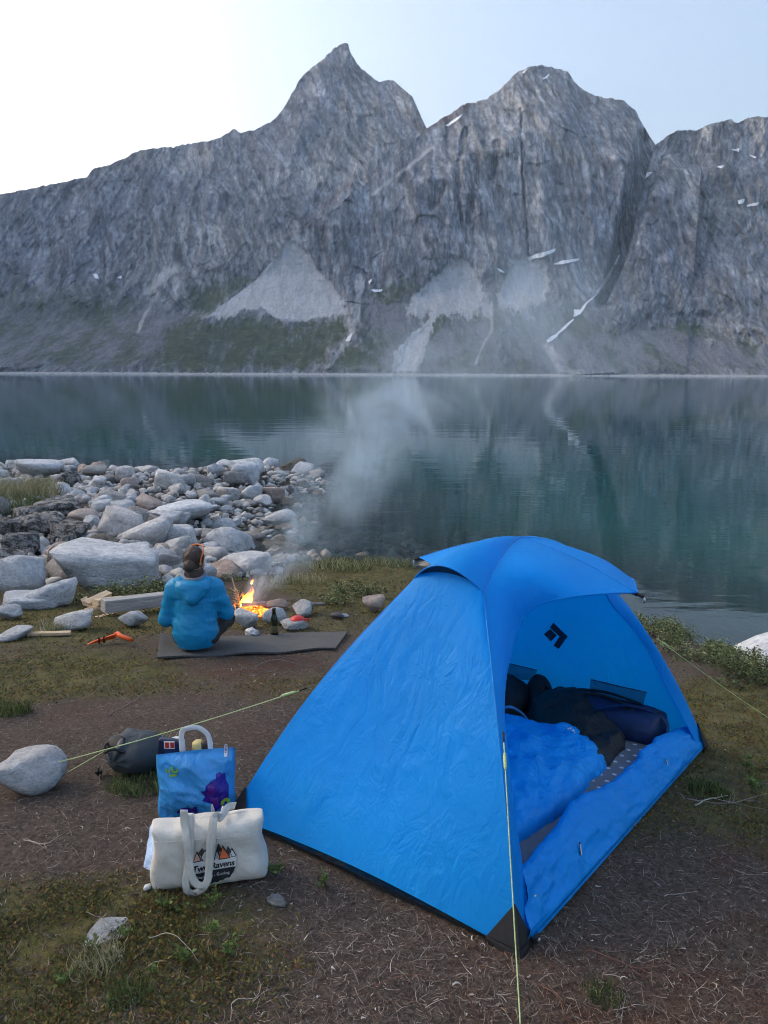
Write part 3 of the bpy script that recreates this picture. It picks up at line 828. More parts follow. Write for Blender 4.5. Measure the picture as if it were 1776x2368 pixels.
def line(a, b, n=20, lift=0.0, pw=1.0):
    t = np.linspace(0, 1, n)[:, None]; a = np.asarray(a, float); b = np.asarray(b, float)
    return a * (1 - t) + b * t + np.abs(np.sin(t * math.pi)) ** pw * np.array([0, 0, lift])

DOOR = [(-.985, -.597, .03), (-.938, -.546, .137), (-.886, -.485, .263), (-.834, -.427, .384), (-.785, -.372, .505), (-.728, -.33, .591), (-.645, -.29, .674), (-.56, -.262, .736)]
DOOR += [tuple(t_on(px, py, y, 0)) for px, py, y in [(1194, 1470, -.245), (1211, 1430, -.243), (1237, 1404, -.268), (1268, 1390, -.305), (1334, 1377, -.395), (1413, 1370, -.468)]] + [(0, -RY, RZ)]
DOORC = catmull(DOOR, 90)
VENT = .055
def hood(sx, n=30):
    "free edge of the vent hood over an end wall, from the front knee to the back knee"
    t = np.linspace(0, 1, n)[:, None]
    K0, K1 = knee(sx, -1), knee(sx, 1)
    return K0 * (1 - t) + K1 * t + np.sin(t * math.pi) ** .8 * np.array([sx * .045, 0, .085 if sx < 0 else .04])
def build_tent():
    for sx in (-1, 1):
        mir = np.array([sx * -1, 1, 1])
        # end wall
        G = coons(leg(sx, -1), leg(sx, 1), line((sx * LX, -LY, .012), (sx * LX, LY, .012), 30, .03), line(knee(sx, -1), knee(sx, 1), 30, .064 if sx < 0 else .03, .5), 90, 70)
        o, Q = panel('end_wall', G, TENT_BLUE, .045, .0035, 3 + sx)
        # front panel between pole and door edge, reaching up to the brow pole
        pole = np.vstack([leg(sx, -1), crown(sx, -1)[1:]])
        de = DOORC * mir
        G = coons(pole, de, line((sx * LX, -LY, .01), de[0]), brow(-1), 110, 34)
        panel('front_panel', G, TENT_BLUE, -.012, .002, 9 + sx)
        # roof panel over the vent
        G = coons(crown(sx, -1), crown(sx, 1), hood(sx), line((0, 0, PZ), (0, 0, PZ + 1e-4)), 40, 40)
        panel('roof_panel', G, TENT_BLUE, .004, .003, 15 + sx)
        # dark mesh in the vent opening
        G = coons(line(knee(sx, -1), knee(sx, 1), 30, .035), hood(sx) - np.array([sx * .03, 0, .004]), line(knee(sx, -1), knee(sx, -1)), line(knee(sx, 1), knee(sx, 1)), 30, 6)
        mobj('vent_mesh', (G - np.array([sx * .012, 0, 0])).reshape(-1, 3), grid_faces(30, 6), POLE_MAT, tent)
        # awning behind
        e = line(knee(sx, 1), (0, RY, RZ), 30, .0) + np.sin(np.linspace(0, math.pi, 30))[:, None] * np.array([0, -.08, .01])
        G = coons(crown(sx, 1), e, line(knee(sx, 1), knee(sx, 1)), brow(1), 40, 24)
        panel('rear_awning', G, TENT_BLUE, 0, .002, 22 + sx)
    G = coons(leg(-1, 1), leg(1, 1), line((-LX, LY, .012), (LX, LY, .012), 30, .03), line(knee(-1, 1), knee(1, 1), 20, .05), 60, 80)
    panel('back_wall', G, TENT_BLUE, .05, .0035, 30)
    # door edge binding: a narrow seam tape
    for sx in (-1, 1):
        P = resample(DOORC * np.array([-sx, 1, 1]), 80)
        tube('door_seam', P, .0035, TENT_BLUE, tent, 6)
    SEAM = fabric('seam_tape', (.003, .25, .78), .1, .5, .3)
    for sx in (-1, 1):
        for sy in (-1, 1): tube('pole_seam', np.vstack([leg(sx, sy), crown(sx, sy)[1:]]) + np.array([0, 0, .001]), .0032, SEAM, tent, 5)
    tube('ridge_seam', np.vstack([brow(-1)[::-1], brow(1)[1:]]) + np.array([0, 0, .001]), .003, SEAM, tent, 5)
    for sx in (-1, 1): tube('hood_hem', hood(sx), .003, SEAM, tent, 5)
    # poles, just inside the cloth
    c = np.array([0, 0, .55])
    for s in (1, -1):
        P = np.vstack([leg(-1, -s), crown(-1, -s)[1:], crown(1, s)[::-1][1:], leg(1, s)[::-1][1:]])
        tube('pole', P + (c - P) * .02, .0055, POLE_MAT, tent, 8)
    P = np.vstack([brow(-1)[::-1], brow(1)[1:]]); Pt = P.copy(); Pt[:, 2] -= .012
    tube('brow_pole', Pt, .005, POLE_MAT, tent, 8)
    for sy in (-1, 1):
        d = np.array([0, sy, -.25]); d /= np.linalg.norm(d); q = np.array([0, sy * RY, RZ - .006])
        k = tube('brow_tip', [q - d * .004, q + d * .018, q + d * .03], [.007, .008, .006], BLACK_WEB, tent, 8)
        tube('tip_loop', [q + d * .028, q + d * .034 + np.array([0, 0, -.012]), q + d * .03 + np.array([0, 0, -.026])], [.004, .005, .003], METAL, k, 6)
    # floor tray with low dark walls
    x, y, h = LX - .008, LY - .008, .030
    V = [(-x, -y, .004), (x, -y, .004), (x, y, .004), (-x, y, .004), (-x - .02, -y - .016, h), (x + .02, -y - .016, h), (x + .02, y + .016, h), (-x - .02, y + .016, h)]
    V += [(a * 1.0, b * 1.0, .004 - 0.03) for a, b, _ in V[:4]]
    mobj('floor', V, [(0, 1, 2, 3), (0, 4, 5, 1), (1, 5, 6, 2), (2, 6, 7, 3), (3, 7, 4, 0), (8, 9, 1, 0), (9, 10, 2, 1), (10, 11, 3, 2), (11, 8, 0, 3)], DARK_NYLON, tent, False)
    # reinforced black corners
    for sx in (-1, 1):
        for sy in (-1, 1):
            A = np.array([sx * (LX + .012), sy * (LY + .010), .012]); L = leg(sx, sy)
            up = L[5] + np.array([sx * .012, sy * .010, 0]); ex = A + np.array([-sx * .085, sy * .002, .008]); ey = A + np.array([sx * .002, -sy * .115, .012])
            lo = A + np.array([sx * .008, sy * .006, -.035])
            V = [A, up, ex, ey, lo, ex - np.array([0, 0, .03]), ey - np.array([0, 0, .03])]
            o = mobj('corner_patch', V, [(0, 1, 2), (0, 3, 1), (4, 0, 2, 5), (4, 6, 3, 0)], BLACK_WEB, tent, False)
            q = lo + np.array([0, 0, .004]); d = np.array([sx * .5, sy * .8, -.1]) * .075
            if sx < 0 and sy < 0: d = np.array([-.075, -.055, -.012])
            s = tube('stake_loop', [q, q + d * .5 + np.array([0, 0, .006]), q + d], [.005, .006, .005], BLACK_WEB, o, 6)
            tube('stake', [q + d * .95 + np.array([0, 0, -.05]), q + d * .95 + np.array([0, 0, .006]), q + d * 1.15 + np.array([0, 0, .014]), q + d * 1.3 + np.array([0, 0, .004])], [.004, .005, .007, .004], METAL, o, 6)
    # press-stud tab beside the near corner
    q = np.array([-LX + .075, -LY - .02, .03])
    o = bm_obj('stud_tab', box_data(.03, .012, .022, .002), BLACK_WEB, tent, M=Matrix.Translation(q))
    tube('stud', [q + np.array([0, -.006, 0]), q + np.array([0, -.011, 0])], [.007, .006], METAL, o, 10)
    # the unzipped door lying against the sill
    top = np.array([(-.93, -.535, .16)] + [t_on(px, py, -.612, .9) for px, py in [(1254, 1980), (1295, 1914), (1337, 1863), (1391, 1827), (1421, 1808), (1466, 1781), (1490, 1745), (1542, 1703), (1596, 1679)]] + [(1.06, -.575, .05)])
    top = catmull(top, 80)
    bot = line((-LX + .03, -LY - .006, .012), (LX - .02, -LY - .006, .012), 80)
    G = coons(bot, top, line(bot[0], top[0]), line(bot[-1], top[-1]), 150, 26)
    N = normals(G); N *= np.sign(-N[..., 1].mean())
    v = np.linspace(0, 1, 26)[None]; x = G[..., 0]
    d = .010 * np.sin(v * math.pi) ** .7 + (.014 * fbm(x * 7, v * 4 + x * 3, oct=4, seed=77, ridged=True) + .007 * fbm(x * 22, v * 9 + x * 10, oct=3, seed=78)) * np.minimum(1, 5 * v) * np.minimum(1, 5 * (1.06 - v))
    G = G + N * d[..., None]
    # the top hem rolls over inwards
    hem = G[:, -1]; roll = [hem + np.array([0, .012, .004]), hem + np.array([0, .026, -.004]), hem + np.array([0, .034, -.03]), hem + np.array([0, .036, -.09])]
    wob = .012 * fbm(hem[:, 0] * 9, hem[:, 0] * 0, oct=3, seed=5)[:, None] * np.array([0, 1, 1])
    G = np.concatenate([G] + [(r + wob)[:, None] for r in roll], 1)
    flap = mobj('door_flap', G.reshape(-1, 3), grid_faces(*G.shape[:2]), FLAP_BLUE, tent)
    for px, py in ((1345, 1961), (1543, 1764)):
        i = np.argmin([np.hypot(*(np.array(proj_px(tw(g))) - (px, py))) for g in G[:, :22].reshape(-1, 3)]); g = G[:, :22].reshape(-1, 3)[i]
        n_ = np.array([.0, -.9, .42]); g = g + n_ * .006
        a = np.array([.42, .3, .64]); a -= n_ * (a @ n_) / (n_ @ n_); a /= np.linalg.norm(a); b = np.cross(a, n_); b /= np.linalg.norm(b)
        mobj('flap_tag', [g + a * .022 + b * .006, g - a * .022 + b * .006, g - a * .022 - b * .006, g + a * .022 - b * .006], [(0, 1, 2, 3)], BLACK_WEB, flap, False)
        g = g + n_ * .002
        mobj('flap_stripe', [g + a * .016 + b * .003, g - a * .02 + b * .003, g - a * .02 - b * .004, g + a * .016 - b * .004], [(0, 1, 2, 3)], plain('tag_white', (.7, .7, .7), .6, .1), flap, False)
    # zip pull at the sill
    q = np.array([-.945, -.565, .085]); tube('zip_pull', [q, q + np.array([.03, -.012, .012]), q + np.array([.05, -.01, 0])], [.003, .0035, .002], ROPE, tent, 6)
    # inside of the far end wall: mark and mesh pockets
    def on_end(px, py, off): q = t_on(px, py, LX, -(LX - .55) / .915, 0); return q - np.array([.9, 0, .45]) * off
    dk = plain('mark_navy', (.012, .03, .075), .6, .15, 20, 0)
    for P in ([(1273, 1446), (1288, 1434), (1303, 1449), (1289, 1463)], [(1287, 1431), (1295, 1419), (1328, 1451), (1307, 1480), (1295, 1472), (1309, 1451)]):
        mobj('mark', [on_end(*p, .075) for p in P], [tuple(range(len(P)))] if len(P) == 4 else [(0, 1, 2, 5), (5, 2, 3, 4)], dk, tent, False)
    pm = NT('pocket_mesh'); pm.color((.01, .05, .11)).p(rough=.8); tr = pm.n('BsdfTransparent'); mx = pm.n('MixShader'); mx.inputs[0].default_value = .68
    pm.l(tr.outputs[0], mx.inputs[1]); pm.l(pm.b.outputs[0], mx.inputs[2]); pm.l(mx.outputs[0], pm.out.inputs[0])
    for P in ([(1178, 1510), (1258, 1528), (1261, 1552), (1176, 1549)], [(1381, 1548), (1510, 1576), (1502, 1614), (1386, 1592)]):
        c = [on_end(*p, .08) for p in P]; G = coons(line(c[0], c[1], 12), line(c[3], c[2], 12), line(c[0], c[3], 8), line(c[1], c[2], 8), 14, 8)
        G[..., 0] -= .02 * np.sin(np.linspace(0, math.pi, 8))[None]; G = G + (.006 * fbm(G[..., 1] * 14, G[..., 2] * 5, oct=2, seed=4))[..., None] * np.array([-1, 0, 0])
        o = mobj('mesh_pocket', G.reshape(-1, 3), grid_faces(14, 8), pm.m, tent)
        tube('pocket_hem', G[:, 0], .003, dk, o, 5)
def proj_px(P):
    d = np.asarray(P, float) - np.array([0, 0, CAM_Z]); c, s = math.cos(PITCH), math.sin(PITCH)
    fw = d[1] * c - d[2] * s; up = d[1] * s + d[2] * c
    return 888 + F * d[0] / fw, 1184 - F * up / fw
build_tent()

# guy lines
def guy(name_label, attach, end, tens, mid_sag=.01, extra=None):
    a, b = np.asarray(attach, float), np.asarray(end, float)
    root = empty('guy_line', tuple(b)); o = np.array(b)
    t = np.linspace(0, 1, 14)[:, None]; P = a * (1 - t) + b * t - np.sin(t * math.pi) * np.array([0, 0, mid_sag])
    tube('rope', P - o, .0019, ROPE, root, 6)
    d = (b - a) / np.linalg.norm(b - a)
    tube('loop', [a - o - d * .0, a + d * .035 - o], [.004, .0025], BLACK_WEB, root, 6)
    q = a + d * tens - o
    tube('tensioner', [q, q + d * .012, q + d * .05, q + d * .06], [.003, .0055, .005, .0025], ROPE, root, 6)
    if extra is not None: tube('rope', np.array(extra) - o, .0018, ROPE, root, 6)
    return tag(root, name_label, 'guy line', 'tent guy lines')
A_at = tw(leg(-1, -1)[22] + np.array([-.02, -.03, 0])); A_end = gp(1188, 2362) + np.array([.01, -.12, -.02])
guy('lime guy line running down past the near tent corner towards the viewer', A_at, A_end, .07)
B_at = tw(leg(-1, 1)[20] + np.array([-.01, .03, 0])); rk = gp(70, 1845)
B_end = np.array(at(140, 1765, rk[1] - .05)); knot = B_at + (B_end - B_at) * .80
guy('lime guy line tied round the pale boulder on the left', B_at, B_end, .05, .01, [B_at + (B_end - B_at) * .82 + np.array([0, 0, -.012]), gp(128, 1812) + np.array([0, 0, .01])])
C_at = tw(leg(1, -1)[24] + np.array([.03, -.01, 0])); C_end = gp(1830, 1690)
guy('thin guy line stretched to the right of the tent over the heath', C_at, C_end, .08)

# ---------------------------------------------------------------- bedding and bags inside the tent
def pillow_data(outline, H, wr=.01, sc=9, seed=0, power=2.2, nr=26, na=96, base=0.0, hfun=None):
    "a soft heap over a closed outline; z = 0 is what it lies on"
    O2 = np.asarray(outline, float); P = np.vstack([O2, O2[:1]])
    Q = np.vstack([O2[-1:], P, O2[1:2]]); n = len(O2)
    s = np.linspace(0, n - 1e-9, na, endpoint=False); i = s.astype(int); t = (s - i)[:, None]
    g = lambda k: O2[(i + k) % n]
    C = .5 * (2 * g(0) + (g(1) - g(-1)) * t + (2 * g(-1) - 5 * g(0) + 4 * g(1) - g(2)) * t ** 2 + (3 * g(0) - g(-1) - 3 * g(1) + g(2)) * t ** 3)
    c = C.mean(0); rho = np.sin(np.linspace(0, math.pi / 2, nr))
    X = c[0] + rho[None] * (C[:, :1] - c[0]); Y = c[1] + rho[None] * (C[:, 1:] - c[1]); rr = np.broadcast_to(rho, X.shape)
    prof = (1 - rr ** power) ** (1 / power)
    h = H * prof * (1 if hfun is None else hfun(X, Y))
    n1 = fbm(X * sc, Y * sc, oct=4, seed=seed, ridged=True); n2 = fbm(X * sc * 2.7, Y * sc * 2.7, oct=3, seed=seed + 3)
    h = h + (wr * n1 + wr * .45 * n2) * np.minimum(1, prof * 1.6)
    k = 1 + .04 * n2 * rr; X = c[0] + (X - c[0]) * k; Y = c[1] + (Y - c[1]) * k
    V = np.stack([X, Y, np.maximum(h, -.002) + base], -1)
    low = V[:, -1:].copy(); low[..., 2] = base - .004
    V = np.concatenate([V, low], 1).reshape(-1, 3)
    return V, grid_faces(na, nr + 1, True)
def pillow(name, outline, H, mat, parent=None, **k):
    V, Fs = pillow_data(outline, H, **k); Fs = Fs[:, ::-1]
    return mobj(name, V, Fs, mat, parent)
def in_tent(root):
    "stand a top-level thing in the tent's own frame"
    root.matrix_world = tent.matrix_world.copy(); return root
PAD = NT('pad_grey'); _v = PAD.coord('Object', (1, 1, 1), (0, 0, R(45)))
_vo = PAD.n('TexVoronoi', feature='F1'); _vo.inputs['Scale'].default_value = 15; _vo.inputs['Randomness'].default_value = 0; PAD.l(_v, _vo.inputs['Vector'])
_dots = PAD.ramp(_vo.outputs['Distance'], [(.13, (1, 1, 1)), (.19, (0, 0, 0))])
PAD.color(PAD.mix(_dots, PAD.ramp(PAD.noise(_v, 6, 5), [(.3, (.13, .14, .165)), (.7, (.19, .20, .23))]), (.7, .72, .76))).p(rough=.75)
PAD.bump(PAD.math('ADD', PAD.noise(_v, 5, 4), PAD.math('MULTIPLY', _vo.outputs['Distance'], .4)), .4, .012)
def pad(x0, x1, y0, y1, z, h, label, tilt=0.0):
    root = in_tent(empty('sleeping_pad'))
    r = .07; o = [(x0 + r, y0), ((x0 + x1) / 2, y0), (x1 - r, y0), (x1, y0 + r), (x1, (y0 + y1) / 2), (x1, y1 - r), (x1 - r, y1), ((x0 + x1) / 2, y1), (x0 + r, y1), (x0, y1 - r), (x0, (y0 + y1) / 2), (x0, y0 + r)]
    pillow('shell', o, h, PAD.m, root, power=7, wr=.004, sc=5, base=z)
    return tag(root, label, 'sleeping pad', 'dotted grey sleeping pads')
pad(-1.0, -.16, -.535, .02, .012, .035, 'dark grey dotted sleeping pad at the near end of the tent')
pad(-.17, .74, -.515, .03, .018, .052, 'grey dotted sleeping pad at the far end of the tent')
SLEEP = fabric('sleeping_bag_blue', (.006, .35, .93), .1, .5, 2.8, .22, scale=1.3)
def sleeping_bag():
    root = in_tent(empty('sleeping_bag'))
    o = [(-.66, -.30), (-.35, -.385), (0, -.385), (.25, -.36), (.43, -.27), (.50, -.10), (.46, .10), (.35, .28), (0, .42), (-.4, .45), (-.75, .35), (-.85, 0)]
    hf = lambda X, Y: 1 + .25 * fbm(X * 3.5, Y * 3.5, oct=2, seed=8) + .25 * sstep(-.5, .4, X)
    pillow('shell', o, .115, SLEEP, root, wr=.03, sc=5.5, seed=12, power=2.8, nr=60, na=200, base=.045, hfun=hf)
    f = [(.10, -.36), (.33, -.36), (.48, -.22), (.40, -.12), (.18, -.16)]
    pillow('hood', f, .07, SLEEP, root, wr=.012, sc=11, seed=4, base=.055, nr=20, na=70)
    return tag(root, 'crumpled blue sleeping bag lying open inside the tent', 'sleeping bag')
sleeping_bag()
BLACK_PUFF = plain('black_puff_cloth', (.011, .012, .013), .6, .35, 12, .6, .012)
BLACK_PACK = plain('black_pack_cloth', (.008, .009, .011), .65, .35, 25, .4, .004)
NAVY = plain('navy_cloth', (.008, .024, .085), .6, .3, 30, .35, .004)
PRINT_W = plain('white_print', (.75, .75, .75), .6, .08, 30, 0)
def black_jacket():
    root = in_tent(empty('sleeping_bag'))
    o = [(.20, -.345), (.40, -.37), (.64, -.335), (.74, -.20), (.90, -.05), (1.0, .08), (.92, .22), (.70, .24), (.50, .10), (.36, -.12)]
    hf = lambda X, Y: .7 + .6 * sstep(.3, .95, X) + .2 * fbm(X * 5, Y * 5, oct=2, seed=3)
    pillow('shell', o, .135, BLACK_PUFF, root, wr=.024, sc=8, seed=31, nr=50, na=140, base=.05, hfun=hf)
    for i, (px, py) in enumerate([(1284, 1681), (1291, 1682), (1303, 1680), (1311, 1679), (1317, 1684), (1322, 1683), (1328, 1688), (1331, 1693), (1333, 1703)]):
        q = t_floor(px, py, .165); s = .006 if i < 8 else .011; w_ = .6 + .4 * (i % 3) / 2
        V = [q + np.array([-s * w_, 0, -s]), q + np.array([s * .2, -s * .3, -s * .4]), q + np.array([s, -s, 0]), q + np.array([s * .5, 0, s]), q + np.array([-s * .4, s * .3, s * .6])]
        mobj('printed_letter', V, [(0, 1, 2, 3, 4)], PRINT_W, root, False)
    return tag(root, 'black quilted sleeping bag bunched behind the blue one', 'sleeping bag')
black_jacket()
def back_pack():
    root = in_tent(empty('backpack'))
    pillow('body', [(.48, .24), (.70, .22), (.93, .30), (.98, .48), (.80, .56), (.55, .54), (.38, .42)], .185, BLACK_PACK, root, wr=.02, sc=8, seed=41, nr=34, na=90, base=.03)
    pillow('lid', [(.80, .17), (.93, .17), (.98, .27), (.90, .33), (.80, .29)], .20, BLACK_PACK, root, wr=.012, sc=10, seed=45, nr=24, na=60, base=.03)
    a = catmull([(.42, .30, .10), (.45, .22, .16), (.52, .17, .12), (.55, .13, .06)], 16)
    tube('strap', a, .008, plain('pale_strap', (.06, .25, .5), .6), root, 6)
    tube('strap', catmull([(.86, .2, .19), (.82, .14, .16), (.80, .16, .08)], 14), .007, BLACK_WEB, root, 6)
    return tag(root, 'black backpack slumped in the far back corner of the tent', 'backpack')
back_pack()
def duffel():
    root = in_tent(empty('duffel_bag'))
    def f(X, Y, Z):
        x = (X - .84) / .15; z = (Z - .105) / .095
        r = (np.abs(x) ** 2.6 + np.abs(z) ** 2.6) ** (1 / 2.6) - 1
        y = np.abs(Y + .165) - .29
        return np.maximum(r * .095, y) + .006 * fbm(X * 16, Y * 8, Z * 16, 3, 5) + .012 * np.maximum(0, np.abs(Y + .165) - .2) / .1
    V, Fs = surface_nets(f, (.66, -.52, -.01), (1.06, .2, .30), .0135); V = relax(V, Fs, 2)
    mobj('body', V, Fs, NAVY, root)
    P = catmull([(.68, -.06, .12), (.70, -.16, .18), (.76, -.27, .215), (.82, -.38, .205), (.85, -.465, .16), (.83, -.485, .08), (.81, -.47, .05)], 40)
    G = np.stack([P + np.array([.018, .0, .004]), P + np.array([.0, .0, .008]), P - np.array([.018, 0, 0])], 1)
    mobj('shoulder_strap', G.reshape(-1, 3), grid_faces(40, 3), NAVY, root)
    for dx in (-.06, .06):
        P = catmull([(.84 + dx, -.32, .198), (.84 + dx * .6, -.2, .222), (.84 + dx * .6, -.1, .222), (.84 + dx, .02, .198)], 20)
        tube('handle', P, .008, BLACK_WEB, root, 6)
    tube('zip', [(.84, -.44, .200), (.84, .11, .200)], .004, BLACK_WEB, root, 6)
    for y in (-.33, .0): bm_obj('buckle', box_data(.03, .02, .012, .002), BLACK_WEB, root, M=Matrix.Translation((.735, y, .17)))
    return tag(root, 'navy duffel bag with a shoulder strap beside the tent door', 'duffel bag')
duffel()

# ---------------------------------------------------------------- boulders
def ico(sub):
    bm = bmesh.new(); bmesh.ops.create_icosphere(bm, subdivisions=sub, radius=1)
    V = np.array([v.co[:] for v in bm.verts]); V /= np.linalg.norm(V, axis=1)[:, None]
    Fs = np.array([[v.index for v in f.verts] for f in bm.faces]); bm.free()
    return V, Fs
ICO = {k: ico(k) for k in (1, 2, 3, 4)}
def rock_shape(seed, sub=3, planes=10, k=18, rough=.035, blocky=0.0):
    r_ = np.random.default_rng(seed); D, Fs = ICO[sub]
    N = r_.normal(size=(planes, 3)); N /= np.linalg.norm(N, axis=1)[:, None]
    if blocky: N = np.vstack([N, np.array([[1, .1, 0], [-1, 0, .1], [0, 1, .1], [0, -1, 0], [.1, 0, 1], [0, .1, -1]])]); N /= np.linalg.norm(N, axis=1)[:, None]
    d = r_.uniform(.5, .95, len(N))
    q = (np.maximum(D @ N.T, 0) / d) ** k
    r = (q.sum(1) + 1e-6) ** (-1 / k); r = np.minimum(r, 1.25)
    r = r * (1 + rough * fbm(D[:, 0] * 2.6, D[:, 1] * 2.6, D[:, 2] * 2.6, 5, seed) + rough * .5 * fbm(D[:, 0] * 9, D[:, 1] * 9, D[:, 2] * 9, 3, seed + 7))
    V = D * r[:, None]
    V = (V - (V.max(0) + V.min(0)) / 2) / ((V.max(0) - V.min(0)) / 2)
    return V, Fs

def boulder_mat(name, tones, lichen=.3, dark=(.02, .02, .022)):
    m = NT(name); v = m.coord('Object'); oi = m.n('ObjectInfo')
    # shift the pattern from stone to stone
    ad = m.n('VectorMath', operation='ADD'); m.l(v, ad.inputs[0]); cx = m.n('CombineXYZ')
    for k in range(3): m.l(m.math('MULTIPLY', oi.outputs['Random'], 37.0 + 11 * k), cx.inputs[k])
    m.l(cx.outputs[0], ad.inputs[1]); v = ad.outputs[0]
    base = m.ramp(oi.outputs['Random'], [(i / max(1, len(tones) - 1), t) for i, t in enumerate(tones)])
    n = m.noise(v, 2.2, 6, .65, .6); f = m.noise(v, 11, 5, .75); vein = m.noise(v, 3.0, 4, .5, 3.0)
    c = m.mix(1.0, base, m.ramp(n, [(.3, (.62, .62, .64)), (.6, (1.1, 1.09, 1.07))]), 'MULTIPLY')
    c = m.mix(1.0, c, m.ramp(f, [(.34, (.68, .68, .68)), (.58, (1.06, 1.06, 1.06))]), 'MULTIPLY')
    c = m.mix(m.ramp(vein, [(.47, (0,) * 3), (.5, (.35,) * 3), (.53, (0,) * 3)]), c, (.62, .61, .58))
    sp = m.ramp(m.math('ADD', m.noise(v, 16, 5, .7), m.math('MULTIPLY', m.noise(v, 2.6, 3), .8)), [(1.10 - lichen * .38, (0,) * 3), (1.16 - lichen * .38, (.9,) * 3)])
    c = m.mix(sp, c, dark)
    c = m.mix(1.0, c, m.ramp(oi.outputs['Random'], [(0, (.95,) * 3), (1, (1.05,) * 3)]), 'MULTIPLY')
    m.color(c).p(rough=.9, spec=.25)
    m.bump(m.math('ADD', n, m.math('MULTIPLY', f, .6)), .8, .10)
    return m.m
PALE_T = [(.64, .67, .71), (.75, .77, .80), (.70, .70, .71), (.58, .61, .66), (.78, .80, .82), (.68, .64, .63), (.73, .76, .80), (.54, .57, .62)]
PALE_ROCK = boulder_mat('pale_boulder', PALE_T, .16)
GREY_ROCK = boulder_mat('grey_boulder', [(.38, .38, .39), (.44, .42, .40), (.34, .35, .37), (.33, .29, .26)], .15)
WET_ROCK = boulder_mat('wet_boulder', [(.13, .115, .10), (.18, .16, .13), (.11, .10, .09), (.2, .17, .14)], .3)
LICHEN_ROCK = boulder_mat('lichen_boulder', [(.40, .40, .40), (.3, .29, .28)], .62, (.018, .018, .02))
PINK_ROCK = boulder_mat('pink_boulder', [(.52, .40, .35), (.62, .52, .47)], .05)
ROCKS = [mesh_data('boulder', *rock_shape(100 + i, 3, 8 + i % 5, 60 + 20 * (i % 3), .03 + .012 * (i % 3), blocky=float(i % 3 == 0))) for i in range(14)]
ROCK_SETS = {}
def rock_me(i, mat):
    key = (i, mat.name)
    if key not in ROCK_SETS:
        me = ROCKS[i].copy(); me.materials.append(mat); ROCK_SETS[key] = me
    return ROCK_SETS[key]
def place_rock(c, half, yaw, variant, mat, label, group=None, name='boulder', tilt=(0, 0)):
    o = bpy.data.objects.new(name, rock_me(variant, mat)); link(o)
    o.location = c; o.scale = half; o.rotation_euler = (tilt[0], tilt[1], yaw)
    return tag(o, label, 'rock', group)
def rock_px(x0, x1, y0, y1, variant, mat, label, yaw=0.0, sink=.12, depth=.85, name='boulder', group=None, tilt=(0, 0), up=1.0):
    "a stone that fills a box of the picture, its foot on the ground"
    b = gp((x0 + x1) / 2, y1 - .04 * (y1 - y0)); dist = math.hypot(b[0], b[1]); sl = math.hypot(dist, CAM_Z - b[2])
    w_ = (x1 - x0) / F * sl * 1.04; h = (y1 - y0) / F * sl * 1.0 * up; dp = w_ * depth
    el = math.atan2(CAM_Z - b[2], dist)
    hz = max(.3 * h, (h - dp * math.sin(el) * .55) / math.cos(el))
    f = np.array([b[0], b[1]]) / dist
    c = np.array([b[0] + f[0] * dp * .42, b[1] + f[1] * dp * .42, 0]); c[2] = b[2] + hz * (.5 - sink)
    return place_rock(c, (w_ / 2, dp / 2, hz / 2 * (1 + sink)), yaw - math.atan2(b[0], b[1]), variant, mat, label, group, name, tilt)

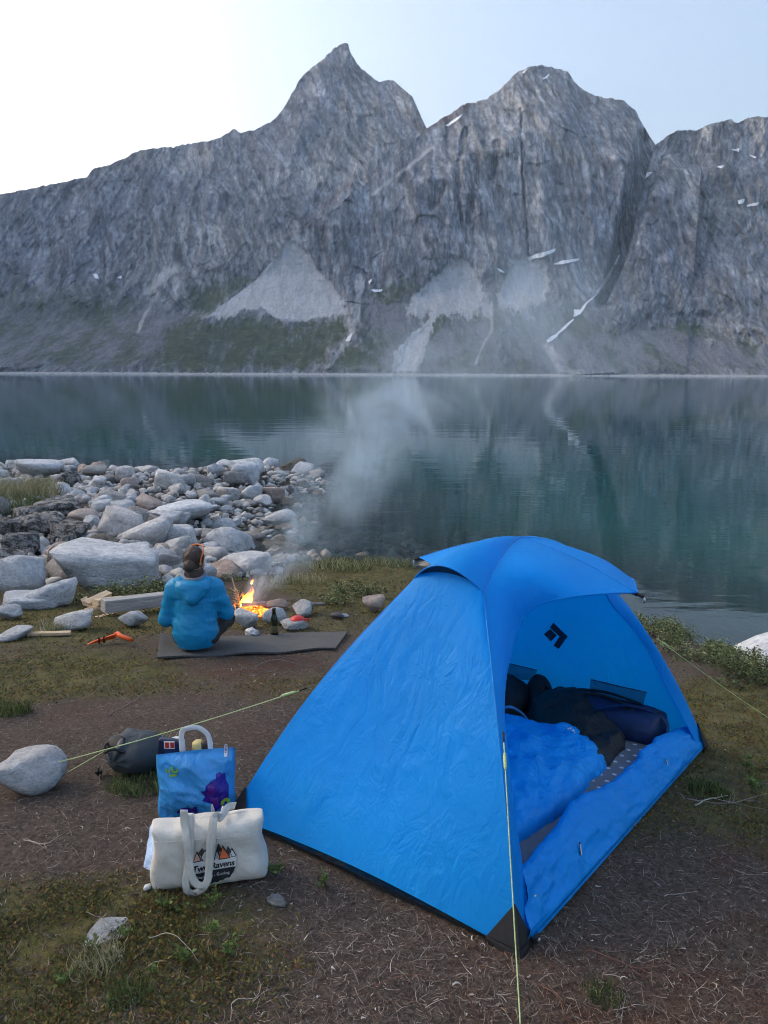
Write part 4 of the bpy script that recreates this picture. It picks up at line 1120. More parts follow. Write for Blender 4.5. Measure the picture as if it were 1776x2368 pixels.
big = [
    (140, 358, 1264, 1372, 0, PALE_ROCK, 'largest boulder of the heap, broad and pale, directly behind the sawn timber'),
    (-14, 108, 1290, 1386, 4, PALE_ROCK, 'big pinkish grey boulder at the left edge of the heap'),
    (58, 176, 1344, 1412, 7, PALE_ROCK, 'rounded buff boulder leaning in front of the pinkish one at the left'),
    (22, 128, 1376, 1414, 3, PALE_ROCK, 'flat white slab lying lowest at the left, before the buff boulder'),
    (108, 151, 1302, 1347, 8, GREY_ROCK, 'small grey wedge stone between the pinkish boulder and the largest one'),
    (112, 168, 1258, 1309, 2, PINK_ROCK, 'pink block above the grey wedge stone'),
    (46, 144, 1066, 1110, 5, PALE_ROCK, 'pointed white boulder on the far left skyline of the heap'),
    (144, 188, 1091, 1130, 1, LICHEN_ROCK, 'black-speckled block right of the pointed white boulder'),
    (58, 118, 1106, 1145, 10, WET_ROCK, 'dark brown peaked stone beside the grass tuft'),
    (360, 431, 1089, 1135, 6, PALE_ROCK, 'squarish white block at the back of the heap, left of centre'),
    (526, 610, 1057, 1110, 11, PALE_ROCK, 'largest rounded white boulder crowning the back of the heap'),
    (673, 728, 1066, 1102, 12, PALE_ROCK, 'lone white boulder out at the tip of the spit'),
    (513, 566, 1090, 1128, 9, GREY_ROCK, 'grey block just below the crowning white boulder'),
    (610, 687, 1176, 1217, 13, PALE_ROCK, 'flat-topped pale boulder at the water edge on the right of the heap'),
    (216, 261, 1149, 1186, 11, PALE_ROCK, 'round cream white stone in the left middle of the heap'),
    (262, 311, 1159, 1205, 5, PALE_ROCK, 'upright white stone next to the round cream one'),
    (165, 228, 1178, 1217, 2, PINK_ROCK, 'stubby pinkish stone below the round cream one'),
    (332, 422, 1180, 1222, 4, PALE_ROCK, 'low pale boulder with a peak, under the long slab'),
    (605, 660, 1125, 1167, 0, PINK_ROCK, 'tall pinkish boulder on the right shoulder of the heap'),
    (558, 609, 1118, 1162, 7, PALE_ROCK, 'rounded white boulder left of the tall pinkish one'),
    (544, 619, 1226, 1268, 8, GREY_ROCK, 'broad grey-brown boulder at the right foot of the heap'),
    (459, 515, 1238, 1275, 10, GREY_ROCK, 'brownish block just right of the seated person\'s head'),
    (384, 460, 1216, 1268, 3, PALE_ROCK, 'leaning pale slab above the seated person\'s head'),
    (326, 494, 1156, 1215, 13, PALE_ROCK, 'long flat slab lying across the middle of the heap'),
    (279, 318, 1106, 1140, 9, PINK_ROCK, 'small rosy boulder on the back left of the heap'),
    (204, 272, 1238, 1275, 12, WET_ROCK, 'dark slab above the largest boulder'),
    (-10, 24, 1154, 1200, 1, GREY_ROCK, 'grey block cut by the left edge below the grass tuft'),
    (0, 60, 1200, 1250, 6, LICHEN_ROCK, 'black lichen-covered boulder at the left edge'),
    (48, 130, 1192, 1246, 2, LICHEN_ROCK, 'black lichen-covered boulder right of the one at the edge'),
    (20, 90, 1236, 1290, 9, LICHEN_ROCK, 'lower black lichen-covered boulder above the pinkish one'),
    (118, 205, 1205, 1262, 12, LICHEN_ROCK, 'speckled dark boulder above the pink block'),
    (178, 222, 1262, 1300, 8, LICHEN_ROCK, 'small black and white stone touching the largest boulder'),
    (360, 420, 1276, 1330, 10, GREY_ROCK, 'grey shaded boulder right behind the person\'s left shoulder'),
    (134, 216, 1419, 1465, 4, PALE_ROCK, 'pale grey peaked stone set in the heath before the timber'),
    (281, 343, 1414, 1458, 8, PALE_ROCK, 'pale stone under the timber beside the seated person'),
    (-6, 52, 1402, 1440, 2, PALE_ROCK, 'small pale stone at the left edge, in front of the white slab'),
    (-10, 72, 1458, 1488, 13, PALE_ROCK, 'low flat stone at the left edge beside the white batten'),
    (2, 143, 1739, 1850, 11, PALE_ROCK, 'pale anchor boulder on the left that the guy line is tied to'),
    (212, 300, 2156, 2180, 9, PALE_ROCK, 'small pale stone half buried in moss at the bottom left'),
    (842, 894, 1374, 1420, 5, PINK_ROCK, 'pinkish stone showing just behind the tent wall'),
]
occupied = []
for i, (x0, x1, y0, y1, v, m, lab) in enumerate(big):
    o = rock_px(x0, x1, y0, y1, v, m, lab, up=.88 if 'anchor' in lab else 1.0, yaw=(i * 1.7) % .6 - .3, tilt=(.1 * math.sin(i), .12 * math.cos(i * 2)))
    occupied.append((o.location.x, o.location.y, max(o.scale.x, o.scale.y)))
o = place_rock((3.82, 6.5, -.98), (.92, .7, .50), .3, 4, PALE_ROCK, 'large smooth whitish boulder by the water at the right edge', tilt=(.05, -.12))
def heap():
    "the rest of the boulders on the spit, each named by the landmark boulder it lies next to"
    r_ = np.random.default_rng(5); pts = list(occupied)
    sizes = np.sort(np.concatenate([r_.uniform(.24, .38, 34), r_.uniform(.15, .24, 105), r_.uniform(.09, .15, 155)]))[::-1]
    cy_ = 8.9 + 14.6 * r_.random(9000) ** .9; cx_ = -1.55 - (cy_ * .53 - .6) * r_.random(9000); cd = shore_dist(cx_, cy_); cz = ground_z(cx_, cy_)
    k = 0; made = []
    for s in sizes:
        for _ in range(60):
            k = (k + 1) % 9000; x, y, d = cx_[k], cy_[k], cd[k]
            if d < -.25 or (y < 10 and x > -2.0): continue
            if x < -.44 * y and y < 14 and r_.random() < .5: continue
            P = np.array(pts)
            if np.all((x - P[:, 0]) ** 2 + (y - P[:, 1]) ** 2 > ((s + P[:, 2]) * .6) ** 2): break
        else: continue
        pts.append((x, y, s)); near = d < .9
        if x < -.42 * y and y < 15: mat_, tone, grp = LICHEN_ROCK, 'lichen-spotted', 'lichen-spotted boulders'
        elif near and x > -2.9: mat_, tone, grp = (WET_ROCK, 'dark wet', 'wet boulders at the water edge') if r_.random() < .55 else (GREY_ROCK, 'grey', 'grey boulders of the heap')
        elif r_.random() < .14: mat_, tone, grp = GREY_ROCK, 'grey', 'grey boulders of the heap'
        elif r_.random() < .1: mat_, tone, grp = PINK_ROCK, 'rosy', 'rosy boulders of the heap'
        else: mat_, tone, grp = PALE_ROCK, 'pale', 'pale boulders of the heap'
        hz = s * r_.uniform(.5, .8); z = cz[k] + hz * r_.uniform(.3, .75)
        o = place_rock((x, y, z), (s * r_.uniform(.85, 1.25), s * r_.uniform(.75, 1.1), hz), r_.uniform(0, 6.28), int(r_.integers(14)), mat_, '-', grp, tilt=(r_.normal() * .22, r_.normal() * .22))
        made.append((o, tone, proj_px((x, y, z)), s))
    LM = [(577, 1083, 'rounded white boulder crowning the heap'), (395, 1112, 'squarish white block at the back'), (95, 1088, 'pointed white boulder on the far left'), (166, 1110, 'black-speckled block'), (700, 1084, 'lone boulder at the tip'),
          (648, 1196, 'flat-topped boulder at the water edge'), (238, 1167, 'round cream white stone'), (-80, 1100, 'left picture edge at the back'), (-90, 1250, 'left picture edge at the front'), (410, 1186, 'long flat slab'), (632, 1146, 'tall pinkish boulder'), (580, 1246, 'broad grey-brown boulder'), (298, 1122, 'small rosy boulder at the back'),
          (250, 1318, 'largest boulder'), (46, 1338, 'big pinkish boulder at the left'), (236, 1256, 'dark slab'), (89, 1219, 'black lichen-covered boulder'), (420, 1242, 'leaning pale slab'), (488, 1256, 'brownish block by the person'), (196, 1198, 'stubby pinkish stone')]
    seen = {}; ORD = ['', ''] + [q + ' ' for q in 'second third fourth fifth sixth seventh eighth ninth tenth eleventh twelfth thirteenth fourteenth fifteenth sixteenth seventeenth eighteenth nineteenth twentieth'.split()] + ['%dth ' % q for q in range(21, 60)]
    for o, tone, (px, py), s in sorted(made, key=lambda q: min(math.hypot(q[2][0] - a, 2 * (q[2][1] - b)) for a, b, _ in LM)):
        a, b, nm = min(LM, key=lambda q: math.hypot(px - q[0], 2 * (py - q[1])))
        dx, dy = px - a, 2.2 * (py - b); side = ('right of' if dx > 0 else 'left of') if abs(dx) > abs(dy) else ('in front of' if dy > 0 else 'behind')
        key = (tone, side, nm); n = seen[key] = seen.get(key, 0) + 1
        o['label'] = f"{tone} boulder {'' if n == 1 else ORD[n]}{'just ' if n == 1 else 'one '}{side} the {nm}".replace('  ', ' ')
heap()
def stones(name, n, xy, smin_, smax_, mat, label, seed):
    "loose small stones, too many to count"
    r_ = np.random.default_rng(seed); D, Fs = ICO[1]
    P = xy(r_, n); n = len(P); s = smin_ + (smax_ - smin_) * r_.random(n) ** 2.5
    z = ground_z(P[:, 0], P[:, 1]); m = len(D)
    V = D[None] * (1 + .18 * r_.normal(size=(n, m, 1))) * s[:, None, None] * r_.uniform(.6, 1.2, (n, 1, 3))
    a = r_.uniform(0, 6.28, n)[:, None]; c_, s_ = np.cos(a), np.sin(a)
    W = np.stack([V[..., 0] * c_ - V[..., 1] * s_ + P[:, :1], V[..., 0] * s_ + V[..., 1] * c_ + P[:, 1:], V[..., 2] * .7 + (z + s * .25)[:, None]], -1)
    Fa = (Fs[None] + (np.arange(n) * m)[:, None, None]).reshape(-1, 3)
    o = mobj(name, W.reshape(-1, 3), Fa, mat, None, False)
    return tag(o, label, 'stones', kind='stuff')
STONE_MIX = NT('small_stones'); _v = STONE_MIX.coord('Object'); STONE_MIX.color(STONE_MIX.ramp(STONE_MIX.voro(_v, 5).outputs['Color'], [(.1, (.10, .10, .10)), (.4, (.36, .35, .34)), (.7, (.50, .49, .48)), (.95, (.34, .28, .25))])).p(rough=.9); STONE_MIX.bump(STONE_MIX.noise(_v, 30, 5), .5, .02)
def pick(r_, n, fx, ok):
    P = np.stack(fx(r_, n * 6), -1); P = P[ok(P[:, 0], P[:, 1], shore_dist(P[:, 0], P[:, 1]))]; return P[:n]
def spit_f(r_, k): y = 8.7 + 15 * r_.random(k); return -1.4 - (y * .53 - .6) * r_.random(k), y
stones('small_stones', 4200, lambda r_, n: pick(r_, n, spit_f, lambda x, y, d: (d > -.5) & ~((y < 9.6) & (x > -2.2))), .04, .15, STONE_MIX.m, 'small stones filling the gaps of the boulder heap', 6)
WET_MIX = NT('wet_stones'); _v = WET_MIX.coord('Object'); WET_MIX.color(WET_MIX.ramp(WET_MIX.voro(_v, 5).outputs['Color'], [(.1, (.05, .045, .04)), (.6, (.2, .18, .15)), (.95, (.3, .28, .26))])).p(rough=.6)
stones('cove_stones', 300, lambda r_, n: pick(r_, n, lambda q, k: (-2.4 + 1.5 * q.random(k), 9.3 + 5.5 * q.random(k)), lambda x, y, d: (d > -.6) & (d < .9)), .04, .16, WET_MIX.m, 'wet brown stones lining the little cove', 8)
stones('seabed_stones', 260, lambda r_, n: pick(r_, n, lambda q, k: (-1.6 + 3.4 * q.random(k), 11.5 + 5 * q.random(k)), lambda x, y, d: d < 0), .06, .28, WET_MIX.m, 'weedy stones under the shallow water of the cove', 9)

# ---------------------------------------------------------------- the fire place
FIRE = gp(575, 1425)
for x0, x1, y0, y1, v, m, lab in [
    (536, 606, 1410, 1462, 11, PALE_ROCK, 'round pale hearth stone in front of the flames, nearest the person'),
    (604, 670, 1404, 1450, 4, PALE_ROCK, 'pale hearth stone in the middle of the ring, behind the bottle'),
    (610, 668, 1386, 1416, 2, PINK_ROCK, 'flat pink hearth stone at the back of the ring'),
    (664, 734, 1390, 1429, 7, PALE_ROCK, 'pale hearth stone at the right end of the ring'),
    (655, 712, 1431, 1460, 3, PALE_ROCK, 'low pale stone that carries the red cup'),
    (520, 548, 1400, 1432, 9, GREY_ROCK, 'dark sooty hearth stone at the left of the flames')]:
    rock_px(x0, x1, y0, y1, v, m, lab, yaw=.2 * v, name='hearth_stone', depth=.75)
WOOD_PALE = NT('fresh_wood'); _v = WOOD_PALE.coord('Object', (1.5, 14, 14)); WOOD_PALE.color(WOOD_PALE.ramp(WOOD_PALE.noise(_v, 4, 6, .6, .6), [(.3, (.42, .29, .17)), (.6, (.62, .47, .31)), (.8, (.70, .57, .41))])).p(rough=.75); WOOD_PALE.bump(WOOD_PALE.noise(_v, 8, 5), .3, .003)
WOOD_GREY = NT('weathered_wood'); _v = WOOD_GREY.coord('Object', (1.2, 16, 16)); WOOD_GREY.color(WOOD_GREY.ramp(WOOD_GREY.noise(_v, 4, 8, .7, .8), [(.3, (.16, .15, .14)), (.5, (.36, .345, .33)), (.75, (.52, .50, .48))])).p(rough=.9); WOOD_GREY.bump(WOOD_GREY.noise(_v, 6, 6), .7, .008)
CHAR = plain('charred_wood', (.02, .018, .017), .9, .5, 20, .8, .01)
ASH_LOG = plain('ashen_log', (.30, .28, .27), .95, .5, 14, .8, .01)
FLAME = NT('flame')
_em = FLAME.n('Emission'); _co = FLAME.coord('Generated'); _sx = FLAME.n('SeparateXYZ'); FLAME.l(_co, _sx.inputs[0])
FLAME.l(FLAME.ramp(FLAME.math('ADD', _sx.outputs[2], FLAME.math('MULTIPLY', FLAME.math('SUBTRACT', FLAME.noise(_co, 4, 3), .5), .7)), [(.0, (1, .62, .16)), (.35, (1, .42, .05)), (.75, (1, .16, .01)), (1, (.8, .05, .0))]), _em.inputs[0]); _em.inputs[1].default_value = 3.2
_tr = FLAME.n('BsdfTransparent'); _mx = FLAME.n('MixShader')
FLAME.l(FLAME.math('ADD', FLAME.mapr(_sx.outputs[2], .2, 1.0, .1, .6), FLAME.math('MULTIPLY', FLAME.math('SUBTRACT', FLAME.noise(_co, 6, 3), .5), .8)), _mx.inputs[0]); FLAME.l(_em.outputs[0], _mx.inputs[1]); FLAME.l(_tr.outputs[0], _mx.inputs[2]); FLAME.l(_mx.outputs[0], FLAME.out.inputs[0])
EMBER = NT('embers'); _e2m = EMBER.n('Emission'); EMBER.l(EMBER.ramp(EMBER.noise(EMBER.coord('Object'), 30, 4, .7), [(.38, (.02, .004, .0)), (.52, (1, .16, .02)), (.7, (1, .5, .12))]), _e2m.inputs[0]); _e2m.inputs[1].default_value = 1.6; EMBER.l(_e2m.outputs[0], EMBER.out.inputs[0])
def flame_tongue(base, top, w_, seed, parent, org):
    r_ = np.random.default_rng(seed); n = 18; t = np.linspace(0, 1, n)
    P = base * (1 - t[:, None]) + top * t[:, None]
    L = np.linalg.norm(top - base)
    P = P + np.stack([np.sin(t * 6 + seed) * .12 * L * t, np.cos(t * 5 + seed * 2) * .06 * L * t, 0 * t], -1)
    rad = w_ * (np.sin(np.clip(t * .9 + .12, 0, 1) * math.pi) ** .8) * (1 - .45 * t) + .001
    V, Fs = tube_data(P - org, rad, 10)
    V = V + np.stack([fbm(V[:, 0] * 40, V[:, 2] * 25, V[:, 1] * 40, 2, seed), 0 * V[:, 0], 0 * V[:, 0]], -1) * w_ * .5
    return mobj('flame', V, Fs, FLAME.m, parent)
def campfire():
    root = empty('campfire', tuple(FIRE)); o = FIRE.copy(); Y = FIRE[1] + .12
    def q(px, py, dy=0.0): return at(px, py, Y + dy)
    for i, (bx, by, tx, ty, w_) in enumerate([(566, 1402, 578, 1362, .028), (573, 1400, 586, 1358, .020), (560, 1404, 566, 1374, .02), (579, 1398, 588, 1372, .014), (547, 1418, 545, 1397, .016), (553, 1420, 558, 1402, .016), (583, 1352, 587, 1340, .010), (541, 1414, 538, 1402, .008), (586, 1425, 592, 1412, .012)]):
        flame_tongue(q(bx, by), q(tx, ty), w_, i + 3, root, o)
    V, Fs = rock_shape(77, 3, 8, 10, .12); g = gp(570, 1432)
    mobj('ember_bed', V * np.array([.17, .12, .035]) + (g + np.array([.02, .14, .02]) - o), Fs, EMBER.m, root)
    for (a, b, r_, m) in [((556, 1412), (566, 1372), .006, WOOD_PALE.m), ((558, 1410), (538, 1336), .007, WOOD_PALE.m), ((545, 1425), (604, 1416), .016, CHAR), ((540, 1404), (575, 1424), .014, CHAR), ((592, 1432), (560, 1405), .012, CHAR)]:
        P = np.linspace(q(*a), q(*b), 8); tube('stick', P - o, r_ * np.linspace(1.1, .8, 8), m, root, 7)
    # a feathered kindling stick with curls of shaved wood
    base, tip = q(557, 1410), q(550, 1366); parts = [tube_data(np.linspace(base, tip, 6) - o, .009, 6)]
    for k in range(16):
        t = .15 + .8 * k / 16; p = base * (1 - t) + tip * t - o; a = k * 2.4; d = np.array([math.cos(a) * .7 - .35, math.sin(a) * .6 - .2, .35]); d /= np.linalg.norm(d); L = .035 + .02 * (k % 3)
        parts.append(tube_data([p, p + d * L * .5 + np.array([0, 0, .002]), p + d * L + np.array([-.008, 0, .012])], [.006, .005, .002], 4))
    V, Fs = join_data(parts); mobj('feather_stick', V, Fs, WOOD_PALE.m, root)
    return tag(root, 'small campfire with orange flames and glowing embers beside the seated person', 'campfire')
campfire()
def log_between(name, p, r0, r1, m, label, seed=1):
    p = np.asarray(p, float); o = p[0].copy(); n = 14; t = np.linspace(0, 1, n)[:, None]
    P = p[0] * (1 - t) + p[1] * t; V, Fs = tube_data(P - o, np.linspace(r0, r1, n) * (1 + .1 * fbm(np.arange(n) * .6, np.zeros(n), oct=2, seed=seed)), 10)
    ob = mobj(name, V, Fs, m); ob.location = o
    return tag(ob, label, 'log')
f0 = FIRE[1]
log_between('log', [at(560, 1402, f0 + .10), at(616, 1398, f0 + .16)], .033, .028, ASH_LOG, 'ash-grey log lying across the hearth stones')
a_, b_ = gp(706, 1405), gp(752, 1401); log_between('log', [a_ + np.array([0, 0, .03]), b_ + np.array([0, 0, .02])], .016, .012, ASH_LOG, 'thin grey stick poking out right of the hearth stones')

def lathe(name, prof, mat, parent=None, seg=24):
    P = np.array(prof, float); a = np.linspace(0, 2 * math.pi, seg, endpoint=False)
    V = np.stack([P[None, :, 0] * np.cos(a)[:, None], P[None, :, 0] * np.sin(a)[:, None], np.broadcast_to(P[None, :, 1], (seg, len(P)))], -1)
    return mobj(name, V.reshape(-1, 3), grid_faces(seg, len(P), True), mat, parent)
def bottle():
    g = gp(637, 1473); root = empty('beer_bottle', tuple(g)); s = .178 / .235
    gl = NT('brown_glass'); gl.color((.018, .020, .006)).p(rough=.08, spec=.6)
    lathe('glass', [(.001, .0), (.028, .001), (.0305, .006), (.0305, .125), (.029, .145), (.020, .172), (.0145, .19), (.0135, .222), (.0155, .224), (.0155, .234), (.012, .236), (.001, .236)], gl.m, root)
    lb = lathe('paper_label', [(.0309, .04), (.0309, .095)], plain('bottle_label', (.13, .115, .05), .6, .4, 60, 0), root)
    lathe('neck_label', [(.0150, .178), (.0140, .2)], plain('neck_label_grey', (.2, .2, .2), .5, .2), root)
    root.scale = (1.0, 1.0, 1.0)
    return tag(root, 'brown glass beer bottle standing behind the foam mat', 'bottle')
bottle()
def red_cup():
    b = at(690, 1441, gp(684, 1458)[1] + .06); root = empty('red_cup', tuple(b))
    red = plain('red_plastic', (.62, .03, .025), .4, .1, 20, 0)
    lathe('bowl', [(.001, 0), (.03, .002), (.052, .012), (.060, .026), (.058, .034), (.052, .044), (.035, .056), (.015, .062), (.001, .063)], red, root)
    P = catmull([(.052, -.01, .035), (.085, -.012, .040), (.098, -.006, .028), (.086, 0, .018), (.055, .0, .022)], 24); tube('handle', P, .006, red, root, 8)
    return tag(root, 'red plastic folding cup on the low pale hearth stone', 'cup')
red_cup()
FOIL = plain('crumpled_foil', (.42, .44, .48), .35, .5, 30, .6, .01, metal=.5)
def crumple(name, px, py, size, mat, label, seed, flat=.5, cat='packet'):
    g = gp(px, py); r_ = np.random.default_rng(seed); D, Fs = ICO[3]
    k = 1 + .5 * fbm(D[:, 0] * 1.6, D[:, 1] * 1.6, D[:, 2] * 1.6, 4, seed, ridged=True) + .25 * fbm(D[:, 0] * 5, D[:, 1] * 5, D[:, 2] * 5, 2, seed + 3)
    V = D * k[:, None] * np.array([size, size * .7, size * flat]); V[:, 2] -= V[:, 2].min()
    o = mobj(name, V, Fs, mat, None, False); o.location = g; o.rotation_euler = (0, 0, r_.uniform(0, 3))
    return tag(o, label, cat)
crumple('foil_packet', 585, 1474, .055, FOIL, 'crumpled silver foil packet lying left of the bottle', 5, .5)
crumple('bottle_cap', 628, 1474, .018, FOIL, 'small shiny scrap at the foot of the bottle', 8, .4, 'scrap')
crumple('plastic_scrap', 782, 1432, .055, plain('black_scrap', (.04, .04, .045), .4, .6, 12, .3), 'crumpled dark scrap lying right of the fire place', 9, .4, 'scrap')
crumple('plastic_scrap', 798, 1428, .035, FOIL, 'shiny scrap beside the crumpled dark one right of the fire', 11, .4, 'scrap')
crumple('white_cap', 346, 2060, .011, plain('white_plastic', (.75, .75, .75), .5, .1), 'small white plastic cap left of the cotton tote', 12, .7, 'cap')

# ---------------------------------------------------------------- sawn wood, saw
def plank(name, p0, p1, w_, h, mat, label, roll=0.0, cat='plank', group='sawn firewood'):
    p0, p1 = np.asarray(p0, float), np.asarray(p1, float); L = np.linalg.norm(p1 - p0)
    bm = box_data(L, w_, h, min(w_, h) * .06)
    for v in bm.verts: v.co += Vector((random.uniform(-.002, .002), random.uniform(-.001, .001), random.uniform(-.001, .001)))
    d = Vector(p1 - p0).normalized(); side = Vector((0, 0, 1)).cross(d).normalized(); up = d.cross(side)
    M = Matrix((d, side, up)).transposed().to_4x4() @ Matrix.Rotation(roll, 4, 'X'); M.translation = Vector((p0 + p1) / 2)
    o = bm_obj(name, bm, mat); o.matrix_world = M
    return tag(o, label, cat, group)
g0 = gp(250, 1428); z_ = np.array([0, 0, 1.])
plank('timber_beam', at(240, 1404, g0[1]), at(405, 1384, g0[1] + .42), .12, .115, WOOD_GREY.m, 'long weathered grey timber beam left of the seated person', 0, 'beam', 'wood by the fire')
g1 = gp(225, 1420)
plank('wood_block', at(222, 1396, g1[1] + .15), at(290, 1388, g1[1] + .42), .10, .055, WOOD_PALE.m, 'pale block on top of the sawn pile against the beam')
plank('wood_block', at(216, 1412, g1[1] + .12), at(282, 1404, g1[1] + .40), .10, .055, WOOD_PALE.m, 'pale block under the top one in the sawn pile')
plank('wood_plank', at(200, 1399, g1[1] + .22), at(254, 1374, g1[1] + .52), .075, .04, WOOD_PALE.m, 'pale plank pointing up at the back of the sawn pile', .3)
plank('wood_plank', at(190, 1421, g1[1] + .05), at(224, 1408, g1[1] + .25), .085, .02, WOOD_PALE.m, 'flat pale plank lying lowest at the left of the pile', .2)
plank('wood_plank', at(196, 1386, g1[1] + .35), at(204, 1402, g1[1] + .28), .06, .022, WOOD_PALE.m, 'short brown offcut standing at the back of the pile', .5)
plank('wood_plank', at(222, 1432, gp(222, 1432)[1]), at(272, 1420, gp(272, 1424)[1] + .1), .05, .018, WOOD_PALE.m, 'thin pale board on the ground below the beam end')
plank('wood_batten', gp(68, 1475) + z_ * .02, gp(166, 1473) + z_ * .025, .05, .022, WOOD_PALE.m, 'long whitish batten lying on the heath at the left')
ORANGE = plain('orange_plastic', (.75, .10, .02), .45, .12, 25, 0)
def saw():
    a, b, c = gp(204, 1503) + z_ * .035, gp(268, 1489) + z_ * .05, gp(303, 1495) + z_ * .045
    root = empty('hand_saw', tuple(b)); o = b
    d = (b - a) / np.linalg.norm(b - a); up = np.array([0, -.5, .86])
    bl = np.array([a - up * .006, a + d * .06 + up * .010, a + d * .14 + up * .014, b + up * .022, b - up * .022, a + d * .14 - up * .020, a + d * .06 - up * .014]) - o
    V = np.vstack([bl, bl + np.array([0, .012, .004])]); n = len(bl)
    mobj('sheath', V, [tuple(range(n)), tuple(range(2 * n - 1, n - 1, -1))] + [(i, (i + 1) % n, n + (i + 1) % n, n + i) for i in range(n)][::-1], ORANGE, root, False)
    for k in (.09, .125):
        q = a + d * k - o; bm = box_data(.008, .016, .05, .001); s = bm_obj('slot', bm, CHAR, root, M=Matrix.Translation(q + np.array([0, -.001, 0])))
    P = catmull([b + up * .012 - o, b + d * .03 + up * .022 - o, b * .55 + c * .45 + up * .022 - o, c + up * .006 - o, c + d * .015 - up * .012 - o], 22); tube('handle', P, np.concatenate([np.linspace(.014, .017, 11), np.linspace(.017, .013, 11)]), ORANGE, root, 10)
    return tag(root, 'orange hand saw lying in the heath left of the person', 'saw')
saw()

# ---------------------------------------------------------------- foam mat
def foam_mat():
    c = [gp(366, 1531), gp(778, 1505), gp(806, 1466), gp(374, 1484)]
    nu, nv = 70, 14; G = coons(line(c[0], c[1], 40), line(c[3], c[2], 40), line(c[0], c[3]), line(c[1], c[2]), nu, nv)
    G[..., 2] = ground_z(G[..., 0], G[..., 1]) * .35 + G[..., 2] * .65 + .022
    u = np.linspace(0, 1, nu)[:, None]; v = np.linspace(0, 1, nv)[None]
    G[..., 2] += .03 * np.exp(-(u / .06) ** 2) * (.3 + v) + .006 * np.sin(u * 16) * (1 - v)
    top = G.reshape(-1, 3); o = top.mean(0); bot = top - np.array([0, 0, .013]); n = len(top)
    Fs = [tuple(f) for f in grid_faces(nu, nv)]; Fs += [tuple(i + n for i in f[::-1]) for f in Fs]
    rim = [i * nv for i in range(nu)] + [(nu - 1) * nv + j for j in range(1, nv)] + [i * nv + nv - 1 for i in range(nu - 2, -1, -1)] + [j for j in range(nv - 2, 0, -1)]
    Fs += [(rim[k], rim[(k + 1) % len(rim)], rim[(k + 1) % len(rim)] + n, rim[k] + n)[::-1] for k in range(len(rim))]
    ob = mobj('foam_mat', np.vstack([top, bot]) - o, Fs, plain('grey_foam', (.085, .085, .085), .9, .25, 60, .5, .004), None, False); ob.location = o
    return tag(ob, 'dark grey foam mat laid out under the seated person', 'foam mat')
foam_mat()

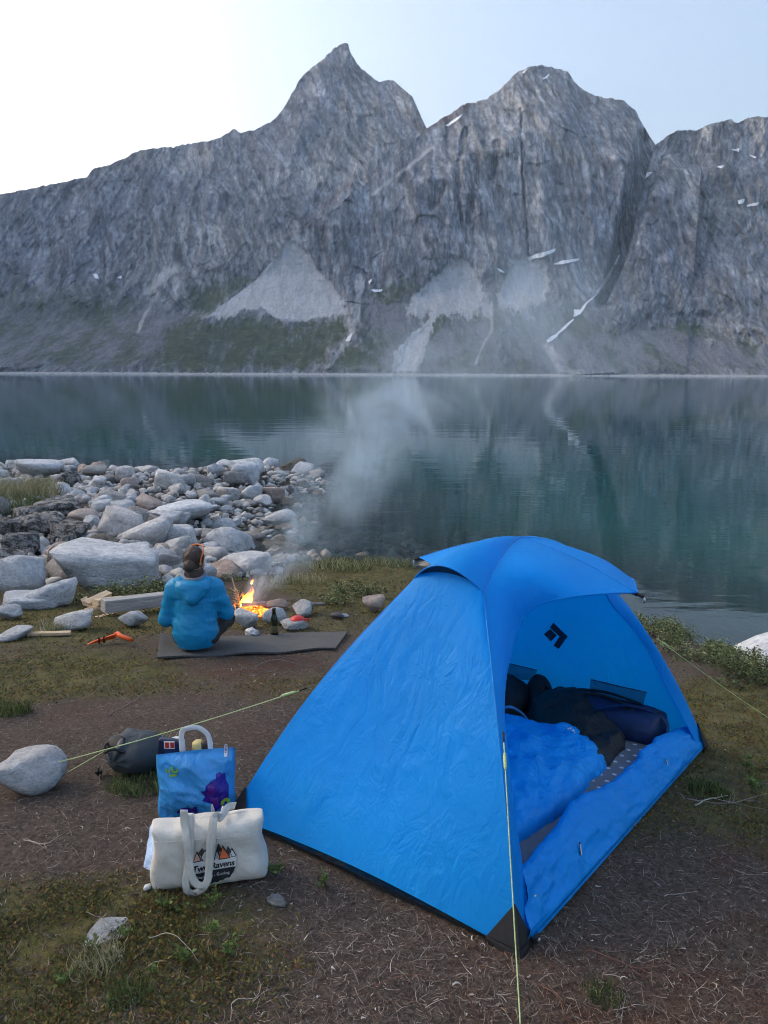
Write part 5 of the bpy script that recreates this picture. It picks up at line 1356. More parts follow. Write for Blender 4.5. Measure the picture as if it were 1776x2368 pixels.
# ---------------------------------------------------------------- the person by the fire
JACKET = fabric('jacket_blue', (.006, .25, .50), .0, .5, 1.3, .35, scale=1.2)
TROUSER = plain('dark_trousers', (.035, .034, .033), .85, .3, 20, .5, .006)
SKIN = plain('skin', (.48, .29, .21), .5, .1, 15, .1)
def hair_mat():
    m = NT('brown_hair'); v = m.coord('Object', (26, 26, 5)); n = m.noise(v, 4, 6, .6, 1.2)
    m.color(m.ramp(n, [(.3, (.02, .013, .01)), (.55, (.065, .04, .028)), (.75, (.15, .095, .065))])).p(rough=.5, spec=.4); m.bump(n, .8, .008); return m.m
def person():
    g = gp(448, 1518); root = empty('person', (g[0], g[1] + .11, g[2] + .025), R(4)); root.scale = (.81, .85, .87)
    # jacket: torso, shoulders, sleeves and hood as one skin
    arm = {-1: [(-.185, .04, .485), (-.262, .05, .235), (-.12, .30, .20)], 1: [(.185, .05, .485), (.262, .09, .27), (.14, .33, .24)]}
    def jf(X, Y, Z):
        d = sd_ell(X, Y, Z, (0, -.005, .14), (.202, .155, .19))
        d = smin(d, sd_ell(X, Y, Z, (0, .03, .36), (.192, .14, .25)), .08)
        d = smin(d, sd_caps(X, Y, Z, (-.15, .045, .495), (.15, .045, .495), .085, .085), .07)
        for s, (a, b, c) in arm.items():
            d = smin(d, sd_caps(X, Y, Z, a, b, .078, .070), .035); d = smin(d, sd_caps(X, Y, Z, b, c, .068, .048), .03)
        d = smin(d, sd_caps(X, Y, Z, (0, .06, .54), (0, .06, .585), .085, .08), .03)
        return d
    def hood(X, Y, Z):
        h = smin(sd_caps(X, Y, Z, (-.135, .0, .57), (-.02, -.125, .45), .038, .045), sd_caps(X, Y, Z, (.135, .0, .57), (.02, -.125, .45), .038, .045), .05)
        h = smin(h, sd_ell(X, Y, Z, (0, -.085, .52), (.14, .06, .075)), .05)
        return h
    def jk(X, Y, Z):
        d = jf(X, Y, Z)
        w_ = .010 * fbm(X * 5 + Z * 7, Y * 5, Z * 13, 4, 3, ridged=True) + .004 * fbm(X * 18, Y * 18, Z * 34, 3, 9)
        h = hood(X, Y, Z) + .006 * fbm(X * 9 + Z * 9, Y * 9, Z * 22, 3, 14, ridged=True)
        d = smin(d + w_ * sstep(.6, .4, Z), h, .012)
        d = np.maximum(d, .015 - Z)                                     # hem
        d = np.maximum(d, (Z - .60) - .25 * Y)                           # collar
        return np.maximum(d, -sd_caps(X, Y, Z, (0, .06, .56), (0, .05, .8), .072, .095))
    V, Fs = surface_nets(jk, (-.36, -.22, -.0), (.36, .42, .64), .0088); V = relax(V, Fs, 1, .4)
    mobj('jacket', V, Fs, JACKET, root)
    # grey lining of the collar and a brown neck gaiter
    def ring(name, cz, rx, ry, h, th, mat, cy=.055, tilt=.0, wr=0.0, seed=0):
        a = np.linspace(0, 2 * math.pi, 48, endpoint=False); rows = []
        for k, (dz, dr) in enumerate([(-h / 2, 0), (-h / 4, .004), (0, .0), (h / 4, .003), (h / 2, -.004), (h / 2, -.004 - th), (-h / 2, -th)]):
            w_ = wr * fbm(np.cos(a) * 3, np.sin(a) * 3, dz * 160, 3, seed)
            rows.append(np.stack([(rx + dr + w_) * np.cos(a), cy + (ry + dr + w_) * np.sin(a), cz + dz + tilt * np.sin(a) + 0 * a], -1))
        return mobj(name, np.stack(rows, 1).reshape(-1, 3), grid_faces(48, 7, True), mat, root)
    ring('collar_lining', .592, .098, .098, .056, .012, plain('grey_lining', (.20, .21, .24), .8, .15, 40, .2), .045, .022)
    ring('neck_gaiter', .634, .074, .080, .060, .012, plain('brown_gaiter', (.085, .06, .048), .9, .3, 40, .4, .006), .055, .006, .005, 4)
    # body: one skin under the clothes, head bare
    tr = math.radians(-34); ch, sh = math.cos(tr), math.sin(tr)
    def bf(X, Y, Z):
        xh, yh = X * ch + (Y - .06) * sh, -X * sh + (Y - .06) * ch
        d = sd_ell(xh, yh, Z, (0, .005, .725), (.072, .092, .112))
        d = smin(d, sd_ell(xh, yh, Z, (0, .05, .672), (.05, .05, .055)), .03)          # jaw
        d = smin(d, sd_ell(xh, yh, Z, (0, .100, .705), (.013, .018, .024)), .012)        # nose
        d = smin(d, sd_ell(xh, yh, Z, (0, .092, .662), (.022, .012, .008)), .008)        # lips
        for s in (-1, 1):
            d = smin(d, sd_ell(xh, yh, Z, (s * .074, .0, .715), (.011, .020, .032)), .008)   # ears
            d = np.maximum(d, -sd_ell(xh, yh, Z, (s * .032, .099, .728), (.018, .016, .011)))  # eye sockets
            d = smin(d, sd_ell(xh, yh, Z, (s * .031, .083, .727), (.013, .012, .011)), .002)  # eyes
        d = smin(d, sd_caps(X, Y, Z, (0, .045, .50), (0, .055, .66), .062, .05), .03)
        d = smin(d, sd_ell(X, Y, Z, (0, .03, .30), (.165, .10, .27)), .05)
        for s, (a, b, c) in arm.items():
            d = smin(d, sd_caps(X, Y, Z, a, b, .05, .04), .03); d = smin(d, sd_caps(X, Y, Z, b, c, .042, .028), .02)
            c = np.array(c); f = np.array([-s * .04, .075, -.03]); f = f / np.linalg.norm(f); w_ = np.array([0, .25, .97]); w_ -= f * (f @ w_); w_ /= np.linalg.norm(w_); n_ = np.cross(f, w_)
            d = smin(d, sd_caps(X, Y, Z, c + f * .02, c + f * .075, .03, .034), .012)
            for k in range(4):
                q0 = c + f * .085 + w_ * (.027 - .018 * k); L = (.062, .07, .066, .052)[k]; q1 = q0 + f * L * .5 - n_ * .006; q2 = q1 + f * L * .3 - n_ * s * .028
                d = smin(d, sd_caps(X, Y, Z, q0, q1, .0095, .009), .004); d = smin(d, sd_caps(X, Y, Z, q1, q2, .009, .008), .004)
            q0 = c + f * .035 + w_ * .03; q1 = q0 + f * .03 + w_ * .022; d = smin(d, sd_caps(X, Y, Z, q0, q1, .013, .011), .006); d = smin(d, sd_caps(X, Y, Z, q1, q1 + f * .028 - n_ * s * .008, .0105, .009), .004)
        for s in (-1, 1):
            d = smin(d, sd_caps(X, Y, Z, (s * .09, .03, .09), (s * .225, .34, .13), .075, .055), .03); d = smin(d, sd_caps(X, Y, Z, (s * .225, .34, .13), (-s * .03, .38 + .03 * s, .07), .05, .035), .02)
            d = smin(d, sd_caps(X, Y, Z, (-s * .03, .38 + .03 * s, .07), (-s * .15, .37 + .03 * s, .05), .035, .03), .02)
        return d
    V, Fs = surface_nets(bf, (-.36, -.12, -.0), (.36, .54, .86), .0095); V = relax(V, Fs, 1, .3)
    mobj('body', V, Fs, SKIN, root)
    def tf(X, Y, Z):
        d = sd_ell(X, Y, Z, (0, .02, .09), (.205, .155, .10))
        for s in (-1, 1):
            d = smin(d, sd_caps(X, Y, Z, (s * .10, .03, .10), (s * .23, .34, .13), .092, .072), .04); d = smin(d, sd_caps(X, Y, Z, (s * .23, .34, .13), (-s * .01, .38 + .03 * s, .075), .070, .055), .03)
        d = d + .007 * fbm(X * 12, Y * 12, Z * 16, 3, 6, ridged=True)
        return np.maximum(d, .004 - Z)
    V, Fs = surface_nets(tf, (-.40, -.18, -.02), (.40, .52, .26), .011); mobj('trousers', relax(V, Fs, 1, .4), Fs, TROUSER, root)
    for s in (-1, 1):
        def bo(X, Y, Z, s=s): return smin(sd_caps(X, Y, Z, (-s * .05, .385 + .03 * s, .07), (-s * .17, .38 + .03 * s, .045), .05, .042), sd_caps(X, Y, Z, (-s * .03, .38 + .03 * s, .09), (-s * .05, .385 + .03 * s, .07), .05, .05), .03)
        V, Fs = surface_nets(bo, (-.28, .28, -.02), (.28, .52, .18), .011); mobj('boot', relax(V, Fs, 1, .4), Fs, plain('boot_leather', (.05, .04, .03), .7, .3), root)
    # hair tied up, lumpy at the nape
    def hf(X, Y, Z):
        xh, yh = X * ch + (Y - .06) * sh, -X * sh + (Y - .06) * ch
        d = sd_ell(xh, yh, Z, (0, -.004, .735), (.087, .100, .112))
        d = smin(d, sd_ell(X, Y, Z, (-.02, -.045, .70), (.056, .042, .046)), .014)
        d = smin(d, sd_ell(X, Y, Z, (-.045, -.01, .675), (.04, .04, .03)), .015)
        d = np.maximum(d, -(sd_ell(xh, yh, Z, (0, .105, .69), (.078, .09, .10))))
        d = d + .006 * fbm(xh * 18, yh * 18, Z * 12, 3, 21, ridged=True) + .004 * fbm(xh * 60, yh * 40, Z * 12, 2, 25)
        return np.maximum(d, .648 - Z)
    V, Fs = surface_nets(hf, (-.13, -.12, .64), (.13, .2, .87), .0062); mobj('hair', V, Fs, hair_mat(), root)
    # orange sunglasses pushed up on the head
    sg = empty_part('sunglasses', root); OR = plain('orange_frame', (.85, .20, .03), .35, .1, 20, 0)
    def hd(x, y, z): return np.array([x * ch - y * sh, x * sh + y * ch + .06, z])
    fr = catmull([hd(-.088, .02, .785), hd(-.07, .05, .828), hd(0, .062, .846), hd(.07, .05, .832), hd(.092, .02, .795)], 30); tube('frame', fr, .0062, OR, sg, 8)
    for s in (-1, 1):
        tube('temple', catmull([hd(s * .090, .02, .795), hd(s * .096, -.004, .765), hd(s * .095, -.016, .73), hd(s * .088, -.022, .70)], 20), .0055, OR, sg, 8)
        lens = np.array([hd(s * .012, 0.066, 0.848), hd(s * .05, 0.060, 0.840), hd(s * .058, 0.083, 0.826), hd(s * .035, 0.096, 0.818), hd(s * .012, 0.090, 0.830)]); mobj('lens', np.vstack([lens, lens + np.array([0, 0, .003])]), [(0, 1, 2, 3, 4), (9, 8, 7, 6, 5)] + [(i, (i + 1) % 5, 5 + (i + 1) % 5, 5 + i) for i in range(5)], plain('dark_lens', (.02, .02, .025), .1, .1), sg, False)
    return tag(root, 'person in a blue hooded jacket sitting back-turned before the fire, orange sunglasses on the head', 'person')
def empty_part(name, parent):
    o = bpy.data.objects.new(name, None); o.empty_display_size = .05; return link(o, parent)
person()

# ---------------------------------------------------------------- bags beside the tent
def face_frame(bl, br):
    "a standing face between two points of the ground: returns root placement and a pixel-to-face map"
    bl, br = np.asarray(bl, float), np.asarray(br, float); mid = (bl + br) / 2; d = br - bl; yaw = math.atan2(d[1], d[0])
    ax = np.array([math.cos(yaw), math.sin(yaw), 0]); nrm = np.array([math.sin(yaw), -math.cos(yaw), 0])      # towards the viewer
    def f(px, py, off=0.0):
        r = ray(px, py); o = np.array([0, 0, CAM_Z]); t = ((mid + nrm * off - o) @ nrm) / (r @ nrm); q = o + r * t - mid
        return np.array([q @ ax, q[2]])
    return mid, yaw, np.linalg.norm(d[:2]), f
def text_tris(body, size, shear=0.0, bold=0.0, space=1.0):
    cu = bpy.data.curves.new('t', 'FONT'); cu.body = body; cu.size = size; cu.shear = shear; cu.offset = bold; cu.space_character = space; cu.resolution_u = 3
    ob = bpy.data.objects.new('t', cu); link(ob); me = bpy.data.meshes.new_from_object(ob.evaluated_get(bpy.context.evaluated_depsgraph_get()))
    V = np.array([v.co[:2] for v in me.vertices]); Fs = [tuple(p.vertices) for p in me.polygons]
    bpy.data.objects.remove(ob); bpy.data.curves.remove(cu); bpy.data.meshes.remove(me)
    return V, Fs
def dense(P, step=.012):
    "outline with extra points so that flat print follows a curved face"
    P = np.asarray(P, float); out = []
    for i in range(len(P)):
        a, b = P[i], P[(i + 1) % len(P)]; n = max(1, int(np.linalg.norm(b - a) / step))
        out += [a + (b - a) * k / n for k in range(n)]
    return np.array(out)
def fill2d(P):
    "triangulated patch of an outline, refined for draping"
    bm = bmesh.new(); vs = [bm.verts.new((p[0], p[1], 0)) for p in P]; bm.faces.new(vs)
    bmesh.ops.triangulate(bm, faces=bm.faces[:])
    for _ in range(2):
        e = [q for q in bm.edges if q.calc_length() > .02]
        if e: bmesh.ops.subdivide_edges(bm, edges=e, cuts=1); bmesh.ops.triangulate(bm, faces=bm.faces[:])
    bm.verts.index_update(); V = np.array([v.co[:2] for v in bm.verts]); Fs = [tuple(v.index for v in f.verts) for f in bm.faces]; bm.free()
    return V, Fs
CANVAS = NT('cotton_canvas'); _v = CANVAS.coord('Object'); _n = CANVAS.noise(_v, 7, 6, .6)
CANVAS.color(CANVAS.mix(CANVAS.ramp(CANVAS.noise(_v, 60, 4, .7), [(.62, (0,) * 3), (.75, (.35,) * 3)]), CANVAS.ramp(_n, [(.3, (.60, .565, .50)), (.7, (.72, .69, .63))]), (.5, .45, .37))).p(rough=.95, spec=.15)
CANVAS.bump(CANVAS.math('ADD', CANVAS.math('MULTIPLY', CANVAS.noise(CANVAS.coord('Object', (1, 1, .6)), 11, 5, .6, 1.5), 1.0), CANVAS.math('MULTIPLY', CANVAS.noise(_v, 300, 2), .12)), .55, .02)
INK = plain('print_black', (.022, .024, .028), .85, .2, 40, 0); INK_W = plain('print_white', (.72, .71, .69), .85, .06, 40, 0)
INK_O = plain('print_orange', (.72, .17, .06), .85, .1, 40, 0); INK_P = plain('print_pink', (.66, .36, .29), .85, .1, 40, 0); INK_G = plain('print_grey', (.40, .40, .41), .85, .1, 40, 0); INK_D = plain('print_charcoal', (.06, .06, .07), .85, .1, 40, 0)

def tote():
    mid, yaw, W, fm = face_frame(gp(362, 2064), gp(617, 2034)); W = W * 1.02
    root = empty('tote_bag', tuple(mid), yaw); H = fm(487, 1908)[1]; T = .10
    def yf(x, z):
        a = np.clip(np.abs(2 * x / W), 0, 1); b = np.clip(np.abs(2 * z / H - 1), 0, 1)
        return -.022 * (1 - a ** 5) * (1 - b ** 6) - .010 * fbm(x * 8 + z * 6, z * 9, oct=4, seed=61, ridged=True) * (1 - a ** 8) - .012 * np.exp(-((x - .15) ** 2 / .004 + (z - .06) ** 2 / .003)) + .010 * np.exp(-((z - .13 + .5 * (x - .1)) ** 2 / .0012)) * sstep(.02, .12, x)
    def sdf(X, Y, Z):
        top = H * (1 - .05 * np.sin((X / W + .5) * math.pi * 2.3) ** 2 * .6) - .006 * fbm(X * 14, Y * 10, oct=2, seed=4)
        o = np.maximum(np.abs(X) - W / 2 * (1 + .035 * np.sin(Z / H * 7) - .02 * (Z / H) + .03 * np.exp(-((Z - .05) / .05) ** 2)), np.maximum(-Z, Z - top))
        d = np.maximum(yf(X, Z) - Y, Y - (T - .02 * (Z / H) - yf(X, Z) * .5)); k = .018
        h = np.clip(.5 - .5 * (o - d) / k, 0, 1); return o * (1 - h) + d * h + k * h * (1 - h)
    V, Fs = surface_nets(sdf, (-W / 2 - .05, -.09, -.02), (W / 2 + .05, T + .06, H + .04), .0068); V = relax(V, Fs, 2, .4)
    mobj('body', V, Fs, CANVAS.m, root)
    def on(q, lift): q = np.asarray(q, float); return np.stack([q[:, 0], yf(q[:, 0], q[:, 1]) - lift, q[:, 1]], -1)
    L = lambda cx, cy: fm(340 + cx / 5.53, 1820 + cy / 5.53, .036)
    def print_(name, pts, mat, lift):
        V, Fs = fill2d([L(*p) for p in pts]); mobj(name, on(V, lift), Fs, mat, root, False)
    pr = .0042
    for nm, pts, m, k in [
        ('peak_print', [(608, 1000), (660, 846), (728, 985)], INK, 0), ('peak_print', [(618, 985), (660, 880), (710, 975)], INK_P, 1),
        ('peak_print', [(676, 880), (726, 800), (772, 880), (716, 926)], INK_D, 0), ('peak_print', [(714, 930), (766, 818), (832, 975), (732, 985)], INK, 1), ('peak_print', [(722, 930), (766, 840), (816, 965), (740, 976)], INK_W, 2),
        ('peak_print', [(905, 855), (936, 740), (985, 830), (940, 880)], INK, 0), ('peak_print', [(880, 965), (915, 800), (975, 962)], INK, 0), ('peak_print', [(890, 955), (916, 860), (962, 955)], INK_G, 1),
        ('peak_print', [(1038, 850), (1056, 778), (1096, 845), (1070, 900)], INK_D, 0), ('peak_print', [(1066, 935), (1108, 802), (1172, 916)], INK, 1), ('peak_print', [(1078, 925), (1108, 832), (1158, 910)], INK_W, 2),
        ('peak_print', [(936, 966), (990, 762), (1092, 942)], INK, 2), ('peak_print', [(950, 952), (990, 795), (1078, 932)], INK_O, 3),
        ('banner_print', [(608, 1000), (1170, 918), (1160, 1040), (630, 1132)], INK_W, 0),
        ('disc_print', [(632, 1134), (780, 1110), (1158, 1040), (1130, 1110), (1085, 1180), (1030, 1190), (1000, 1215), (960, 1220), (930, 1245), (890, 1240), (850, 1265), (800, 1275), (760, 1240), (720, 1255), (680, 1215), (650, 1180)], INK, 1)]:
        print_(nm, pts, m, pr + .0007 * k)
    def text(body, p0, p1, mat, lift, **kw):
        a, b = L(*p0), L(*p1); V, Fs = text_tris(body, 1.0, **kw); w_ = V[:, 0].max() - V[:, 0].min(); s = np.linalg.norm(b - a) / w_; d = (b - a) / np.linalg.norm(b - a); n_ = np.array([-d[1], d[0]])
        q = a + ((V[:, :1] - V[:, 0].min()) * d + V[:, 1:] * n_) * s
        mobj('lettering', on(q, lift), Fs, mat, root, False)
    text('Two Ravens', (612, 1114), (1150, 1022), INK, pr + .0016, shear=.22, bold=.022, space=.92)
    text('Exploring - Guiding', (668, 1196), (1080, 1128), INK_W, pr + .0026, shear=.0)
    # handles: broad tapes that fall over the front
    def tape(name, pts, w_, lift0, seed, back=None):
        Q = np.array([L(x, y) for x, y, _ in pts]); yy = yf(Q[:, 0], np.clip(Q[:, 1], 0, H)) - np.array([l for *_, l in pts]) - lift0
        P = np.stack([Q[:, 0], yy, Q[:, 1]], -1)
        if back is not None: P = np.vstack([np.array(back[0]).reshape(-1, 3), P, np.array(back[1]).reshape(-1, 3)])
        P = catmull(P, 90); T_ = np.gradient(P, axis=0); T_ /= np.linalg.norm(T_, axis=1)[:, None]
        nr = np.array([0, -1., .25]); S_ = np.cross(T_, nr); S_ /= np.linalg.norm(S_, axis=1)[:, None] + 1e-9
        for k in range(1, len(S_)):
            if S_[k] @ S_[k - 1] < 0: S_[k] = -S_[k]
        N_ = np.cross(S_, T_); u = np.array([-1, -.45, .45, 1]); th = .0009
        up = P[:, None] + S_[:, None] * (u * w_ / 2)[None, :, None] + N_[:, None] * th; dn = P[:, None] + S_[:, None] * (u[::-1] * w_ / 2)[None, :, None] - N_[:, None] * th
        G = np.concatenate([up, dn], 1)
        a, b = np.meshgrid(np.arange(89), np.arange(8), indexing='ij'); Fq = np.stack([a * 8 + b, (a + 1) * 8 + b, (a + 1) * 8 + (b + 1) % 8, a * 8 + (b + 1) % 8], -1).reshape(-1, 4)
        mobj(name, G.reshape(-1, 3), Fq, CANVAS.m, root, False)
    xl, xr = L(490, 330)[0], L(930, 330)[0]
    tape('handle', [(490, 345, .004), (505, 520, .008), (530, 700, .010), (560, 900, .014), (590, 1080, .018), (650, 1200, .020), (740, 1225, .022), (800, 1150, .022), (820, 950, .018), (832, 700, .012), (860, 520, .010), (900, 400, .008)], .024, .006, 1,
         ([(xl - .004, .03, H - .004), (xl - .002, .0, H + .006)], [(xr + .004, .0, H + .018), (xr + .03, .04, H + .028), (xr + .055, .075, H + .012)]))
    tape('handle', [(560, 420, .002), (575, 640, .006), (570, 820, .010), (548, 1000, .014), (520, 1150, .022), (535, 1280, .026), (600, 1345, .028), (690, 1310, .028), (770, 1220, .028), (815, 1060, .026), (840, 860, .022), (860, 640, .016), (890, 430, .012)], .022, .003, 2,
         ([(xl + .015, .075, H + .002), (xl + .014, .02, H + .006)], [(xr + .012, .02, H + .012), (xr + .02, .085, H + .002)]))
    # seam under the rim, zip along the top
    x = np.linspace(-W / 2 + .012, W / 2 - .015, 50); z = np.full(50, H - .034) - .003 * np.sin(x * 30); tube('rim_seam', on(np.stack([x, z], -1), -.0004), .0016, CANVAS.m, root, 5)
    tube('zip', np.stack([x, np.full(50, .052) + .008 * np.sin(x * 20), np.full(50, H - .004) - .006 * np.sin((x / W + .5) * math.pi * 2.3) ** 2], -1), .0045, CANVAS.m, root, 6)
    return tag(root, 'cream cotton tote bag with a mountain logo standing left of the tent', 'tote bag')
tote()

def film(name, c, rough=.18):
    m = NT(name); v = m.coord('Object'); n = m.noise(m.coord('Object', (1, 1, .6)), 9, 5, .6, 1.4); r_ = m.math('ABSOLUTE', m.math('SUBTRACT', n, .5))
    m.color(m.ramp(m.noise(v, 6, 4), [(.3, tuple(x * .82 for x in c)), (.7, tuple(min(1, x * 1.1) for x in c))])).p(rough=rough, spec=.55)
    m.bump(r_, .7, .03); return m.m
FILM_BLUE, FILM_PALE, FILM_NAVY = film('plastic_blue', (.045, .33, .78)), film('plastic_pale_blue', (.40, .58, .85)), film('plastic_print_navy', (.03, .015, .30), .25)
FILM_WHITE, FILM_GREEN, FILM_PURPLE = film('plastic_white', (.78, .79, .82), .35), film('plastic_green', (.25, .52, .05), .3), film('plastic_purple', (.10, .02, .27), .25)
def plastic_bag():
    b = gp(446, 1905); b = b + np.array([0, .03, 0]); b[2] = ground_z(b[0], b[1]); half = .15
    mid, yaw, W, fm = face_frame(b + np.array([-half, .0, 0]), b + np.array([half, .03, 0]))
    root = empty('plastic_bag', tuple(mid), yaw); H = fm(455, 1738)[1]; xs = lambda px, py: fm(px, py)[0]
    x0, x1 = fm(371, 1780)[0], fm(541, 1760)[0]; W = x1 - x0; xc = (x0 + x1) / 2
    def yf(x, z):
        a = np.clip(np.abs(2 * (x - xc) / W), 0, 1.2); b_ = np.clip(z / H, 0, 1.1)
        return -.045 * (1 - a ** 3) * np.sin(np.clip(b_ * 1.05, 0, 1) * math.pi) ** .6 - .020 * fbm(x * 6 + z * 7, z * 6, oct=3, seed=71, ridged=True) * sstep(1.05, .75, b_) - .006 * fbm(x * 22, z * 18, oct=3, seed=73, ridged=True) * sstep(1.05, .8, b_)
    nu, nv = 70, 70; u, v = np.meshgrid(np.linspace(0, 1, nu), np.linspace(0, 1, nv), indexing='ij')
    z = v * H * (1 + .03 * (u - .5) * 2); wz = 1 + .05 * np.sin(v * 9) * (1 - v) - .03 * (1 - v); x = xc + (u - .5) * W * wz
    z = z * (1 + .012 * np.sin(u * math.pi) * v)
    Fr = np.stack([x, yf(x, z), z], -1); T = .10
    Bk = np.stack([x, T * np.sin(np.clip(v * 1.02, 0, 1) * math.pi) ** .5 * (1 - np.abs(2 * u - 1) ** 4) + .012 + .01 * fbm(x * 8, z * 8, oct=3, seed=75), z - .01 * v], -1)
    mobj('front_sheet', Fr.reshape(-1, 3), grid_faces(nu, nv), FILM_BLUE, root); mobj('rear_sheet', Bk.reshape(-1, 3), grid_faces(nu, nv)[:, ::-1], FILM_BLUE, root)
    side = [np.concatenate([Fr[k:k + 1], (Fr[k:k + 1] + Bk[k:k + 1]) / 2 + np.array([(-.01 if k == 0 else .01), 0, 0]), Bk[k:k + 1]], 0) for k in (0, nu - 1)]
    for G in side: mobj('side_fold', G.reshape(-1, 3), grid_faces(3, nv), FILM_BLUE, root)
    C = lambda cx, cy: fm(200 + cx / 4.608, 1660 + cy / 4.608, .03)
    def print_(name, pts, mat, lift):
        V, Fs = fill2d(dense([C(*p) for p in pts], .01)); mobj(name, np.stack([V[:, 0], yf(V[:, 0], V[:, 1]) - lift, V[:, 1]], -1), Fs, mat, root)
    def blob(c, rx, ry, n=40, jag=0.0, seed=1, a0=0, a1=2 * math.pi):
        a = np.linspace(a0, a1, n, endpoint=abs(a1 - a0) < 6); r_ = 1 + jag * fbm(np.cos(a) * 5, np.sin(a) * 5, oct=3, seed=seed); return [(c[0] + rx * q * math.cos(t), c[1] + ry * q * math.sin(t)) for t, q in zip(a, r_)]
    print_('splash_print', [(1240, 760), (1290, 740), (1300, 690), (1340, 660), (1400, 640), (1395, 600), (1440, 585), (1455, 610), (1490, 600), (1500, 680), (1530, 740), (1535, 900), (1480, 920), (1440, 950), (1400, 985), (1370, 890), (1310, 870), (1260, 850), (1290, 810)], FILM_NAVY, .003)
    print_('splash_heart', [(1330, 690), (1380, 670), (1400, 740), (1440, 900), (1410, 920), (1360, 850), (1310, 790)], FILM_PURPLE, .0042)
    ring = blob((1095, 1030), 115, 95, 26, 0, 1, math.pi, 2 * math.pi) + blob((1085, 1040), 62, 45, 26, 0, 1, 2 * math.pi, math.pi); print_('letter_arc', ring, FILM_NAVY, .003)
    print_('letter_bar', [(1160, 922), (1206, 918), (1212, 1050), (1164, 1055)], FILM_NAVY, .003)
    g = blob((1500, 900), 48, 58, 24, 0, 1, math.pi * .9, math.pi * 2.1) + blob((1502, 905), 20, 26, 18, 0, 1, math.pi * 2.1, math.pi * .9); print_('green_letter', g, FILM_GREEN, .0052)
    g = blob((955, 555), 42, 40, 24, 0, 1, -.6, math.pi * 1.3) + blob((960, 550), 22, 20, 18, 0, 1, math.pi * 1.3, -.6); print_('leaf_mark', g, FILM_GREEN, .003)
    for q in ([(850, 570), (870, 560), (876, 608), (856, 612)], [(882, 575), (902, 565), (908, 605), (890, 610)], [(895, 625), (975, 600), (985, 625), (905, 648)]): print_('small_mark', q, FILM_GREEN, .003)
    print_('white_panel', [(1350, 890), (1382, 895), (1394, 1000), (1352, 1005)], FILM_WHITE, .003)
    print_('price_strip', [(1474, 330), (1508, 318), (1512, 440), (1476, 442)], FILM_WHITE, .003)
    for k in range(6): print_('strip_bar', [(1480, 336 + 13 * k), (1504, 334 + 13 * k), (1504, 341 + 13 * k), (1480, 343 + 13 * k)], FILM_NAVY, .0042)
    # white loop handle above the rim
    P = catmull([np.array([*fm(424, 1760)[:1], .02, fm(424, 1760)[1]]), [fm(420, 1706)[0], .03, fm(420, 1706)[1]], [fm(435, 1694)[0], .028, fm(435, 1694)[1]], [fm(458, 1692)[0], .028, fm(458, 1692)[1]], [fm(477, 1704)[0], .03, fm(477, 1704)[1]], [fm(486, 1722)[0], .03, fm(486, 1722)[1]], [fm(490, 1758)[0], .02, fm(490, 1758)[1]]], 40)
    nrm = np.array([0, -.3, 1]); S_ = np.cross(np.gradient(P, axis=0), np.array([0, -1., 0])); S_ /= np.linalg.norm(S_, axis=1)[:, None]
    G = np.stack([P - S_ * .010, P + np.array([0, -.006, 0]), P + S_ * .010], 1); mobj('handle', G.reshape(-1, 3), grid_faces(40, 3), FILM_WHITE, root)
    # the foot of the bag peeping out left of the tote
    c = [gp(336, 2008), gp(362, 2020), gp(362, 1960) + np.array([0, 0, .06]), gp(352, 1948) + np.array([0, 0, .05])]; G = coons(line(c[0], c[1]), line(c[3], c[2]), line(c[0], c[3]), line(c[1], c[2]), 14, 14)
    cs, sn = math.cos(-yaw), math.sin(-yaw); G = G - mid; G = np.stack([G[..., 0] * cs - G[..., 1] * sn, G[..., 0] * sn + G[..., 1] * cs, G[..., 2] + .012 * fbm(G[..., 0] * 30, G[..., 1] * 30, oct=3, seed=4)], -1)
    G2 = G + np.array([.01, .02, .012]); mobj('bag_foot', np.concatenate([G, G2[:, ::-1]], 1).reshape(-1, 3), grid_faces(14, 28), FILM_PALE, root)
    tag(root, 'glossy blue plastic carrier bag with purple splash print behind the tote', 'carrier bag')
    # shopping in it
    q = at(398, 1730, mid[1] + .05)
    pk = empty('crisp_packet', tuple(q)); M_ = Matrix.Rotation(.15, 4, 'Y'); bm = box_data(.095, .03, .07, .008); bm_obj('sachet', bm, plain('packet_navy', (.012, .02, .06), .35, .2), pk, True, M_)
    for dx, m_ in ((-.004, INK_W), (-.012, plain('packet_red', (.5, .03, .03), .4, .1)), (.008, bpy.data.materials['packet_red'])):
        sx = .040 if m_ is INK_W else .014; bm_obj('packet_panel', box_data(sx, .002, .030 if m_ is INK_W else .022), m_, pk, False, Matrix.Translation((dx + .004, -.0165 if m_ is INK_W else -.0185, .018)))
    tag(pk, 'navy packet with a red and white panel poking out of the carrier bag', 'packet')
    q = at(412, 1722, mid[1] + .075); rl = lathe('plastic_tub', [(.001, -.06), (.03, -.06), (.032, -.05), (.032, .012), (.026, .02), (.001, .02)], FILM_WHITE); rl.location = q; tag(rl, 'white tub lid sticking up behind the navy packet', 'tub')
    q = at(462, 1722, mid[1] + .085); ch = lathe('cheese', [(.001, -.06), (.022, -.06), (.026, -.04), (.024, .006), (.014, .014), (.001, .016)], plain('pale_yellow', (.62, .5, .2), .5, .2)); ch.location = q; tag(ch, 'yellowish wrapped food seen through the loop of the bag handle', 'food')
    q = at(478, 1722, mid[1] + .08); jr = lathe('jar', [(.001, -.08), (.018, -.08), (.018, .008), (.014, .014), (.001, .015)], plain('brown_jar', (.05, .028, .015), .3, .3)); jr.location = q; tag(jr, 'small brown jar in the carrier bag beside the yellowish food', 'jar')
plastic_bag()

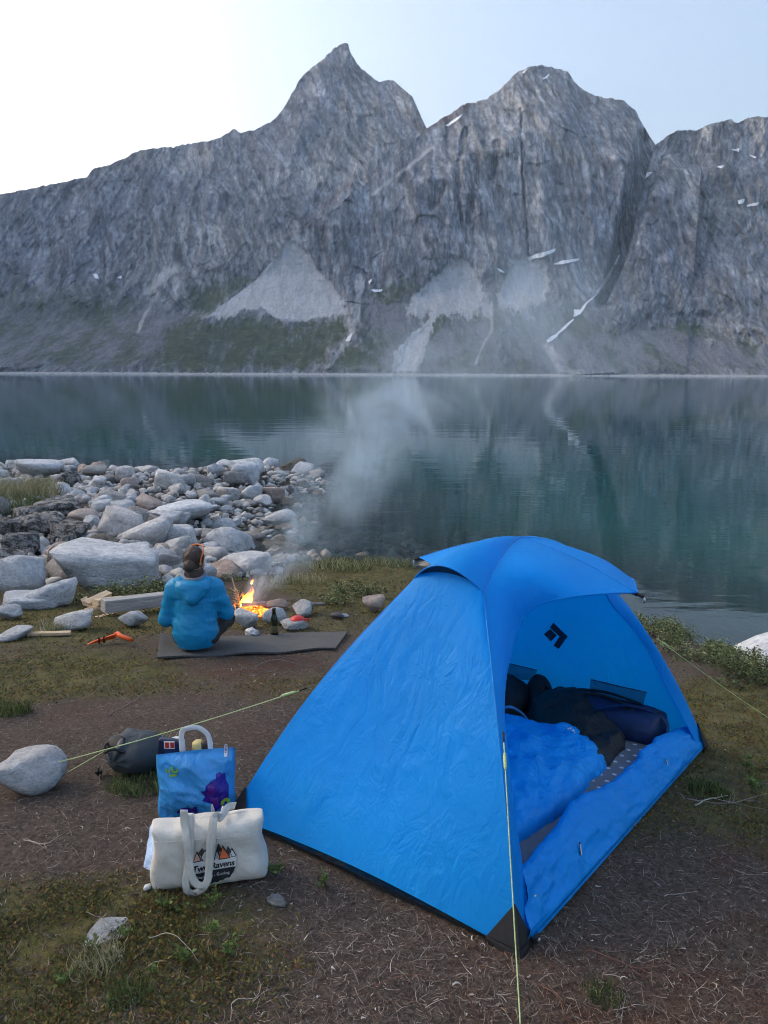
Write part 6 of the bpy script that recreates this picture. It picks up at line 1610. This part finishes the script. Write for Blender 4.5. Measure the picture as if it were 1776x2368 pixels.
def stuff_sack():
    g = gp(308, 1806); root = empty('stuff_sack', tuple(g + np.array([0, .10, 0])), .0)
    sl = np.linalg.norm(g - np.array([0, 0, CAM_Z])); k = sl / F; W = 118 * k; Hh = 84 * k
    def f(X, Y, Z):
        z = Z - Hh * .46
        a = np.arctan2(z, X + W * .28)
        d = sd_ell(X, Y, z, (.02 * W, 0, 0), (W * .5, .125, Hh * .52))
        d = smin(d, sd_ell(X, Y, z, (-.25 * W, -.02, .10 * Hh), (W * .24, .09, Hh * .42)), .04)
        fold = .011 * np.sin(a * 9 + X * 30 + 2 * fbm(X * 8, Y * 8, Z * 8, 2, 5)) * sstep(W * .5, -.05, np.hypot(X + W * .28, z - .3 * Hh))
        d = d + fold + .005 * fbm(X * 14, Y * 14, Z * 14, 3, 4, ridged=True)
        return np.maximum(d, .002 - Z)
    V, Fs = surface_nets(f, (-W * .65, -.17, -.01), (W * .65, .17, Hh * 1.15), .0075); V = relax(V, Fs, 1, .3)
    mobj('body', V, Fs, plain('charcoal_nylon', (.036, .045, .052), .5, .2, 14, .4, .008), root)
    c = np.array([-W * .27, -.06, Hh * .80])
    P = [c + np.array([math.cos(t) * .05, math.sin(t) * .035 - .02, .012 * math.sin(3 * t)]) for t in np.linspace(0, 2 * math.pi, 26)]; tube('drawcord', P, .006, BLACK_WEB, root, 6)
    V, Fs = rock_shape(5, 2, 8, 8, .2); mobj('gathered_mouth', V * np.array([.05, .04, .028]) + c + np.array([0, .01, .008]), Fs, BLACK_WEB, root)
    P = catmull([(-W * .50, -.04, Hh * .42), (-W * .60, -.07, Hh * .26), (-W * .63, -.07, Hh * .06), (-W * .56, -.06, .012), (-W * .48, -.04, Hh * .2)], 24); G = np.stack([P + np.array([0, -.012, 0]), P + np.array([0, .012, 0])], 1)
    mobj('strap', G.reshape(-1, 3), grid_faces(24, 2), BLACK_WEB, root)
    bm_obj('buckle', box_data(.03, .02, .012, .003), BLACK_WEB, root, M=Matrix.Translation((-W * .62, -.07, Hh * .12)))
    return tag(root, 'charcoal drawstring stuff sack lying left of the plastic bag', 'stuff sack')
stuff_sack()

# ---------------------------------------------------------------- heath: litter, moss, plants
def tint_mat(name, rough=.8, trans=.0):
    m = NT(name); a = m.n('Attribute', attribute_name='tint'); m.l(a.outputs['Color'], m.b.inputs['Base Color']); m.p(rough=rough, spec=.2)
    if trans:
        t = m.n('BsdfTranslucent'); m.l(a.outputs['Color'], t.inputs[0]); mx = m.n('MixShader'); mx.inputs[0].default_value = trans
        m.l(m.b.outputs[0], mx.inputs[1]); m.l(t.outputs[0], mx.inputs[2]); m.l(mx.outputs[0], m.out.inputs[0])
    return m.m
LEAF, LITTER = tint_mat('leaf_green', .6, .25), tint_mat('dry_litter', .9)
def wedge(r_, n, r0=1.45, r1=10.5, az=31, pw=1.0):
    a = np.radians(r_.uniform(-az, az, n)); u = r_.random(n); r = (r0 ** (1 - pw) + u * (r1 ** (1 - pw) - r0 ** (1 - pw))) ** (1 / (1 - pw)) if pw != 1 else r0 * (r1 / r0) ** u
    return r * np.sin(a), r * np.cos(a)
def free_ground(x, y):
    "false under the tent, the mat and the bags"
    dx, dy = x - TM[0], y - TM[1]; c, s = math.cos(_yaw), math.sin(_yaw); tx, ty = dx * c + dy * s, -dx * s + dy * c
    return ~((np.abs(tx) < LX + .0) & (np.abs(ty) < LY + .0)) & (shore_dist(x, y) > .05)
def strips(P, D, L, W_, bend, tint, mat, name, label, cat, seed=0, nseg=3, lift=0.0):
    "many thin bent ribbons: P foot, D direction, L length, W width"
    n = len(P); r_ = np.random.default_rng(seed)
    D = D / np.linalg.norm(D, axis=1)[:, None]; S_ = np.cross(D, np.array([0, 0, 1.])); S_ /= np.linalg.norm(S_, axis=1)[:, None] + 1e-9
    roll = r_.uniform(-1, 1, n)[:, None]; U = np.cross(S_, D); S2 = S_ * np.cos(roll) + U * np.sin(roll)
    rows = []
    for k in range(nseg + 1):
        t = k / nseg; c = P + D * (L * t)[:, None] + (S_ * (bend[:, :1]) + U * bend[:, 1:2]) * (L * (t - t * t) * 4 * .25)[:, None] + np.array([0, 0, lift])
        w_ = (W_ * (1 - .75 * t))[:, None]; rows += [c - S2 * w_, c + S2 * w_]
    V = np.stack(rows, 1); m = 2 * (nseg + 1); b = (np.arange(n) * m)[:, None]
    Fs = np.concatenate([np.stack([b[:, 0] + 2 * k, b[:, 0] + 2 * k + 1, b[:, 0] + 2 * k + 3, b[:, 0] + 2 * k + 2], -1) for k in range(nseg)], 0)
    return V.reshape(-1, 3), Fs, np.repeat(tint, m, 0)
def stuff(name, V, Fs, T, mat, label, cat):
    o = mobj(name, V, Fs, mat, None, False); attr_col(o.data, 'tint', T); return tag(o, label, cat, kind='stuff')
def ramp_t(r_, n, cols, jit=.25):
    c = np.array(cols, float)[r_.integers(0, len(cols), n)]; return np.clip(c * (1 + jit * r_.normal(size=(n, 1))), .003, .9)

def litter():
    r_ = np.random.default_rng(21); n = 80000
    x, y = wedge(r_, n, 1.4, 8.5, pw=1.25); g, ru = cover(x, y); k = free_ground(x, y) & (r_.random(n) > g * .65); x, y = x[k], y[k]; n = len(x)
    z = ground_z(x, y); a = r_.uniform(0, 6.28, n); D = np.stack([np.cos(a), np.sin(a), r_.normal(size=n) * .22 + .05], -1)
    L = .012 + .055 * r_.random(n) ** 2.2; W_ = .0005 + .0007 * r_.random(n)
    T = ramp_t(r_, n, [(.175, .135, .105), (.135, .10, .078), (.24, .195, .16), (.085, .063, .05), (.33, .285, .24), (.15, .09, .065), (.115, .085, .064)])
    V, Fs, T = strips(np.stack([x, y, z + .003], -1), D, L, W_, r_.normal(size=(n, 2)) * .35, T, LITTER, '', '', '', 3)
    stuff('twig_litter', V, Fs, T, LITTER, 'dry twigs and stems strewn over the bare soil', 'litter')
    # pale chips
    n = 1100; x, y = wedge(r_, n, 1.4, 7, pw=1.3); g, ru = cover(x, y); k = free_ground(x, y) & (r_.random(n) > g * .8); x, y = x[k], y[k]; n = len(x); z = ground_z(x, y); a = r_.uniform(0, 6.28, n)
    V, Fs, T = strips(np.stack([x, y, z + .006], -1), np.stack([np.cos(a), np.sin(a), r_.normal(size=n) * .3], -1), .006 + .022 * r_.random(n) ** 3, .0015 + .002 * r_.random(n), r_.normal(size=(n, 2)), ramp_t(r_, n, [(.36, .33, .29), (.30, .26, .22), (.42, .40, .37)]), LITTER, '', '', '', 4)
    stuff('pale_chips', V, Fs, T, LITTER, 'bleached chips and bits of bark on the soil', 'chips')
    # rusty tangles of dead heath
    n = 26000; x, y = wedge(r_, n, 1.4, 8, pw=1.2); g, ru = cover(x, y); k = free_ground(x, y) & (r_.random(n) < ru * .9); x, y = x[k], y[k]; n = len(x); z = ground_z(x, y); a = r_.uniform(0, 6.28, n)
    V, Fs, T = strips(np.stack([x, y, z + .002], -1), np.stack([np.cos(a), np.sin(a), .15 + .6 * r_.random(n) ** 2], -1), .015 + .04 * r_.random(n) ** 1.6, .0006 + .0008 * r_.random(n), r_.normal(size=(n, 2)) * 1.3, ramp_t(r_, n, [(.14, .06, .035), (.10, .04, .025), (.19, .10, .06), (.07, .03, .02)]), LITTER, '', '', '', 5)
    stuff('dead_heath', V, Fs, T, LITTER, 'rust-brown tangle of dead heath stems', 'dead heath')
litter()

def leaves(P, size, up, tint, r_):
    "diamond leaves with a random lie"
    n = len(P); a = r_.uniform(0, 6.28, n); e = up[:, None]
    D = np.stack([np.cos(a), np.sin(a), 0 * a], -1) * np.sqrt(1 - e * e) + np.array([0, 0, 1.]) * e
    S_ = np.cross(D, r_.normal(size=(n, 3))); S_ /= np.linalg.norm(S_, axis=1)[:, None] + 1e-9
    s = size[:, None]; N_ = np.cross(D, S_)
    V = np.stack([P, P + D * s * .5 + S_ * s * .26 + N_ * s * .06, P + D * s, P + D * s * .5 - S_ * s * .26 + N_ * s * .06], 1)
    Fs = np.arange(4 * n).reshape(n, 4); return V.reshape(-1, 3), Fs, np.repeat(tint, 4, 0)
def moss():
    r_ = np.random.default_rng(31); n = 250000
    x, y = wedge(r_, n, 1.4, 12, pw=1.2); g, ru = cover(x, y); pat = fbm(x * 6, y * 6, oct=3, seed=66)
    k = free_ground(x, y) & (r_.random(n) < g * sstep(-.6, .15, pat)); x, y = x[k], y[k]; n = len(x); h = .004 + .022 * r_.random(n) * sstep(-.3, .5, pat[k]); z = ground_z(x, y)
    d = np.hypot(x, y); ta = ramp_t(r_, n, [(.12, .125, .038), (.17, .15, .04), (.085, .105, .04), (.21, .145, .04), (.065, .078, .03), (.17, .08, .035)], .22)
    V, Fs, T = leaves(np.stack([x, y, z + h * .6], -1), (.006 + .008 * r_.random(n)) * (1 + .10 * d), r_.uniform(.1, .8, n), ta, r_)
    stuff('moss_and_crowberry', V, Fs, T, LEAF, 'low green and yellow moss and crowberry carpet', 'ground cover')
    # heath sprigs standing a little taller
    n = 22000; x, y = wedge(r_, n, 1.4, 11, pw=1.1); g, ru = cover(x, y); k = free_ground(x, y) & (r_.random(n) < g ** 2); x, y = x[k], y[k]; n = len(x); z = ground_z(x, y); a = r_.uniform(0, 6.28, n)
    V, Fs, T = strips(np.stack([x, y, z], -1), np.stack([np.cos(a) * .6, np.sin(a) * .6, 1 + 0 * a], -1), .018 + .03 * r_.random(n), .0008 + .0012 * r_.random(n), r_.normal(size=(n, 2)) * .8, ramp_t(r_, n, [(.10, .11, .035), (.14, .12, .04), (.07, .08, .03), (.2, .17, .10)]), LEAF, '', '', '', 6)
    stuff('heath_sprigs', V, Fs, T, LEAF, 'short heath sprigs and thin grass in the moss', 'ground cover')
moss()

GREENS = [(.075, .115, .035), (.10, .14, .045), (.055, .085, .03), (.14, .16, .06)]
def tuft(px, py, n, L, cols, label, spread=.06, seed=1, lean=.5):
    g = gp(px, py); r_ = np.random.default_rng(seed); a = r_.uniform(0, 6.28, n); rr = spread * np.sqrt(r_.random(n))
    P = np.stack([np.cos(a) * rr, np.sin(a) * rr, 0 * a], -1); P[:, 2] = ground_z(P[:, 0] + g[0], P[:, 1] + g[1]) - g[2]; b = r_.uniform(0, 6.28, n)
    V, Fs, T = strips(P, np.stack([np.cos(b) * lean, np.sin(b) * lean, 1 + 0 * b], -1), L * r_.uniform(.5, 1.1, n), .0010 + .0012 * r_.random(n) + .0003 * g[1], r_.normal(size=(n, 2)) * .9, ramp_t(r_, n, cols), LEAF, '', '', '', seed, 4)
    root = empty('grass_tuft', tuple(g)); o = mobj('blades', V, Fs, LEAF, root, False); attr_col(o.data, 'tint', T)
    return tag(root, label, 'grass', 'grass tufts')
DRYG = [(.36, .33, .2), (.26, .25, .13), (.42, .39, .27), (.15, .18, .07)]
for i, (px, py, n, L, cols, lab, sp) in enumerate([
    (48, 1165, 900, .55, DRYG, 'tall pale grass tuft among the boulders at the far left', .55), (112, 1150, 240, .4, DRYG, 'thin pale grass tuft right of the tall one at the far left', .3),
    (70, 1185, 500, .3, GREENS, 'low green grass clump under the tall pale tuft', .5),
    (30, 1650, 260, .07, GREENS, 'small green grass patch at the left edge above the anchor boulder', .10), (125, 1465, 160, .12, DRYG, 'straw-coloured tuft beside the pale peaked stone', .1),
    (330, 1820, 340, .06, GREENS, 'flattened green grass below the stuff sack', .13), (1405, 2305, 110, .04, GREENS, 'small bright green tuft at the bottom right', .055),
    (370, 1735, 160, .08, DRYG, 'dry grass behind the plastic bag', .09), (235, 2235, 220, .06, DRYG, 'bleached grass tuft at the bottom left by the small pale stone', .07), (300, 2310, 160, .05, GREENS, 'short green tuft at the bottom edge left of centre', .06),
    (780, 1312, 500, .16, GREENS + DRYG, 'green grass along the shore behind the fire', .5), (900, 1308, 420, .16, GREENS + DRYG, 'green grass along the shore just left of the tent roof', .4),
    (690, 1345, 300, .12, DRYG, 'dry grass between the fire smoke and the shore', .35), (1640, 1830, 200, .07, GREENS, 'green tuft on the heath right of the tent sill', .09)]):
    tuft(px, py, n, L, cols, lab, sp, 50 + i)

def shrub(px, py, rx, h, n, leaf, cols, label, seed, group='low willow shrubs', depth=1.0, c=None):
    g = gp(px, py) if c is None else np.array(c, float); r_ = np.random.default_rng(seed); root = empty('willow_shrub', tuple(g))
    ns = 16; parts = []; tips = []
    for k in range(ns):
        a = r_.uniform(0, 6.28); rr = rx * math.sqrt(r_.random()); b = np.array([math.cos(a) * rr * .6, math.sin(a) * rr * .6 * depth, 0]); t = np.array([math.cos(a) * rr * 1.1, math.sin(a) * rr * 1.1 * depth, h * r_.uniform(.55, 1.05) * (1 - .4 * (rr / rx) ** 2)])
        b[2] = ground_z(b[0] + g[0], b[1] + g[1]) - g[2] - .01; t[2] += ground_z(t[0] + g[0], t[1] + g[1]) - g[2]
        P = catmull([b, (b + t) / 2 + r_.normal(size=3) * .02, t], 6); parts.append(tube_data(P, np.linspace(.004, .0015, 6), 4)); tips.append(P)
    V, Fs = join_data(parts); mobj('stems', V, Fs, plain('shrub_bark_%d' % seed, (.09, .065, .05), .9), root)
    T_ = np.array(tips); i = r_.integers(0, ns, n); j = r_.uniform(1.2, 5, n); j0 = j.astype(int).clip(0, 4); f = (j - j0)[:, None]
    P = T_[i, j0] * (1 - f) + T_[i, np.minimum(j0 + 1, 5)] * f + r_.normal(size=(n, 3)) * np.array([.30, .30 * depth, .16]) * rx * .32
    V, Fs, T = leaves(P, leaf * r_.uniform(.6, 1.2, n), r_.uniform(-.1, .8, n), ramp_t(r_, n, cols, .3), r_)
    o = mobj('foliage', V, Fs, LEAF, root, False); attr_col(o.data, 'tint', T)
    return tag(root, label, 'shrub', group)
WIL = [(.14, .18, .07), (.21, .24, .11), (.09, .125, .05), (.25, .26, .14), (.07, .09, .035)]
for i, (px, py, rx, h, n, lf, lab) in enumerate([
    (320, 1378, .42, .22, 900, .035, 'pale green willow shrub between the largest boulder and the beam'), (258, 1384, .22, .14, 350, .03, 'small willow shrub behind the sawn pile'), (395, 1372, .25, .18, 400, .035, 'willow shrub at the person\'s left shoulder'),
    (835, 1378, .28, .2, 700, .035, 'grey-green willow shrub between the fire place and the tent'), (790, 1395, .22, .13, 450, .03, 'low willow shrub right of the hearth stones'),
    (540, 1345, .16, .10, 220, .03, 'tiny willow shrub on the stones above the flames'), (165, 1395, .2, .1, 260, .03, 'tiny willow shrub left of the sawn pile')]):
    shrub(px, py, rx, h, n, lf, WIL, lab, 80 + i)
BANK = [(2.62, 7.35), (2.75, 6.75), (2.75, 6.15), (2.8, 5.6), (2.85, 5.1), (2.95, 4.65), (3.05, 4.2)]
for i, (x, y) in enumerate(BANK):
    lab = ['willow shrub at the far end of the bank, touching the tent edge', 'willow shrub second along the bank from the tent', 'willow shrub third along the bank from the tent', 'willow shrub in the middle of the right-hand bank', 'willow shrub on the bank left of the whitish boulder', 'dark willow shrub on the bank in front of the whitish boulder', 'willow shrub nearest the viewer on the right-hand bank'][i]
    shrub(0, 0, .50, .13, 2600, .026, WIL if i < 4 else [(.075, .105, .045), (.12, .14, .06), (.055, .075, .03)], lab, 100 + i, c=(x, y, float(ground_z(np.array([x]), np.array([y]))[0])))

def sprout(px, py, n, size, label, seed, cols=None):
    g = gp(px, py); r_ = np.random.default_rng(seed); root = empty('leafy_plant', tuple(g)); lv = []
    for k in range(n):
        a = r_.uniform(0, 6.28); t = np.array([math.cos(a) * .35, math.sin(a) * .35, 1]) * size * r_.uniform(.5, 1.1); b = r_.normal(size=3) * size * .12; b[2] = 0; t = t + b
        P = catmull([b, (b + t) / 2 + np.array([0, 0, size * .05]), t], 6); tube('stem', P, .0011, plain_cached('sprout_stem', (.10, .09, .04)), root, 4)
        lv += [(P[q], r_) for q in (2, 3, 4, 5) for _ in range(2)]
    Pn = np.array([p for p, _ in lv]); m = len(Pn)
    V, Fs, T = leaves(Pn, size * .34 * r_.uniform(.7, 1.2, m), r_.uniform(.1, .75, m), ramp_t(r_, m, cols or [(.13, .2, .05), (.10, .16, .045), (.18, .24, .08)], .2), r_)
    o = mobj('foliage', V, Fs, LEAF, root, False); attr_col(o.data, 'tint', T)
    return tag(root, label, 'plant', 'young leafy plants')
_pc = {}
def plain_cached(n, c):
    if n not in _pc: _pc[n] = plain(n, c, .8)
    return _pc[n]
for i, (px, py, n, s, lab) in enumerate([(388, 2108, 5, .06, 'bright green leafy plant at the foot of the tote, left corner'), (425, 2118, 3, .04, 'small leafy plant right of the bright green one under the tote'), (485, 2108, 4, .045, 'leafy plant under the middle of the tote'), (505, 2096, 4, .05, 'leafy plant just below the printed logo of the tote'),
    (498, 2168, 4, .06, 'pale leafy plant standing alone below the tote'), (545, 2216, 5, .05, 'leafy plant low in the moss right of the pale one'), (430, 2235, 5, .055, 'leafy plant in the bleached grass at the bottom left'), (368, 2258, 4, .04, 'leafy plant at the bottom edge beneath the tote'),
    (222, 2200, 4, .05, 'leafy plant beside the small pale stone at the bottom left'), (300, 2176, 3, .045, 'leafy plant touching the right end of the small pale stone'), (155, 2290, 4, .05, 'leafy plant at the lower left corner'), (755, 2052, 6, .05, 'dull green leafy plant right of the tote near the tent wall'), (640, 2030, 5, .06, 'leafy plant beside the right corner of the tote'),
    (1745, 1830, 6, .07, 'leafy plant at the right edge level with the tent sill'), (1730, 1780, 6, .07, 'leafy plant at the right edge above the other one')]):
    sprout(px, py, n, s, lab, 130 + i)

def branch(pts, r0, mat, label, twigs=3, seed=1, cat='twig'):
    r_ = np.random.default_rng(seed); P = np.array([gp(a, b) + np.array([0, 0, c]) for a, b, c in pts]); o = P[0].copy(); Q = catmull(P, 18) - o; Q += np.cumsum(r_.normal(size=Q.shape) * .0012, 0)
    r0 = r0 * .6; parts = [tube_data(Q, np.linspace(r0, r0 * .4, 18), 5)]; L = np.linalg.norm(Q[-1])
    for k in range(twigs):
        i = r_.integers(4, 16); d = Q[i] - Q[i - 1]; d /= np.linalg.norm(d); s = np.cross(d, [0, 0, 1.]) * (1 if k % 2 else -1); e = (d * .7 + s * .7 + np.array([0, 0, .12])) * L * r_.uniform(.15, .35)
        parts.append(tube_data(np.array([Q[i], Q[i] + e * .5 + r_.normal(size=3) * .004, Q[i] + e]), [r0 * .5, r0 * .4, r0 * .2], 4))
    V, Fs = join_data(parts); ob = mobj('dead_twig', V, Fs, mat); ob.location = o
    return tag(ob, label, cat, 'dead twigs on the ground')
TW_W, TW_G, TW_R = plain('birch_twig', (.40, .37, .32), .8, .3, 30), plain('grey_twig', (.24, .21, .19), .9, .3, 30), plain('rust_twig', (.19, .09, .06), .9, .3, 30)
for i, (pts, r0, m, lab, tw) in enumerate([
    ([(1612, 1868, .02), (1640, 1858, .025), (1690, 1846, .02)], .006, TW_W, 'white birch twig lying in the heath right of the tent', 2), ([(1590, 1855, .02), (1680, 1868, .02), (1776, 1845, .02)], .004, TW_G, 'long grey twig crossing the white birch twig', 4),
    ([(1540, 2075, .008), (1580, 2070, .01), (1620, 2064, .006)], .0022, TW_W, 'pale straight stem on the bare soil right of the tent corner', 0), ([(1360, 2200, .006), (1400, 2215, .01), (1470, 2240, .006), (1530, 2235, .004)], .003, TW_R, 'rusty branching twig at the lower right', 4),
    ([(1440, 2368, .006), (1448, 2320, .012), (1446, 2290, .01)], .0025, TW_G, 'short grey twig at the bottom edge right of the guy line', 2), ([(1255, 2280, .006), (1290, 2310, .012), (1310, 2360, .006)], .003, TW_R, 'rusty forked twig beside the near guy line', 6), ([(1420, 2340, .006), (1460, 2342, .008), (1500, 2338, .006)], .002, TW_W, 'bleached stem lying across the bottom right', 1),
    ([(350, 2185, .02), (405, 2182, .03), (468, 2232, .015)], .0024, TW_W, 'straw-coloured bent stem below the tote', 0), ([(540, 2366, .005), (550, 2335, .03), (600, 2325, .03)], .0024, TW_W, 'straw stem standing at the bottom centre', 0), ([(205, 2120, .01), (240, 2140, .02), (270, 2160, .012)], .002, TW_G, 'thin dry stem above the small pale stone', 2),
    ([(250, 1660, .01), (290, 1640, .012), (330, 1610, .01)], .004, TW_G, 'grey twig on the bare soil above the stuff sack', 3), ([(110, 1640, .01), (200, 1620, .012), (240, 1590, .01)], .0035, TW_G, 'long grey twig at the left above the guy line', 3), ([(60, 1950, .008), (110, 1960, .01), (150, 1940, .008)], .003, TW_W, 'pale crooked twig on the soil left of the tote', 2),
    ([(590, 1545, .01), (640, 1530, .012), (690, 1540, .01)], .004, TW_G, 'dead twig behind the foam mat edge near the tent', 3), ([(1700, 2010, .006), (1740, 2025, .01), (1776, 2020, .006)], .003, TW_G, 'grey twig at the right edge below the shrubs', 2), ([(870, 2290, .008), (940, 2270, .012), (1010, 2275, .008)], .003, TW_R, 'rusty twig below the tent wall at the bottom centre', 4)]):
    branch(pts, r0, m, lab, tw, 160 + i)
crumple('lichen_clump', 645, 2088, .030, plain('grey_lichen', (.2, .2, .195), .95, .4, 60, .8, .01), 'pale grey crumpled lichen clump right of the tote', 14, .2, 'lichen')

# floating seaweed off the spit
def weed():
    r_ = np.random.default_rng(3); n = 60; V = []; Fs = []; k = 0
    for _ in range(n):
        px, py = (r_.uniform(380, 700), r_.uniform(1036, 1062)) if r_.random() < .5 else (r_.uniform(760, 930), r_.uniform(1120, 1260)); d = ray(px, py); t = (CAM_Z - WATER_Z) / -d[2]; c = np.array([d[0] * t, d[1] * t, WATER_Z - .05])
        m = 9; a = np.linspace(0, 6.28, m, endpoint=False); rr = r_.uniform(.1, .3) * r_.uniform(.3, 1.3, m)
        V += [c + np.array([math.cos(q) * s * 1.6, math.sin(q) * s * .6, r_.uniform(0, .006)]) for q, s in zip(a, rr)]; Fs.append(tuple(range(k, k + m))); k += m
    return tag(mobj('floating_seaweed', V, Fs, plain('seaweed', (.10, .075, .03), .6, .4, 6), None, False), 'brown rafts of seaweed floating off the stone spit', 'seaweed', kind='stuff')
weed()

# ---------------------------------------------------------------- smoke drifting from the fire
def smoke():
    root = empty('smoke', tuple(FIRE)); D, Fs = ICO[3]
    # pixel centre, forward distance, half width, half height (pixels), lean, density
    puffs = [(596, 1362, 6.6, 36, 62, .55, .8), (640, 1310, 7.0, 58, 80, .7, .6), (692, 1250, 7.6, 92, 95, .75, .5), (755, 1180, 8.4, 135, 125, .7, .42), (815, 1090, 9.6, 180, 150, .5, .42), (868, 985, 11.5, 205, 150, .35, .56), (925, 920, 13, 200, 110, .5, .42),
             (1030, 870, 15, 260, 150, .8, .32), (1160, 790, 18, 310, 180, .9, .22), (1310, 730, 22, 360, 230, .9, .17)]
    for i, (px, py, Y, rw, rh, lean, dens) in enumerate(puffs):
        c = at(px, py, Y); k = Y / F; m = bpy.data.materials.new('smoke_%d' % i); m.use_nodes = True; t = m.node_tree; t.nodes.remove(t.nodes['Principled BSDF'])
        N = lambda ty, **kw: [setattr(q, a, b) for q in [t.nodes.new('ShaderNode' + ty)] for a, b in kw.items()] and t.nodes[-1] or t.nodes[-1]
        co = t.nodes.new('ShaderNodeTexCoord'); ln = t.nodes.new('ShaderNodeVectorMath'); ln.operation = 'LENGTH'; t.links.new(co.outputs['Object'], ln.inputs[0])
        fo = t.nodes.new('ShaderNodeMapRange'); fo.interpolation_type = 'SMOOTHSTEP'; t.links.new(ln.outputs['Value'], fo.inputs[0]); fo.inputs[1].default_value = 1.0; fo.inputs[2].default_value = .05
        mp = t.nodes.new('ShaderNodeMapping'); mp.inputs['Location'].default_value = (i * 3.7, i * 1.3, -i * 2.1); mp.inputs['Scale'].default_value = (1, 1, .75); t.links.new(co.outputs['Object'], mp.inputs[0])
        ns = t.nodes.new('ShaderNodeTexNoise'); ns.inputs['Scale'].default_value = 1.5; ns.inputs['Detail'].default_value = 3; ns.inputs['Roughness'].default_value = .6; ns.inputs['Distortion'].default_value = .6; t.links.new(mp.outputs[0], ns.inputs['Vector'])
        nr = t.nodes.new('ShaderNodeMapRange'); t.links.new(ns.outputs[0], nr.inputs[0]); nr.inputs[1].default_value = .42; nr.inputs[2].default_value = .66; nr.inputs[3].default_value = .04; nr.inputs[4].default_value = 1.5
        a = t.nodes.new('ShaderNodeMath'); a.operation = 'MULTIPLY'; t.links.new(fo.outputs[0], a.inputs[0]); t.links.new(nr.outputs[0], a.inputs[1])
        b = t.nodes.new('ShaderNodeMath'); b.operation = 'MULTIPLY'; t.links.new(a.outputs[0], b.inputs[0]); b.inputs[1].default_value = dens / (rw * k) * SMOKE
        v = t.nodes.new('ShaderNodeVolumePrincipled'); v.inputs['Color'].default_value = (.72, .87, 1, 1); v.inputs['Anisotropy'].default_value = .25; t.links.new(b.outputs[0], v.inputs['Density'])
        t.links.new(v.outputs[0], t.nodes['Material Output'].inputs['Volume'])
        o = mobj('smoke_puff', D, Fs, m, root); o.location = c - FIRE; o.scale = (rw * k, rw * k * .8, rh * k); o.rotation_euler = (0, lean * .6, 0)
    return tag(root, 'bluish smoke drifting up and to the right from the campfire', 'smoke')
SMOKE = 2.1
smoke()

# ---------------------------------------------------------------- the air over the fjord
def haze():
    lo, hi = np.array([-3600, -3600, -14.]), np.array([3600, 3600, 1500.])
    V = [(x, y, z) for x in (lo[0], hi[0]) for y in (lo[1], hi[1]) for z in (lo[2], hi[2])]
    o = mobj('haze', V, [(0, 1, 3, 2), (4, 6, 7, 5), (0, 4, 5, 1), (2, 3, 7, 6), (0, 2, 6, 4), (1, 5, 7, 3)], None, None, False)
    m = bpy.data.materials.new('air'); m.use_nodes = True; t = m.node_tree
    t.nodes.remove(t.nodes['Principled BSDF'])
    v = t.nodes.new('ShaderNodeVolumePrincipled'); v.inputs['Color'].default_value = (.66, .81, 1, 1); v.inputs['Density'].default_value = 9e-5
    v.inputs['Anisotropy'].default_value = .2
    t.links.new(v.outputs[0], t.nodes['Material Output'].inputs['Volume'])
    o.data.materials.append(m)
    return tag(o, 'thin bluish haze over the fjord and its mountains', 'haze', kind='stuff')
haze()
